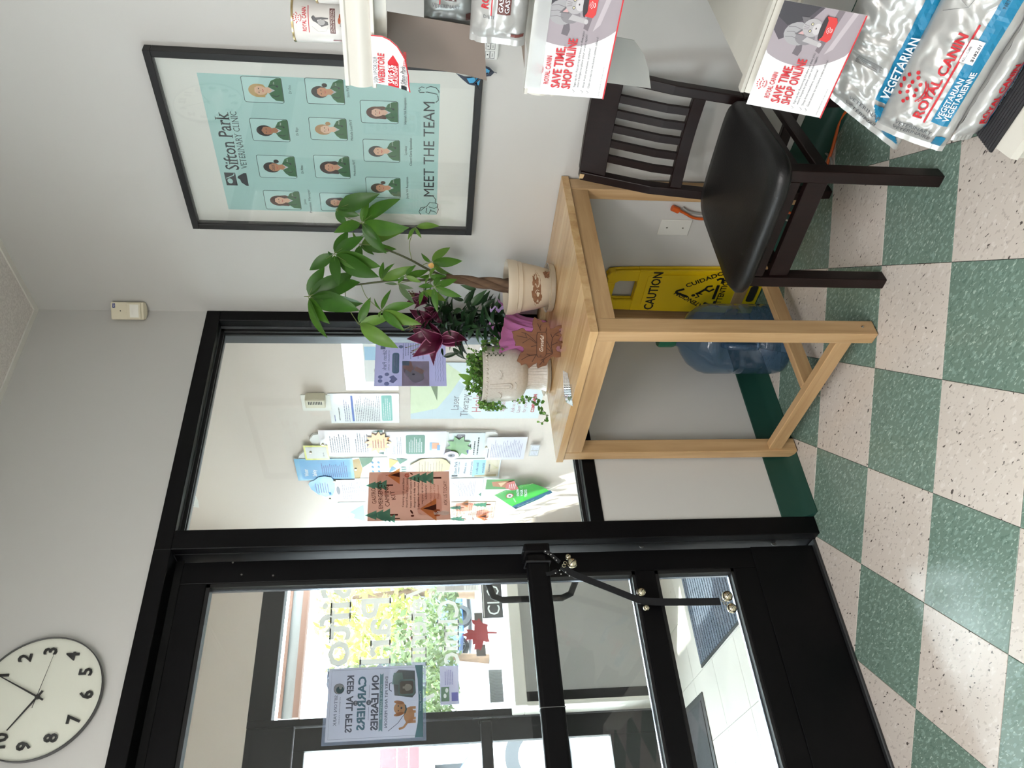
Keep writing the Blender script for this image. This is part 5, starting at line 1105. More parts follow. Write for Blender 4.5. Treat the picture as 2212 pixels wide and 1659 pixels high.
for (a0_,a1_) in (((1020,820),(990,808)),((1018,828),(998,826))):
    b = M().use(lt_m[1]); leafmesh(b, DH(*a0_,-.03), DH(*a1_,-.05), (CAM-HC), .42, droop=.1); b.build('large_leaf', fp, smooth=70, recalc=False)
# ---------------------------------------------------------------- WOODEN LEAF SIGN
L1 = AZ(1213,706,TZ+.0005); L2 = AZ(1211,776,TZ+.0005); L1 = V(L1); L2 = V(L2); uu = (L1-L2).normalized(); nl_ = V((uu.y,-uu.x,0)); nl_ = nl_ if nl_.dot(CAM-L1) > 0 else -nl_
ls = thing('leaf_sign', 'brown wooden maple leaf sign reading Grateful standing in front of the planters', 'sign', (L1+L2)/2)
lw_ = wood('leaf_wood', (134,88,58), (112,72,46), .5, 2); ldk = mat('burnt_edge', (70,42,30), .7)
ZS = lambda x,y: (1030+.2291*x, 540+.2291*y)
lo = [ZS(*p) for p in ((330,770),(385,758),(430,735),(448,742),(465,765),(500,772),(520,775),(535,745),(526,700),(530,670),(545,635),(560,640),(575,660),(610,655),(612,672),(625,685),(650,680),(675,680),(684,710),(690,745),(720,740),(760,715),(800,710),(803,730),(775,748),(785,790),(802,800),(785,830),(775,855),(800,862),(800,905),(760,905),(742,930),(760,955),(790,965),(790,1010),(750,1015),(720,1005),(705,1010),(672,1050),(658,1088),(615,1100),(575,1118),(566,1090),(570,1064),(530,1085),(490,1118),(478,1090),(462,1073),(420,1090),(410,1070),(380,1050),(395,1010),(415,970),(440,960),(445,940),(440,920),(410,905),(362,905),(368,880),(345,830),(345,800))]
M().use(lw_).prism([AP(a,c,L1,nl_) for a,c in lo], nl_*-.009).build('leaf_board', ls, bevel=.0008)
s = Sheet(L2, uu, (0,0,1), N=nl_, eps=.0002)
def pz(pts, wd): s.line(ldk, [s.px(*ZS(*p)) for p in pts], wd)
for pts in (((715,970),(640,910),(560,870),(520,830),(470,790),(420,775)),((560,900),(510,912)),((560,880),(500,835),(430,878)),((480,830),(375,808)),((470,830),(455,780)),((715,970),(680,900),(655,850)),((715,970),(700,900),(712,830),(740,790),(790,765)),((700,900),(760,870)),((712,830),(695,790)),((740,800),(775,810)),((715,970),(650,980)),((560,985),(480,1000),(420,1035)),((500,995),(470,980)),((560,985),(520,1055)),((715,975),(640,1020),(590,1085)),((640,1020),(600,1040)),((625,1035),(632,1065)),((600,760),(570,690)),((650,770),(658,730)),((590,740),(605,700))): pz(pts, .0022)
M().use(ldk).prism([s.P(*s.px(*ZS(*p)), 0) + nl_*h_ for h_ in (.0,) for p in ((563,800),(572,775),(650,772),(660,795),(655,985),(640,1012),(575,1012),(563,990))], nl_*.0018).build('plaque_edge', ls)
M().use(lw_).prism([s.P(*s.px(*ZS(*p)), 0) + nl_*.0018 for p in ((567,802),(576,780),(647,777),(656,798),(651,983),(637,1007),(579,1007),(568,987))], nl_*.0008).build('plaque', ls)
s.eps = .0002; s.k = 16; s.fit(ink((236,228,214)), 'Grateful', ZS(622,962), ZS(632,812), h=.0125, shear=.28); 
for p in ((612,795),(600,998)): s.ell(ldk, *s.px(*ZS(*p)), .0028); s.ell(lw_, *s.px(*ZS(*p)), .0016)
s.done(ls, 'engraving')
M().use(lw_).box(*( (min(L1.x,L2.x)+.02, min(L1.y,L2.y)+.02, TZ), (min(L1.x,L2.x)+.03, min(L1.y,L2.y)+.05, TZ+.004))).build('stand_foot', ls)
# clear sticker near the table edge
q0 = [AZ(a,c,TZ+.0004) for a,c in ((1216,800),(1226,806),(1232,835),(1238,878),(1222,868),(1217,835))]
stk = thing('table_sticker', 'small clear decal with black streaks near the front left edge of the tabletop', 'decal', q0[0])
M().use(clear('decal_film', (250,250,250), .02, 3, .2)).prism(q0, (0,0,.0004)).build('film', stk)
c_ = sum(q0, V())/6; s = Sheet(c_+V((0,0,.0005)), (AZ(1225,800,TZ)-AZ(1225,870,TZ)), (AZ(1215,835,TZ)-AZ(1238,835,TZ)), N=(0,0,1), eps=.0001)
s.O = V((0,0,TZ+.0009))
for y_ in (1219,1223,1227,1231):
    pts = [s.px(y_,a) for a in (803+abs(y_-1225)*2,812,822,829)]; s.line(dk, pts, .0022)
for a in range(833,862,5):
    for y_ in (1219,1224,1229,1233): s.line(dk, [s.px(y_,a), s.px(y_+2.4,a+1)], .0022)
s.done(stk, 'streaks')
# ================================================================ VESTIBULE: papers on the right wall
ZB = lambda x,y: (640+.2622*x, 900+.2622*y)
sheet_white = mat('laminate_white', (236,236,238), .15, coat=.2)
def lam(rgb): return mat('laminate_%d_%d_%d' % tuple(rgb), rgb, .22, coat=.12, spec=.3, bump=.35, scale=30)
def wsheet(lift, ref): return Sheet(V((-lift, ref.y, ref.z)), (0,-1,0), (0,0,1), N=(-1,0,0), eps=.00015)
def paper(nm, label, cat, px_pts, m, fn=None, lift=.004, group=None):
    """px_pts: pixel outline; flat thing pinned to the vestibule wall"""
    P_ = [AX(a,c,-lift) for a,c in px_pts]; mi = V((0, max(p.y for p in P_), min(p.z for p in P_)))
    t_ = thing(nm, label, cat, (-lift, mi.y, mi.z), group); M().use(m).prism(P_, (.0012,0,0)).build('sheet', t_)
    s = wsheet(lift, mi); s.W = max(p.y for p in P_)-min(p.y for p in P_); s.H = max(p.z for p in P_)-min(p.z for p in P_)
    if fn: fn(s, s.W, s.H)
    s.done(t_); return t_
def rc(tl, br): # upright top-left (small x, large y) and bottom-right (large x, small y) pixels -> pixel outline on the wall
    a = AX(*tl); b = AX(*br)
    return a, b
def rpaper(nm, label, cat, tl, br, m, fn=None, lift=.004, group=None):
    a, b = AX(tl[0],tl[1],-lift), AX(br[0],br[1],-lift); t_ = thing(nm, label, cat, (-lift, a.y, b.z), group)
    M().use(m).box((-lift,b.y,b.z),(-lift+.0012,a.y,a.z)).build('sheet', t_)
    s = wsheet(lift, V((0,a.y,b.z)))
    if fn: fn(s, a.y-b.y, a.z-b.z)
    s.done(t_); return t_
PG = 'laminated notices pinned to the vestibule board'
nb = thing('notice_board', 'white rounded notice board full of laminated sheets on the vestibule wall', 'board', AX(1070,1080))
bo = [(1076,938),(1070,933),(760,933),(700,936),(676,940),(668,950),(676,962),(660,972),(646,985),(641,1002),(648,1022),(664,1034),(690,1060),(700,1078),(716,1084),(1040,1078),(1066,1070),(1078,1050)]
M().use(mat('board_white', (232,230,228), .5)).prism([AX(a,c,-.014) for a,c in bo], (.0135,0,0)).build('panel', nb, bevel=.001)
gl = ink((120,118,130)); tl_g = ink((60,120,96)); bl_w = ink((96,160,214)); navy = ink((60,70,150))
def f_water(s,w,h):
    s.rect(ink((96,164,216)), w*.06,h*.05,w*.95,h*.92); s.text(wt,'Water',w*.2,h*.80,h*.10,kx=.9,bold=.02); s.text(wt,'Safety',w*.2,h*.66,h*.10,kx=.9,bold=.02); s.lines(navy,w*.14,w*.88,h*.54,h*.035,13,h*.012)
rpaper('safety_notice','laminated blue water safety sheet at the top left of the notice board','notice',ZB(18,527),ZB(462,345),lam((126,186,224)),f_water,.018,PG)
paper('cloud_notice','blue cloud shaped laminated note low on the left lobe of the notice board','notice',[ZB(*p) for p in ((100,560),(125,600),(180,640),(240,660),(300,648),(318,600),(316,540),(290,500),(230,492),(180,500),(150,525),(110,540))],lam((84,160,222)),lambda s,w,h: s.lines(navy,w*.2,w*.8,h*.72,h*.09,6,h*.03),.022,PG)
def f_card(s,w,h): s.rect(ink((232,230,226)), w*.10,h*.07,w*.90,h*.93); s.text(dk,'scan me',w*.25,h*.2,h*.09)
rpaper('yellow_card','small card with a yellow border pinned at the top of the notice board','card',ZB(78,358),ZB(258,238),lam((222,222,110)),f_card,.022,PG)
def f_notice(s,w,h):
    s.text(ink((120,60,90)),'Notice',w*.2,h*.90,h*.07,shear=.25,kx=1.1); s.lines(gl,w*.14,w*.9,h*.83,h*.035,9,h*.012); s.lines(gl,w*.14,w*.9,h*.44,h*.035,6,h*.012)
    for k in range(6): x = w*(.05+.17*k); s.poly(ink((60,104,92)),[(x,h*.02),(x+w*.05,h*.02+h*.10+h*.03*(k%3)),(x+w*.10,h*.02)])
rpaper('pale_notice','laminated off white notice with dark pine tree border, upper right of the board','notice',ZB(212,325),ZB(722,108),lam((228,218,222)),f_notice,.020,PG)
def star(cx, cy, r1, r2, n, rot=0): return [ZB(cx+(r1 if k%2==0 else r2)*math.cos(math.pi*k/n+rot), cy+(r1 if k%2==0 else r2)*.78*math.sin(math.pi*k/n+rot)) for k in range(2*n)]
paper('orange_badge','orange starburst badge pinned between the two upper right sheets','badge',star(676,214,112,78,12),lam((236,170,92)),lambda s,w,h: s.lines(ink((180,96,50)),w*.25,w*.75,h*.68,h*.10,5,h*.04),.026,PG)
def f_green(s,w,h):
    s.text(gl,'Summer',w*.15,h*.86,h*.08,shear=.2); s.lines(gl,w*.15,w*.85,h*.82,h*.03,3,h*.01); s.rr(tl_g,w*.16,h*.36,w*.88,h*.68,w*.04); s.lines(wt,w*.22,w*.8,h*.62,h*.03,8,h*.009); s.rect(ink((220,150,110)),w*.35,h*.12,w*.58,h*.26); s.rect(ink((96,150,214)),w*.30,h*.10,w*.50,h*.15); s.rect(ink((150,190,230)),w*.3,h*.24,w*.6,h*.28)
rpaper('lilac_notice','laminated lilac sheet with a dark green text block in the middle right of the board','notice',ZB(752,342),ZB(1240,122),lam((222,214,226)),f_green,.020,PG)
def f_pale(s,w,h): s.rr(gl,w*.50,h*.55,w*.95,h*.78,w*.03); s.lines(wt,w*.55,w*.9,h*.70,h*.07,2,h*.03); s.lines(dk,w*.08,w*.9,h*.25,h*.10,2,h*.035); s.poly(navy,[(w*.12,h*.42),(w*.30,h*.42),(w*.21,h*.60)]); s.lines(dk,w*.30,w*.6,h*.44,h*.08,2,h*.03)
rpaper('pale_blue_notice','pale blue laminated sheet on the lower right of the board under the green star','notice',ZB(1246,330),ZB(1560,134),lam((214,224,228)),f_pale,.018,PG)
paper('green_badge','green leafy starburst badge on the lower right of the notice board','badge',star(1340,248,112,72,9,.2),leafmat('badge_green',(70,130,70),(120,170,90),.3,0),None,.024,PG)
paper('round_badge','round pale photo badge below the green starburst','badge',[ZB(1278+62*math.cos(k*.3927),320+34*math.sin(k*.3927)) for k in range(16)],lam((214,200,214)),lambda s,w,h: (s.ell(gl,w*.5,h*.5,w*.22,h*.24), s.ell(dk,w*.5,h*.55,w*.10,h*.10)),.030,PG)
def f_list(s,w,h): s.lines(dk,w*.10,w*.6,h*.93,h*.05,1,h*.016); s.lines(ink((110,112,160)),w*.10,w*.93,h*.86,h*.042,19,h*.011)
rpaper('text_notice','white sheet of fine blue lines pinned at the bottom right of the board','notice',ZB(1552,355),ZB(1908,168),lam((230,228,240)),f_list,.024,PG)
rpaper('card_holder','small clear card holder hanging under the white text sheet','holder',ZB(1912,326),ZB(2012,232),clear('holder_clear',(240,242,250),.05,3,.5),lambda s,w,h: (s.rect(ink((216,218,230)),w*.08,h*.1,w*.45,h*.85), s.rect(ink((216,218,230)),w*.55,h*.1,w*.92,h*.85), s.lines(gl,w*.1,w*.9,h*.7,h*.15,4,h*.03)),.020)
def f_beach(s,w,h):
    s.poly(ink((204,168,96)),[(0,h*.98),(w*.9,h*.98),(w*.95,h*.84),(w*.5,h*.80),(w*.05,h*.86)]); s.poly(ink((80,130,90)),[(w*.55,h*.80),(w,h*.84),(w,h*.60),(w*.8,h*.64)])
    for k in range(9): x = w*(.12+.2*(k%4)); y = h*(.62-.08*(k//4)*1.3); s.poly(bl_w,[(x,y),(x+w*.06,y+h*.03),(x+w*.12,y+h*.01),(x+w*.05,y-h*.02)])
    s.poly(ink((226,190,96)),[(w*.5,h*.34),(w*.95,h*.34),(w*.85,h*.18)]); s.poly(ink((90,150,200)),[(w*.3,h*.36),(w*.6,h*.30),(w*.5,h*.22)]); s.poly(tl_g,[(w*.7,h*.16),(w*.98,h*.22),(w*.9,h*.02)]); 
    for k in range(5): s.rect(ink((130,190,180)),w*(.12+.1*k),h*.05,w*(.16+.1*k),h*.14)
rpaper('beach_notice','laminated white sheet with sun, blue and sandy shapes in the middle of the board','notice',ZB(460,520),ZB(930,332),lam((230,230,230)),f_beach,.016,PG)
paper('yellow_cloud','yellow cloud shaped laminated note above the summer wishes sheet','notice',[ZB(*p) for p in ((935,445),(940,400),(985,375),(1030,352),(1100,346),(1190,345),(1235,360),(1268,395),(1262,440),(1100,470))],lam((226,206,150)),lambda s,w,h: s.lines(ink((150,130,110)),w*.15,w*.85,h*.75,h*.07,9,h*.02),.022,PG)
def f_wish(s,w,h):
    s.rect(ink((150,204,226)),w*.02,h*.30,w*.95,h*.55); s.rect(ink((214,202,180)),w*.02,h*.02,w*.95,h*.30); s.rect(dk,w*.04,h*.84,w*.14,h*.96); s.fitl(ink((50,60,96)),'Sifton Park',(w*.17,h*.86),(w*.88,h*.86),h=h*.060,serif=True); s.fitl(ink((50,60,96)),'VETERINARY CLINIC',(w*.17,h*.81),(w*.88,h*.81),h=h*.03)
    for k,(tx,a_) in enumerate((('Wishes you',.62),('and your pets',.74),('a safe and',.62),('wonderful',.56),('summer',.44))): s.fitl(ink((70,84,120)),tx,(w*(.5-a_/2),h*(.68-.12*k)),(w*(.5+a_/2),h*(.68-.12*k)),h=h*.045,serif=True)
    s.poly(ink((180,160,120)),[(w*.02,h*.5),(w*.10,h*.5),(w*.16,h*.06),(w*.02,h*.06)]); 
    for k in range(8): s.line(ink((190,190,130)),[(w*.5,h*.04),(w*(.30+.08*k),h*.26)],w*.006)
rpaper('summer_notice','laminated summer wishes sheet with blue sky and sand at the bottom of the board','notice',ZB(1262,500),ZB(1690,346),lam((218,228,234)),f_wish,.018,PG)
rpaper('small_text_notice','laminated white text sheet on the lower left of the board beside the blue cloud','notice',ZB(315,702),ZB(600,508),lam((232,226,230)),lambda s,w,h: (s.ell(gl,w*.5,h*.85,w*.18,h*.05), s.lines(gl,w*.12,w*.9,h*.72,h*.05,13,h*.013)),.018,PG)
rpaper('arrow_notice','laminated sheet with a drawn triangle below the summer wishes sheet','notice',ZB(1262,676),ZB(1545,506),lam((228,226,234)),lambda s,w,h: (s.line(gl,[(w*.2,h*.95),(w*.5,h*.66),(w*.8,h*.95)],w*.012), s.lines(gl,w*.12,w*.9,h*.74,h*.05,11,h*.013), s.poly(tl_g,[(w*.1,h*.02),(w*.3,h*.02),(w*.2,h*.10)])),.018,PG)
rpaper('teal_calendar','laminated calendar sheet with pale teal drawing beside the board near the window mullion','calendar',ZB(372,905),ZB(575,704),lam((222,232,234)),lambda s,w,h: (s.lines(gl,w*.1,w*.6,h*.85,h*.08,5,h*.02), s.poly(ink((130,190,190)),[(w*.2,h*.1),(w*.35,h*.5),(w*.5,h*.45),(w*.6,h*.62),(w*.8,h*.3),(w*.9,h*.1)]), s.lines(ink((200,90,140)),w*.1,w*.3,h*.2,h*.05,2,h*.02)),.004)
dkt = inkt((26,34,40)); wtt = inkt((232,236,240)); ter = inkt((206,150,128)); tnt = inkt((222,160,104)); tre = inkt((112,176,156)); brn_i = inkt((96,54,44)); pch = inkt((190,136,116))
def campprint(s, W_, H_, lay=1):
    """camping poster artwork"""
    X = lambda u: W_*u; Y = lambda v: H_*v
    s.rr(inkt((230,200,188)), X(.52),Y(.50),X(.98),Y(.90),X(.12)); s.rr(inkt((230,200,188)), X(.10),Y(.10),X(.55),Y(.40),X(.10))
    def tree(x,y,k,fl=1):
        s.rect(brn_i, X(x-.018*k),Y(y-.10*k),X(x+.018*k),Y(y))
        for i in range(3): s.poly(tre,[(X(x-(.14-.02*i)*k),Y(y+(.085*i)*k)),(X(x+(.14-.02*i)*k),Y(y+(.085*i)*k)),(X(x),Y(y+(.085*i+.15)*k))])
    tree(.115,.73,.95); tree(.04,.67,.6); tree(.72,.78,.8); tree(.86,.20,1.0)
    def tent(x,y,k):
        s.poly(tnt,[(X(x-.22*k),Y(y)),(X(x+.24*k),Y(y)),(X(x+.03*k),Y(y+.20*k))]); s.poly(brn_i,[(X(x-.02*k),Y(y)),(X(x+.12*k),Y(y)),(X(x+.035*k),Y(y+.16*k))]); s.line(brn_i,[(X(x+.03*k),Y(y+.20*k)),(X(x+.03*k),Y(y+.23*k))],X(.008))
    tent(.90,.62,.75); tent(.19,.17,1.0)
    for a_ in range(8): s.ell(inkt((196,84,60)), X(.92)+X(.032)*math.cos(a_*.785), Y(.53)+X(.032)*math.sin(a_*.785), X(.018),X(.008),8,a_*.785)
    s.ell(brn_i, X(.16),Y(.47),X(.045),X(.018),10,.5); s.ell(brn_i, X(.08),Y(.46),X(.02),X(.03),10); s.ell(brn_i, X(.95),Y(.475),X(.035),X(.014),8,.9)
    for tx,a,b_,y,hh in (('GASTRO',.34,.66,.905,.050),('EMERGENCY',.24,.78,.825,.052),('CAMPING',.28,.72,.745,.052),('KIT',.42,.60,.672,.050)): s.fitl(brn_i,tx,(X(a),Y(y-.01)),(X(b_),Y(y+.012)),h=H_*hh,bold=.0)
    for k,(tx,a) in enumerate((('Camping with your furry',.30),('friend? Keep their tummy',.31),('happy with our Gastro Kit,',.32),('designed to help ease any',.32),('digestive discomfort that',.31),('may pop up on your',.25),('adventure!',.15),("And don't forget your",.26),('Flea and Tick',.17),('Protection!',.14))): s.fitl(brn_i if k < 7 else pch,tx,(X(.56-a),Y(.565-.0465*k-(.012 if k>6 else 0))),(X(.56+a),Y(.565-.0465*k-(.012 if k>6 else 0))),h=H_*.021,bold=.01)
    s.fitl(brn_i,'ASK US TODAY!',(X(.28),Y(.035)),(X(.78),Y(.035)),h=H_*.042)
    # sitting dog
    w0 = inkt((238,236,232)); s.ell(w0,X(.125),Y(.075),X(.05),Y(.055)); s.ell(w0,X(.13),Y(.165),X(.052),Y(.040)); s.ell(inkt((178,106,66)),X(.080),Y(.160),X(.018),Y(.036)); s.ell(inkt((178,106,66)),X(.182),Y(.160),X(.018),Y(.036)); s.ell(inkt((190,116,74)),X(.155),Y(.178),X(.02),Y(.018)); s.ell(dkt,X(.13),Y(.155),X(.009),Y(.007),8)
    for e in (.112,.148): s.ell(dkt,X(e),Y(.172),X(.005),Y(.005),6)
    s.rect(w0,X(.095),Y(.015),X(.115),Y(.06)); s.rect(w0,X(.13),Y(.015),X(.15),Y(.06)); s.line(dkt,[(X(.122),Y(.02)),(X(.122),Y(.08))],X(.003))
rpaper('small_camping_notice','small copy of the camping poster taped to the vestibule wall beside the window mullion','notice',ZB(1265,858),ZB(1640,700),lam((230,196,180)),lambda s,w,h: campprint(s,w,h),.004)
# leaflet holder and tick booklet at the foot of the board
paper('leaflet','green photo leaflet with a red flap standing out from the bottom left of the board','leaflet',[ZB(1548,508),ZB(1800,516),ZB(1802,530),ZB(1800,606),ZB(1545,600)],lam((236,236,232)),lambda s,w,h: (s.rect(ink((70,140,66)),w*.10,h*.06,w*.90,h*.92), s.poly(ink((176,110,70)),[(w*.2,h*.2),(w*.8,h*.15),(w*.7,h*.75),(w*.35,h*.7)]), s.poly(ink((216,180,140)),[(w*.3,h*.45),(w*.7,h*.3),(w*.6,h*.55)])),.05)
paper('red_leaflet','small pink and red leaflet tucked behind the green tick booklet','leaflet',[ZB(1722,590),ZB(1735,545),ZB(1795,530),ZB(1832,596),ZB(1780,608)],lam((206,120,116)),lambda s,w,h: s.lines(wt,w*.2,w*.8,h*.7,h*.14,4,h*.05),.055)
tk = [ZB(1632,648),ZB(1720,610),ZB(1850,565),ZB(1950,552),ZB(2030,580),ZB(2112,626),ZB(2000,680),ZB(1808,762)]
gk = leafmat('booklet_green', (40,150,60), (70,176,76), .3, 0)
tkt = paper('tick_booklet','bright green spiral booklet about ticks hanging tilted below the notice board','booklet',tk,gk,None,.045)
s = Sheet(V((-.0455,AX(*ZB(1632,648)).y,AX(*ZB(1632,648)).z)),(0,-1,0),(0,0,1),N=(-1,0,0),eps=.0002)
def q(x,y): return s.px(*ZB(x,y))
s.poly(ink((20,80,110)),[q(1808,762),q(1780,738),q(2092,606),q(2112,626)])
c0 = q(1758,652); s.ell(red_m,*c0,.026,.020); s.ell(wt,*c0,.021,.016); s.ell(dk,*c0,.007,.007,10)
for k in range(8): a = k*.785+.3; s.line(dk,[c0,(c0[0]+.012*math.cos(a),c0[1]+.012*math.sin(a))],.001)
s.fitl(wt,'KNOW',q(1836,650),q(1832,592),h=.013,bold=.03); s.fitl(wt,'YOUR',q(1868,650),q(1866,596),h=.013,bold=.03); s.fitl(wt,'TICKS',q(1902,656),q(1898,596),h=.013,bold=.03); s.fitl(wt,'KNOW',q(1812,700),q(1796,668),h=.008); s.fitl(wt,'zoetis',q(2020,674),q(2072,640),h=.010,bold=.02); s.fitl(wt,'Know your ticks with the tick key',q(1826,740),q(1960,682),h=.004)
s.done(tkt)
b = M().use(chrome_m)
for k in range(16): 
    t = k/15; p = AX(*ZB(1640+310*t, 640-92*t), -.048); b.tube([p+V((0,0,-.004)),p+V((-.004,0,0)),p+V((0,0,.004))], .0006, 4)
b.build('spiral_binding', tkt)['kind'] = 'stuff'
for k,(x_,y_) in enumerate(((218,222),(118,288),(755,218),(490,425),(316,524),(278,672),(1565,246),(1562,512))):
    p = AX(*ZB(x_,y_),-.034); m_ = M().use(chrome_m).lathe([(0,.010),(.006,.010),(.0075,.006),(.005,.002),(.006,0),(0,0)], p, 14, Matrix.Rotation(-math.pi/2,4,'Y')).build('magnet'); tag(m_, ['silver magnet pin on the pale pine tree notice','silver magnet pin on the yellow bordered card','silver magnet pin on the orange starburst','silver magnet pin on the beach drawing sheet','silver magnet pin beside the blue cloud note','silver magnet pin under the blue cloud note','silver magnet pin on the white text sheet','silver magnet pin above the green photo leaflet'][k], 'magnet', 'magnet pins on the notice board')
# laser therapy poster, sleeve, laminated page
def f_laser(s,w,h):
    s.rect(ink((190,206,216)),0,0,w,h); s.poly(ink((214,224,228)),[(0,h*.5),(w*.3,h*.66),(w*.6,h*.60),(w,h*.8),(w,0),(0,0)]); s.poly(ink((206,218,180)),[(w*.1,h),(w*.2,h*.8),(w*.5,h*.7),(w*.8,h*.62),(w,h*.75),(w,h)]); s.poly(ink((90,110,60)),[(w*.62,h*.98),(w*.66,h*.86),(w*.34,h*.80),(w*.66,h*.80),(w*.85,h*.98)])
    s.text(gl,'Laser',w*.17,h*.635,h*.085,kx=1); s.text(gl,'Therapy',w*.05,h*.56,h*.085,kx=1); s.text(ink((190,110,120)),'Heals',w*.13,h*.46,h*.105)
    for k,tx in enumerate(('Reduces Pain','Reduces Swelling','Speeds Healing')): s.text((gl,bl_w,ink((190,120,140)))[k],tx,w*.14,h*(.38-.05*k),h*.045)
    for k,tx in enumerate(('Ask us about','Laser Therapy','for your pet')): s.text(ink((180,130,150)),tx,w*.12,h*(.20-.045*k),h*.042)
    s.text(red_m,'COMPANION',w*.12,h*.045,h*.038,bold=.04)
aL = AX(887,905,-.004); bL = AX(1162,905,-.004); t_ = thing('laser_poster','large pale laser therapy poster on the vestibule wall behind the face planter','poster',(0,aL.y,bL.z))
LW = aL.y-.30; M().use(lam((206,216,222))).box((-.004,.30,bL.z),(-.0028,aL.y,aL.z)).build('sheet', t_); s = wsheet(.004, V((0,aL.y,bL.z))); f_laser(s, LW, aL.z-bL.z); s.done(t_)
def f_page(s,w,h): s.lines(navy,w*.06,w*.3,h*.93,h*.03,1,h*.012); s.lines(dk,w*.1,w*.6,h*.86,h*.04,1,h*.013); s.rect(ink((70,100,190)),w*.06,h*.655,w*.94,h*.685); s.lines(gl,w*.06,w*.94,h*.62,h*.026,14,h*.009); s.lines(ink((110,110,150)),w*.06,w*.94,h*.78,h*.03,3,h*.009); s.rr(ink((120,190,180)),w*.08,h*.10,w*.94,h*.25,w*.02); s.lines(wt,w*.12,w*.9,h*.22,h*.03,4,h*.008)
rpaper('laminated_page','laminated price page with a teal box, left of the plastic sleeve on the vestibule wall','notice',(716,914),(861,850),sheet_white,f_page)
rpaper('plastic_sleeve','wrinkled clear plastic sleeve holding leaflets high on the vestibule wall by the window jamb','sleeve',(748,843),(858,735),clear('sleeve',(246,248,250),.03,3,.25),lambda s,w,h: (s.rect(ink((222,222,220)),w*.18,h*.03,w*.95,h*.62), s.rect(ink((150,190,220)),w*.62,h*.25,w*.88,h*.60), s.text(dk,'HAARK',w*.30,h*.40,h*.07), s.lines(gl,w*.3,w*.8,h*.30,h*.05,3,h*.015)))
# chime and outlet plates
th = thing('chime_unit','beige louvred chime plugged on a white plate high on the vestibule wall','device',AX(690,870))
a, b_ = AX(655,886,-.001), AX(712,852,-.001); M().use(white_m).box((-.005,b_.y,b_.z),(-.0005,a.y,a.z)).build('wall_plate', th, bevel=.001)
a2, b2 = AX(662,878,-.03), AX(702,860,-.03); M().use(ivory_m).box((-.05,b2.y-.01,b2.z),(-.0052,a2.y-.01,a2.z)).build('case', th, bevel=.004)
for k in range(9): z_ = b2.z+(a2.z-b2.z)*(.15+.08*k); M().use(blackd_m).box((-.0505,b2.y+.0,z_),(-.0502,b2.y+.022,z_+.004)).build('vent_slot', th)
rp = [(404,1092),(406,1074),(416,1068),(424,1074),(428,1084),(430,1097)]
P_ = [AX(a,c,-.004) for a,c in rp]; t_ = thing('torn_plate','torn white paper patch with two dark holes high on the vestibule wall','patch',P_[0]); M().use(mat('paper')).prism(P_, (.002,0,0)).build('patch', t_)
for (a,c) in ((407,1093),(418,1092)): M().use(blackd_m).sphere(AX(a,c,-.0042), .003, 8, (.4,1,1)).build('hole', t_)
# ================================================================ SHEETS ON THE GLASS
def gsheet(nm, label, TL, BR, yv, m, fn, mirror=False, off=.0, group=None, extra=0):
    """sheet on the glass plane y=yv; mirror: print faces the vestibule and shows through"""
    a = AY(TL[0],TL[1],yv); b_ = AY(BR[0],BR[1],yv); W_ = b_.x-a.x; H_ = a.z-b_.z
    t_ = thing(nm, label, 'poster', a, group); M().use(m).box((a.x,yv,b_.z),(b_.x,yv+.0010,a.z)).build('sheet', t_)
    if extra: M().use(clear('pouch_film', (236,240,252), .04, 2, .14, (190,204,240))).box((a.x-extra,yv+.0011,b_.z-extra),(b_.x+extra,yv+.0016,a.z+extra)).build('film', t_, bevel=.0)
    s = Sheet(V((b_.x if mirror else a.x, yv, b_.z)), (-1,0,0) if mirror else (1,0,0), (0,0,1), N=(0,-1,0), eps=.00008)
    fn(s, W_, H_); s.done(t_); return t_
g1 = gsheet('camping_poster','terracotta gastro emergency camping kit poster on the window glass beside the mullion',(793,1126),(970,1018),GY-.0075,thin('camp_paper',(224,190,176),.6),campprint)
ppl = inkt((168,164,190)); pgl = inkt((120,130,150))
def f_purple(s,w,h):
    X = lambda u: w*(1-u)
    s.rect(pgl,X(.84),h*.86,X(.96),h*.93); s.fitl(pgl,'Sifton Park',(w*.18,h*.84),(w*.66,h*.84),h=h*.055,serif=True); s.fitl(pgl,'VETERINARY CLINIC',(w*.18,h*.795),(w*.66,h*.795),h=h*.022)
    s.rr(inkt((120,150,160)),X(.28),h*.66,X(.76),h*.76,w*.05); s.lines(ppl,X(.70),X(.34),h*.72,h*.03,2,h*.008)
    for (x,y,r) in ((.05,.83,.045),(.11,.92,.04),(.20,.92,.04),(.26,.83,.04)): s.ell(inkt((140,146,176)),X(x),h*y,w*r,h*r*.8,12)
    s.poly(inkt((140,146,176)),[(X(a),h*b) for a,b in ((.06,.74),(.15,.68),(.24,.74),(.20,.80),(.15,.77),(.10,.80))])
    s.lines(pgl,X(.98),X(.60),h*.60,h*.035,9,h*.010); s.ell(pgl,X(.90),h*.64,w*.04,w*.04,12)
    s.rect(inkt((176,158,158)),X(0),h*.24,X(.56),h*.62); s.ell(inkt((196,190,200)),X(.22),h*.42,w*.15,h*.11); s.ell(inkt((190,184,196)),X(.30),h*.52,w*.09,h*.06); s.ell(inkt((112,110,128)),X(.26),h*.46,w*.02,h*.02,10)
    s.poly(inkt((206,164,152)),[(X(a),h*b) for a,b in ((.56,.62),(.40,.60),(.30,.50),(.40,.46),(.56,.50))]); s.poly(inkt((214,178,166)),[(X(a),h*b) for a,b in ((.34,.30),(.44,.42),(.36,.46),(.26,.34))]); s.rect(inkt((150,180,214)),X(.46),h*.52,X(.56),h*.62)
    for i in range(4): s.line(pgl,[(X(.1+.05*j),h*(.15-.035*i)+h*.006*math.sin(j*2.1+i)) for j in range(15)],h*.004)
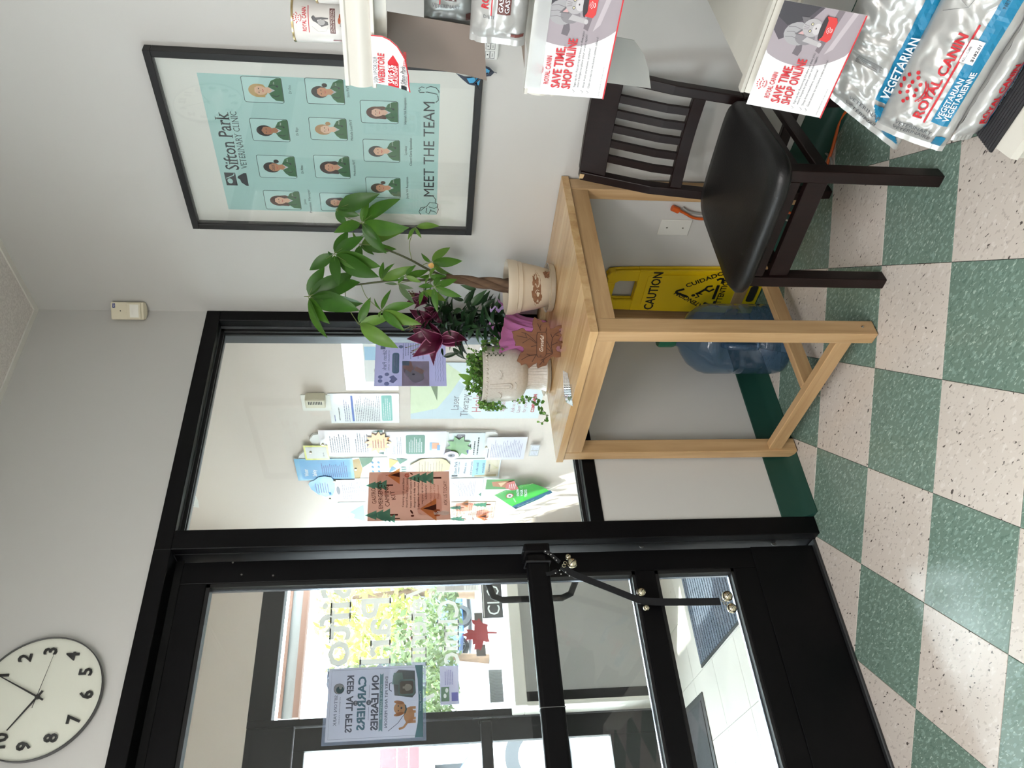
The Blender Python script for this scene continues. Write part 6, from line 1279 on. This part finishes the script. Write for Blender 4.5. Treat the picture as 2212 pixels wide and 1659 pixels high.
gsheet('lilac_poster','lilac paw print poster facing the vestibule, seen mirrored through the window behind the lilies',(808,834),(962,741),GY+.0045,thin('lilac_paper',(206,202,226),.8),f_purple,mirror=True)
blg = inkt((84,124,134)); dgr = inkt((92,94,104))
def f_pets(s,w,h):
    X = lambda u: w*u; Y = lambda v: h*v
    for pts in ([(.03,.02),(.97,.02),(.97,.97),(.03,.97),(.03,.02)],): s.line(dgr,[(X(a),Y(b)) for a,b in pts],w*.003)
    s.poly(inkt((86,134,140)),[(0,0),(X(1),0),(X(1),Y(.085)),(X(.8),Y(.055)),(X(.5),Y(.045)),(X(.2),Y(.055)),(0,Y(.085))])
    s.fitl(wtt,'Thank you!',(X(.36),Y(.018)),(X(.64),Y(.018)),h=h*.018,shear=.3)
    s.ell(dgr,X(.29),Y(.885),X(.075),X(.075),20); s.ell(mat('pets_paper'),X(.29),Y(.885),X(.070),X(.070),20); s.ell(blg,X(.305),Y(.875),X(.05),X(.055)); s.ell(mat('pets_paper'),X(.27),Y(.87),X(.028),X(.022),10)
    s.fitl(dgr,'SIFTON PARK',(X(.38),Y(.895)),(X(.80),Y(.895)),h=h*.030,serif=True); s.fitl(dgr,'VETERINARY CLINIC',(X(.40),Y(.862)),(X(.78),Y(.862)),h=h*.010)
    s.fitl(dgr,'KEEP ALL PETS',(X(.11),Y(.735)),(X(.89),Y(.735)),h=h*.066,bold=.03)
    s.ell(dgr,X(.5),Y(.705),X(.036),X(.036),16); s.fitl(wtt,'IN',(X(.48),Y(.695)),(X(.52),Y(.695)),h=h*.018)
    s.fitl(blg,'CARRIERS',(X(.13),Y(.605)),(X(.87),Y(.605)),h=h*.078,bold=.035)
    s.ell(dgr,X(.5),Y(.568),X(.036),X(.036),16); s.fitl(wtt,'OR',(X(.475),Y(.560)),(X(.525),Y(.560)),h=h*.016); s.line(dgr,[(X(.26),Y(.567)),(X(.44),Y(.567))],h*.003); s.line(dgr,[(X(.56),Y(.567)),(X(.74),Y(.567))],h*.003)
    s.fitl(dgr,'ON LEASHES',(X(.12),Y(.470)),(X(.88),Y(.470)),h=h*.070,bold=.035)
    s.poly(inkt((130,166,166)),[(X(.10),Y(.420)),(X(.90),Y(.420)),(X(.88),Y(.440)),(X(.90),Y(.458)),(X(.10),Y(.458)),(X(.12),Y(.440))]); s.fitl(wtt,'FOR THE SAFETY OF',(X(.26),Y(.428)),(X(.74),Y(.428)),h=h*.020,bold=.01)
    s.fitl(dgr,'EVERY PET AND PERSON',(X(.15),Y(.372)),(X(.85),Y(.372)),h=h*.028,bold=.015)
    s.poly(inkt((96,104,104)),[(X(.08),Y(.085)),(X(.06),Y(.26)),(X(.14),Y(.32)),(X(.42),Y(.30)),(X(.46),Y(.11)),(X(.40),Y(.075))]); s.poly(inkt((132,166,164)),[(X(.10),Y(.22)),(X(.10),Y(.31)),(X(.26),Y(.33)),(X(.28),Y(.20))]); s.rr(inkt((120,150,150)),X(.20),Y(.085),X(.43),Y(.26),X(.04)); s.rr(inkt((110,96,92)),X(.225),Y(.10),X(.405),Y(.245),X(.03))
    s.ell(inkt((206,196,188)),X(.315),Y(.165),X(.05),Y(.05)); s.poly(inkt((110,96,88)),[(X(.27),Y(.18)),(X(.27),Y(.235)),(X(.305),Y(.20))]); s.poly(inkt((110,96,88)),[(X(.36),Y(.18)),(X(.365),Y(.235)),(X(.325),Y(.20))]); s.line(dgr,[(X(.24),Y(.33)),(X(.25),Y(.355)),(X(.34),Y(.355)),(X(.36),Y(.33))],w*.012)
    dg = inkt((206,158,112)); s.ell(dg,X(.70),Y(.145),X(.11),Y(.055)); s.ell(dg,X(.60),Y(.24),X(.085),Y(.065)); s.ell(inkt((186,132,90)),X(.52),Y(.25),X(.025),Y(.055),12,.2); s.ell(inkt((186,132,90)),X(.68),Y(.25),X(.025),Y(.055),12,-.2)
    for x in (.60,.655,.745,.79): s.rect(dg,X(x-.018),Y(.075),X(x+.018),Y(.14))
    s.line(dg,[(X(.79),Y(.16)),(X(.86),Y(.20)),(X(.88),Y(.25))],w*.03); s.ell(dgr,X(.60),Y(.225),X(.016),Y(.011),10); s.ell(dgr,X(.57),Y(.258),X(.009),Y(.007),8); s.ell(dgr,X(.635),Y(.258),X(.009),Y(.007),8); s.line(blg,[(X(.56),Y(.185)),(X(.62),Y(.175)),(X(.67),Y(.19))],w*.02); s.line(dgr,[(X(.66),Y(.18)),(X(.80),Y(.26)),(X(.90),Y(.36))],w*.007)
thin('pets_paper',(228,226,230),.8)
gsheet('pets_sign','laminated keep all pets in carriers sign seen mirrored through the upper door glass',(701,1604),(913,1436),.0765,MATS['pets_paper'],f_pets,mirror=True,extra=.009)
# ================================================================ SLEIGH BELLS hanging from the push bar
sb = thing('bell_strap','black paw print strap with nickel jingle bells tied to the door push bar','bells',AY(1225,1225,-.03))
stm = mat('strap_black', (16,18,24), .6); pw_m = ink((200,200,200))
bp = [AY(1213,1222,-.030), AY(1240,1240,-.012), AY(1320,1272,.005), AY(1385,1298,.012)]
def strap(pts, wd, nm):
    P_ = smoothpts(pts, 6); vs = []; k = len(P_)
    for h_ in (0,.0022):
        for i,p in enumerate(P_):
            d_ = (P_[min(i+1,k-1)]-P_[max(i-1,0)]).normalized(); n_ = V((d_.z,0,-d_.x)).normalized(); vs += [p+n_*wd/2+V((0,h_,0)), p-n_*wd/2+V((0,h_,0))]
    fs = [(2*i,2*i+1,2*i+3,2*i+2) for i in range(k-1)]+[(2*k+2*i+2,2*k+2*i+3,2*k+2*i+1,2*k+2*i) for i in range(k-1)]+[(2*i,2*i+2,2*k+2*i+2,2*k+2*i) for i in range(k-1)]+[(2*i+3,2*i+1,2*k+2*i+1,2*k+2*i+3) for i in range(k-1)]+[(0,2*k,2*k+1,1),(2*k-2,2*k-1,4*k-1,4*k-2)]
    return M().use(stm).add(vs, fs).build(nm, sb)
strap(bp, .022, 'strap'); strap([AY(1383,1297,.012), AY(1420,1300,.020), AY(1500,1300,.030), AY(1556,1299,.034)], .024, 'strap')
strap([AY(1209,1214,-.034), AY(1188,1196,-.040), AY(1175,1190,-.042)], .012, 'strap'); strap([AY(1204,1232,-.034), AY(1190,1238,-.042), AY(1180,1240,-.044)], .012, 'strap')
M().use(stm).tube([V((-1.100,-.040,bz-.038)),V((-1.100,-.042,bz+.038)),V((-1.100,.004,bz+.040)),V((-1.100,.006,bz-.038)),V((-1.100,-.040,bz-.038))], .004, 8).build('loop', sb, smooth=50)
nk = mat('bell_nickel', (214,206,182), .12, metal=1)
def bell(p, r, tilt_=0.0, nm='bell'):
    o_ = M().use(nk).sphere(p, r, 20).build(nm, sb, smooth=60)
    M().use(blackd_m).lathe([(r*1.006,-.0009),(r*1.006,.0009)], p, 24, Matrix.Rotation(tilt_,4,'Y')).build('bell_slot', o_)
    M().use(nk).lathe([(r*1.02,-.0006),(r*1.03,0),(r*1.02,.0006)], p, 24, Matrix.Rotation(tilt_+1.57,4,'Y')).build('bell_seam', o_)
for (a,c,r,y) in ((1236,1217,.0165,-.050),(1227,1203,.010,-.045),(1385,1279,.0145,-.004),(1396,1313,.010,.008),(1571,1288,.0175,.026),(1581,1314,.016,.022)): bell(AY(a,c,y), r, .8)
for (a,c) in ((1221,1216),(1218,1222),(1560,1296),(1566,1303)): M().use(nk).lathe([(.0045,-.0008),(.006,0),(.0045,.0008)], AY(a,c,-.04 if a < 1400 else .030), 14, Matrix.Rotation(1.57,4,'X')).build('ring', sb, smooth=50)
b = M().use(pw_m)
for (a,c) in ((1178,1191),(1184,1197),(1190,1198),(1196,1205),(1202,1210),(1209,1232),(1212,1240),(1200,1238),(1230,1244),(1222,1236)): b.sphere(AY(a,c,-.0445), .0022, 6, (1,.3,1))
b.build('paw_print', sb)['kind'] = 'stuff'
# ================================================================ MATS in the vestibule
def floorquad(nm, label, pts, m, ribs=None, h=.008):
    P_ = [V(p) for p in pts]; t_ = thing(nm, label, 'mat', P_[0]); M().use(m).prism([p+V((0,0,.0004)) for p in P_], (0,0,h)).build('base', t_, bevel=.002)
    return t_, P_
rm_m = mat('ribbed_carpet', (52,62,78), .95, noise_amt=1, scale=260, rgb2=(120,132,150), bump=1)
mA = [V((-1.005,1.385,0)), V((-1.0,.800,0)), V((-.10,.790,0)), V((-.10,1.375,0))]
t_, _p = floorquad('ribbed_doormat','blue grey ribbed carpet mat lying on the pale vestibule floor','', rm_m) if 0 else (thing('ribbed_doormat','blue grey ribbed carpet mat lying on the pale vestibule floor','mat',(-.55,1.08,0)),0)
M().use(mat('mat_rubber',(34,38,44),.7)).prism([p+V((0,0,.0004)) for p in mA],(0,0,.005)).build('base',t_)
for k in range(19):
    y_ = .812+.030*k; M().use(rm_m).box((-.992,y_,.0055),(-.112,y_+.0235,.0105)).build('rib', t_, bevel=.002)
t_ = thing('black_doormat','black pebbled rubber mat by the outer door','mat',(-1.4,1.6,0)); mb = [V((-1.093,1.455,0)),V((-1.95,1.49,0)),V((-1.95,1.85,0)),V((-1.088,1.80,0))]
M().use(mat('black_rubber',(30,30,33),.6)).prism([p+V((0,0,.0004)) for p in mb],(0,0,.004)).build('border',t_,bevel=.002)
mi_ = [V((-1.125,1.492,0)),V((-1.93,1.525,0)),V((-1.93,1.83,0)),V((-1.12,1.775,0))]; M().use(mat('black_mat_pile',(40,41,46),.95,noise_amt=1,scale=300,rgb2=(70,72,78),bump=1)).prism([p+V((0,0,.0045)) for p in mi_],(0,0,.003)).build('pile',t_)
# ================================================================ WINDOW LETTERING and signs at the outer window
vin = thin('frosted_vinyl', (226,226,222), .035); GYo = DY+.049
def vinyl(txt, nm, p0, p1, h, label):
    """mirrored: lettering faces the street. p0 = pixel where the text starts (viewer's right), p1 = where it ends"""
    a = AY(p0[0],p0[1],GYo); b_ = AY(p1[0],p1[1],GYo); s = Sheet(V((a.x,GYo,a.z)), (-1,0,0), (0,0,1), N=(0,-1,0), eps=.0002)
    L = a.x-b_.x; o_ = None; s.fitl(vin, txt, (0,0), (L,b_.z-a.z), h=h, serif=True, bold=.012); t_ = thing(nm, label, 'lettering', a); s.done(t_); return t_
def zz(x,y): return (600+.3067*x, 1150+.3067*y)
_h = lambda a,b: abs(AY(a,1400,GYo).z-AY(b,1400,GYo).z)
vinyl('Sifton','window_lettering',zz(520,330),zz(492,1150),_h(*[zz(300,0)[0],zz(515,0)[0]]),'frosted mirrored word Sifton high on the outer window')
vinyl('Park','window_lettering',zz(795,440),zz(790,1080),_h(*[zz(585,0)[0],zz(795,0)[0]]),'frosted mirrored word Park on the outer window')
vinyl('Veterinary','window_lettering',zz(1045,330),zz(1045,1250),_h(*[zz(890,0)[0],zz(1045,0)[0]]),'frosted mirrored word Veterinary on the outer window')
vinyl('Clinic','window_lettering',zz(1270,475),zz(1275,925),_h(*[zz(1120,0)[0],zz(1270,0)[0]]),'frosted mirrored word Clinic on the outer window')
def orect(nm, label, cat, tl, br, m, fn=None, y_=GYo-.004, th_=.002, mirror=False):
    a, b_ = AY(tl[0],tl[1],y_), AY(br[0],br[1],y_); t_ = thing(nm, label, cat, (a.x,y_,b_.z)); M().use(m).box((a.x,y_,b_.z),(b_.x,y_+th_,a.z)).build('panel', t_)
    s = Sheet(V((b_.x if mirror else a.x,y_,b_.z)), (-1,0,0) if mirror else (1,0,0), (0,0,1), N=(0,-1,0), eps=.0002)
    if fn: fn(s, b_.x-a.x, a.z-b_.z)
    s.done(t_); return t_
orect('closed_sign','dark grey closed sign with white lettering at the lower right of the outer window','sign',zz(1445,604),zz(1560,200),mat('sign_charcoal',(60,62,66),.5),lambda s,w,h: (s.fitl(wt,'CLOSED',(w*.05,h*.14),(w*1.0,h*.14),h=h*.60), s.line(ink((190,190,190)),[(w*.01,h*.93),(w*.99,h*.93)],h*.05)))
orect('grey_strip','narrow grey strip behind the red maple leaf on the outer window','strip',zz(1386,640),zz(1440,566),mat('grey_strip',(96,92,90),.6),y_=GYo-.003); orect('grey_strip','narrow grey strip under the red maple leaf on the outer window','strip',zz(1400,872),zz(1462,790),mat('grey_strip'),y_=GYo-.003)
mp_ = [(1297,723),(1330,736),(1325,758),(1372,752),(1375,790),(1390,785),(1384,826),(1412,822),(1430,832),(1442,800),(1450,765),(1470,772),(1492,768),(1482,745),(1480,712),(1543,712),(1543,702),(1480,700),(1474,672),(1480,650),(1440,636),(1416,604),(1402,622),(1366,614),(1372,640),(1386,650),(1384,690),(1326,682),(1338,704)]
t_ = M().use(thin('maple_red',(150,52,58),.03)).prism([AY(*zz(a,c),GYo-.008) for a,c in mp_],(0,.002,0)).build('maple_leaf_decal'); tag(t_,'red maple leaf decoration on the outer window','decoration')
def f_blue(s,w,h): s.rect(ink((96,130,110)),w*.08,h*.52,w*.45,h*.95); s.rect(ink((96,96,180)),w*.08,h*.06,w*.30,h*.4); s.ell(wt,w*.22,h*.75,w*.06,h*.08); s.ell(wt,w*.36,h*.65,w*.06,h*.08); s.lines(ink((90,90,170)),w*.5,w*.92,h*.7,h*.1,5,h*.03)
orect('lilac_flyer','lilac and green flyer on the outer window near the door','flyer',zz(1146,1215),zz(1270,938),thin('lilac_flyer',(200,200,232),.04),f_blue)
orect('text_flyer','pale flyer with a printed map at the right edge of the outer window','flyer',zz(1120,420),zz(1412,330),thin('pale_flyer',(232,232,232),.06),lambda s,w,h: (s.rect(ink((190,190,190)),w*.1,h*.35,w*.9,h*.8), s.line(ink((140,140,140)),[(w*.1,h*.6),(w*.9,h*.55)],w*.02), s.lines(ink((150,150,150)),w*.1,w*.9,h*.28,h*.035,7,h*.01)))
orect('grey_scribble_card','grey scribbled card at the lower left of the outer window','card',zz(1497,1200),zz(1578,965),mat('scribble_grey',(136,140,144),.6),lambda s,w,h: [s.line(ink((96,100,106)),[(w*(.04+.045*k),h*.05),(w*(.06+.045*k),h*.5),(w*(.03+.045*k),h*.95)],w*.008) for k in range(20)])
# ================================================================ OUTSIDE
def bush(c, r, sc, n, m, seed, leaf=.05, trunk=None, label='', nm='tree', cat='tree', group=None):
    r_ = random.Random(seed); t_ = thing(nm, label, cat, (c[0],c[1],-.16), group); b = M().use(m)
    for k in range(n):
        d_ = V((r_.gauss(0,1),r_.gauss(0,1),r_.gauss(0,1))).normalized(); q_ = r*r_.uniform(.35,1)**.6*(1+.25*noise.noise(d_*2+V((seed,0,0)))); p = V(c)+V((d_.x*sc[0],d_.y*sc[1],d_.z*sc[2]))*q_
        a_ = V((r_.uniform(-1,1),r_.uniform(-1,1),r_.uniform(-1,1))).normalized(); b1 = a_.orthogonal().normalized(); l = leaf*r_.uniform(.7,1.4)
        b.add([p-a_*l,p+b1*l*.5,p+a_*l,p-b1*l*.5],[(0,1,2,3)])
    b.build('foliage', t_, recalc=False)['kind'] = 'stuff'
    if trunk: M().use(bark).tube([V((c[0],c[1],-.16)),V((c[0]+.1,c[1],c[2]*.6)),V(c)+V((0,0,r*.3))],[trunk,trunk*.7,trunk*.3],10).build('trunk', t_, smooth=60)
    return t_
tm = leafmat('street_tree', (96,110,40), (150,146,60), .6, .3); tm2 = leafmat('street_hedge', (50,68,30), (80,96,44), .6, .3)
q1 = AY(860,1345,27); bush(q1, 3.1, (1.1,1,1), 2300, tm, 3, .20, .2, 'yellow green sunlit street tree seen through the outer window', group=None)
q1 = AY(800,1290,17); bush(q1, 1.5, (1.0,1,.9), 1000, tm, 8, .13, .14, 'smaller pale tree behind the mirrored word Park')
q1 = AY(905,1430,14); bush(q1, 1.0, (1.3,1,.8), 900, tm2, 5, .10, .1, 'denser green tree beside the stop sign')
q1 = AY(935,1475,11); bush(q1, .6, (1.4,1,.7), 700, tm2, 6, .07, None, 'low green hedge across the road', 'hedge', 'hedge')
q1 = AY(955,1320,10); bush(q1, .5, (1.2,1,.6), 400, tm2, 9, .07, None, 'small roadside shrub behind the mirrored word Clinic', 'shrub', 'shrub')
ps_ = AY(881,1369,16); t_ = thing('stop_sign','small red stop sign on a post across the street','sign',(ps_.x,ps_.y,-.16)); rr0 = .17
pts = [V((ps_.x+rr0*math.cos(math.pi/8+k*math.pi/4), ps_.y, ps_.z+rr0*math.sin(math.pi/8+k*math.pi/4))) for k in range(8)]
M().use(mat('stop_red',(200,40,44),.5)).prism(pts,(0,.01,0)).build('sign_plate',t_); M().use(grey_m).box((ps_.x-.02,ps_.y+.011,-.16),(ps_.x+.02,ps_.y+.04,ps_.z+.1)).build('post',t_)
s = Sheet(V((ps_.x,ps_.y,ps_.z)),(1,0,0),(0,0,1),N=(0,-1,0),eps=.001); s.text(mat('sign_white',(240,240,240),.5),'STOP',0,-.055,.16,'c',bold=.03); s.done(t_)
def car(c, L_, W_, Hh, body, yaw, label, nm='parked_car'):
    t_ = thing(nm, label, 'car', (c[0],c[1],-.16)); R_ = Matrix.Translation((c[0],c[1],-.16)) @ Matrix.Rotation(yaw,4,'Z')
    def T_(x,y,z): return R_ @ V((x,y,z))
    prof_ = [(-L_/2,.35),(-L_/2,.75),(-L_/2+.25,.95),(-L_*.28,1.0),(-L_*.16,Hh),(L_*.18,Hh),(L_*.33,.98),(L_/2-.12,.86),(L_/2,.66),(L_/2,.32),(L_/2-.3,.22),(-L_/2+.3,.22)]
    M().use(body).prism([T_(x,-W_/2,z) for x,z in prof_], R_.to_3x3() @ V((0,W_,0))).build('body', t_, bevel=.05, seg=3)
    gm_ = mat('car_glass',(70,96,130),.08)
    for sy in (-1,1): M().use(gm_).prism([T_(x,sy*(W_/2+.004),z) for x,z in ((-L_*.25,1.02),(-L_*.15,Hh-.08),(L_*.16,Hh-.08),(L_*.28,1.02))], R_.to_3x3() @ V((0,sy*.004,0))).build('side_window', t_)
    M().use(gm_).prism([T_(L_*.325,-W_*.42,1.0),T_(L_*.19,-W_*.38,Hh-.05),T_(L_*.19,W_*.38,Hh-.05),T_(L_*.325,W_*.42,1.0)], R_.to_3x3() @ V((.012,0,.012))).build('windscreen', t_)
    ty = mat('tyre',(60,62,66),.8); al = mat('alloy',(196,198,202),.3,metal=.6)
    for x in (-L_*.31,L_*.31):
        for sy in (-1,1):
            cw_ = T_(x, sy*(W_/2-.08), .33); mm = R_.to_3x3().to_4x4() @ Matrix.Rotation(-sy*math.pi/2,4,'X').inverted()
            w_ = M().use(ty).lathe([(.12,.02),(.22,.03),(.23,.10),(.30,.11),(.33,.08),(.33,-.08),(.2,-.09)], cw_, 32, mm).build('wheel', t_, smooth=40)
            b = M().use(al).lathe([(0,.085),(.045,.09),(.05,.07)], cw_, 16, mm)
            for k in range(5):
                a = k*2*math.pi/5
                for da in (-.14,.14):
                    p0_ = mm @ V((.04*math.cos(a),.04*math.sin(a),.08)); p1_ = mm @ V((.225*math.cos(a+da),.225*math.sin(a+da),.09)); b.bar(cw_+p0_, cw_+p1_, .022, .02)
            b.lathe([(.215,.09),(.232,.10),(.232,.08)], cw_, 28, mm); b.build('rim', w_)
    return t_
wc_ = AY(1088,1636,5.9); car((wc_.x-1.40, wc_.y+.90), 4.5, 1.75, 1.5, mat('white_car_paint',(238,238,240),.25,coat=.6), 0.0, 'white car with alloy wheels parked in front of the outer door')
q1 = AY(948,1282,19.5); car((q1.x, q1.y), 4.2, 1.7, 1.4, mat('blue_car_paint',(70,110,170),.3,coat=.5), .2, 'small blue car parked across the street')
q1 = AY(945,1370,35); car((q1.x, q1.y), 4.2, 1.7, 1.4, mat('grey_car_paint',(120,130,146),.3,coat=.5), .0, 'dark grey car driving on the street beyond')
rt = AY(850,1640,14); t_ = thing('red_truck','red delivery truck behind the white car','truck',(rt.x-2,rt.y,-.16)); rd = mat('truck_red',(196,60,66),.5)
zt = AY(820,1640,14).z; zb_ = AY(905,1640,14).z; xr = AY(850,1613,14).x
for k,(a,c) in enumerate(((0,.42),(.45,.72),(.75,1.0))): M().use(rd).box((xr-4,14,zt-(zt-zb_)*c),(xr,16.2,zt-(zt-zb_)*a)).build('side_panel',t_)
M().use(white_m).box((xr-4,14.02,zb_-.3),(xr-.05,16.1,zt-.02)).build('body',t_); M().use(MATS['tyre']).lathe([(0,.1),(.45,.1),(.5,.05),(.5,-.2),(0,-.2)],(xr-1,14.1,.32),24,Matrix.Rotation(math.pi/2,4,'X')).build('wheel',t_); M().use(MATS['tyre']).lathe([(0,.1),(.45,.1),(.5,.05),(.5,-.2),(0,-.2)],(xr-3,14.1,.32),24,Matrix.Rotation(math.pi/2,4,'X')).build('wheel',t_)
M().use(MATS['tyre']).box((xr-3.8,14.3,.0),(xr-.3,15.9,zb_-.3)).build('chassis',t_)
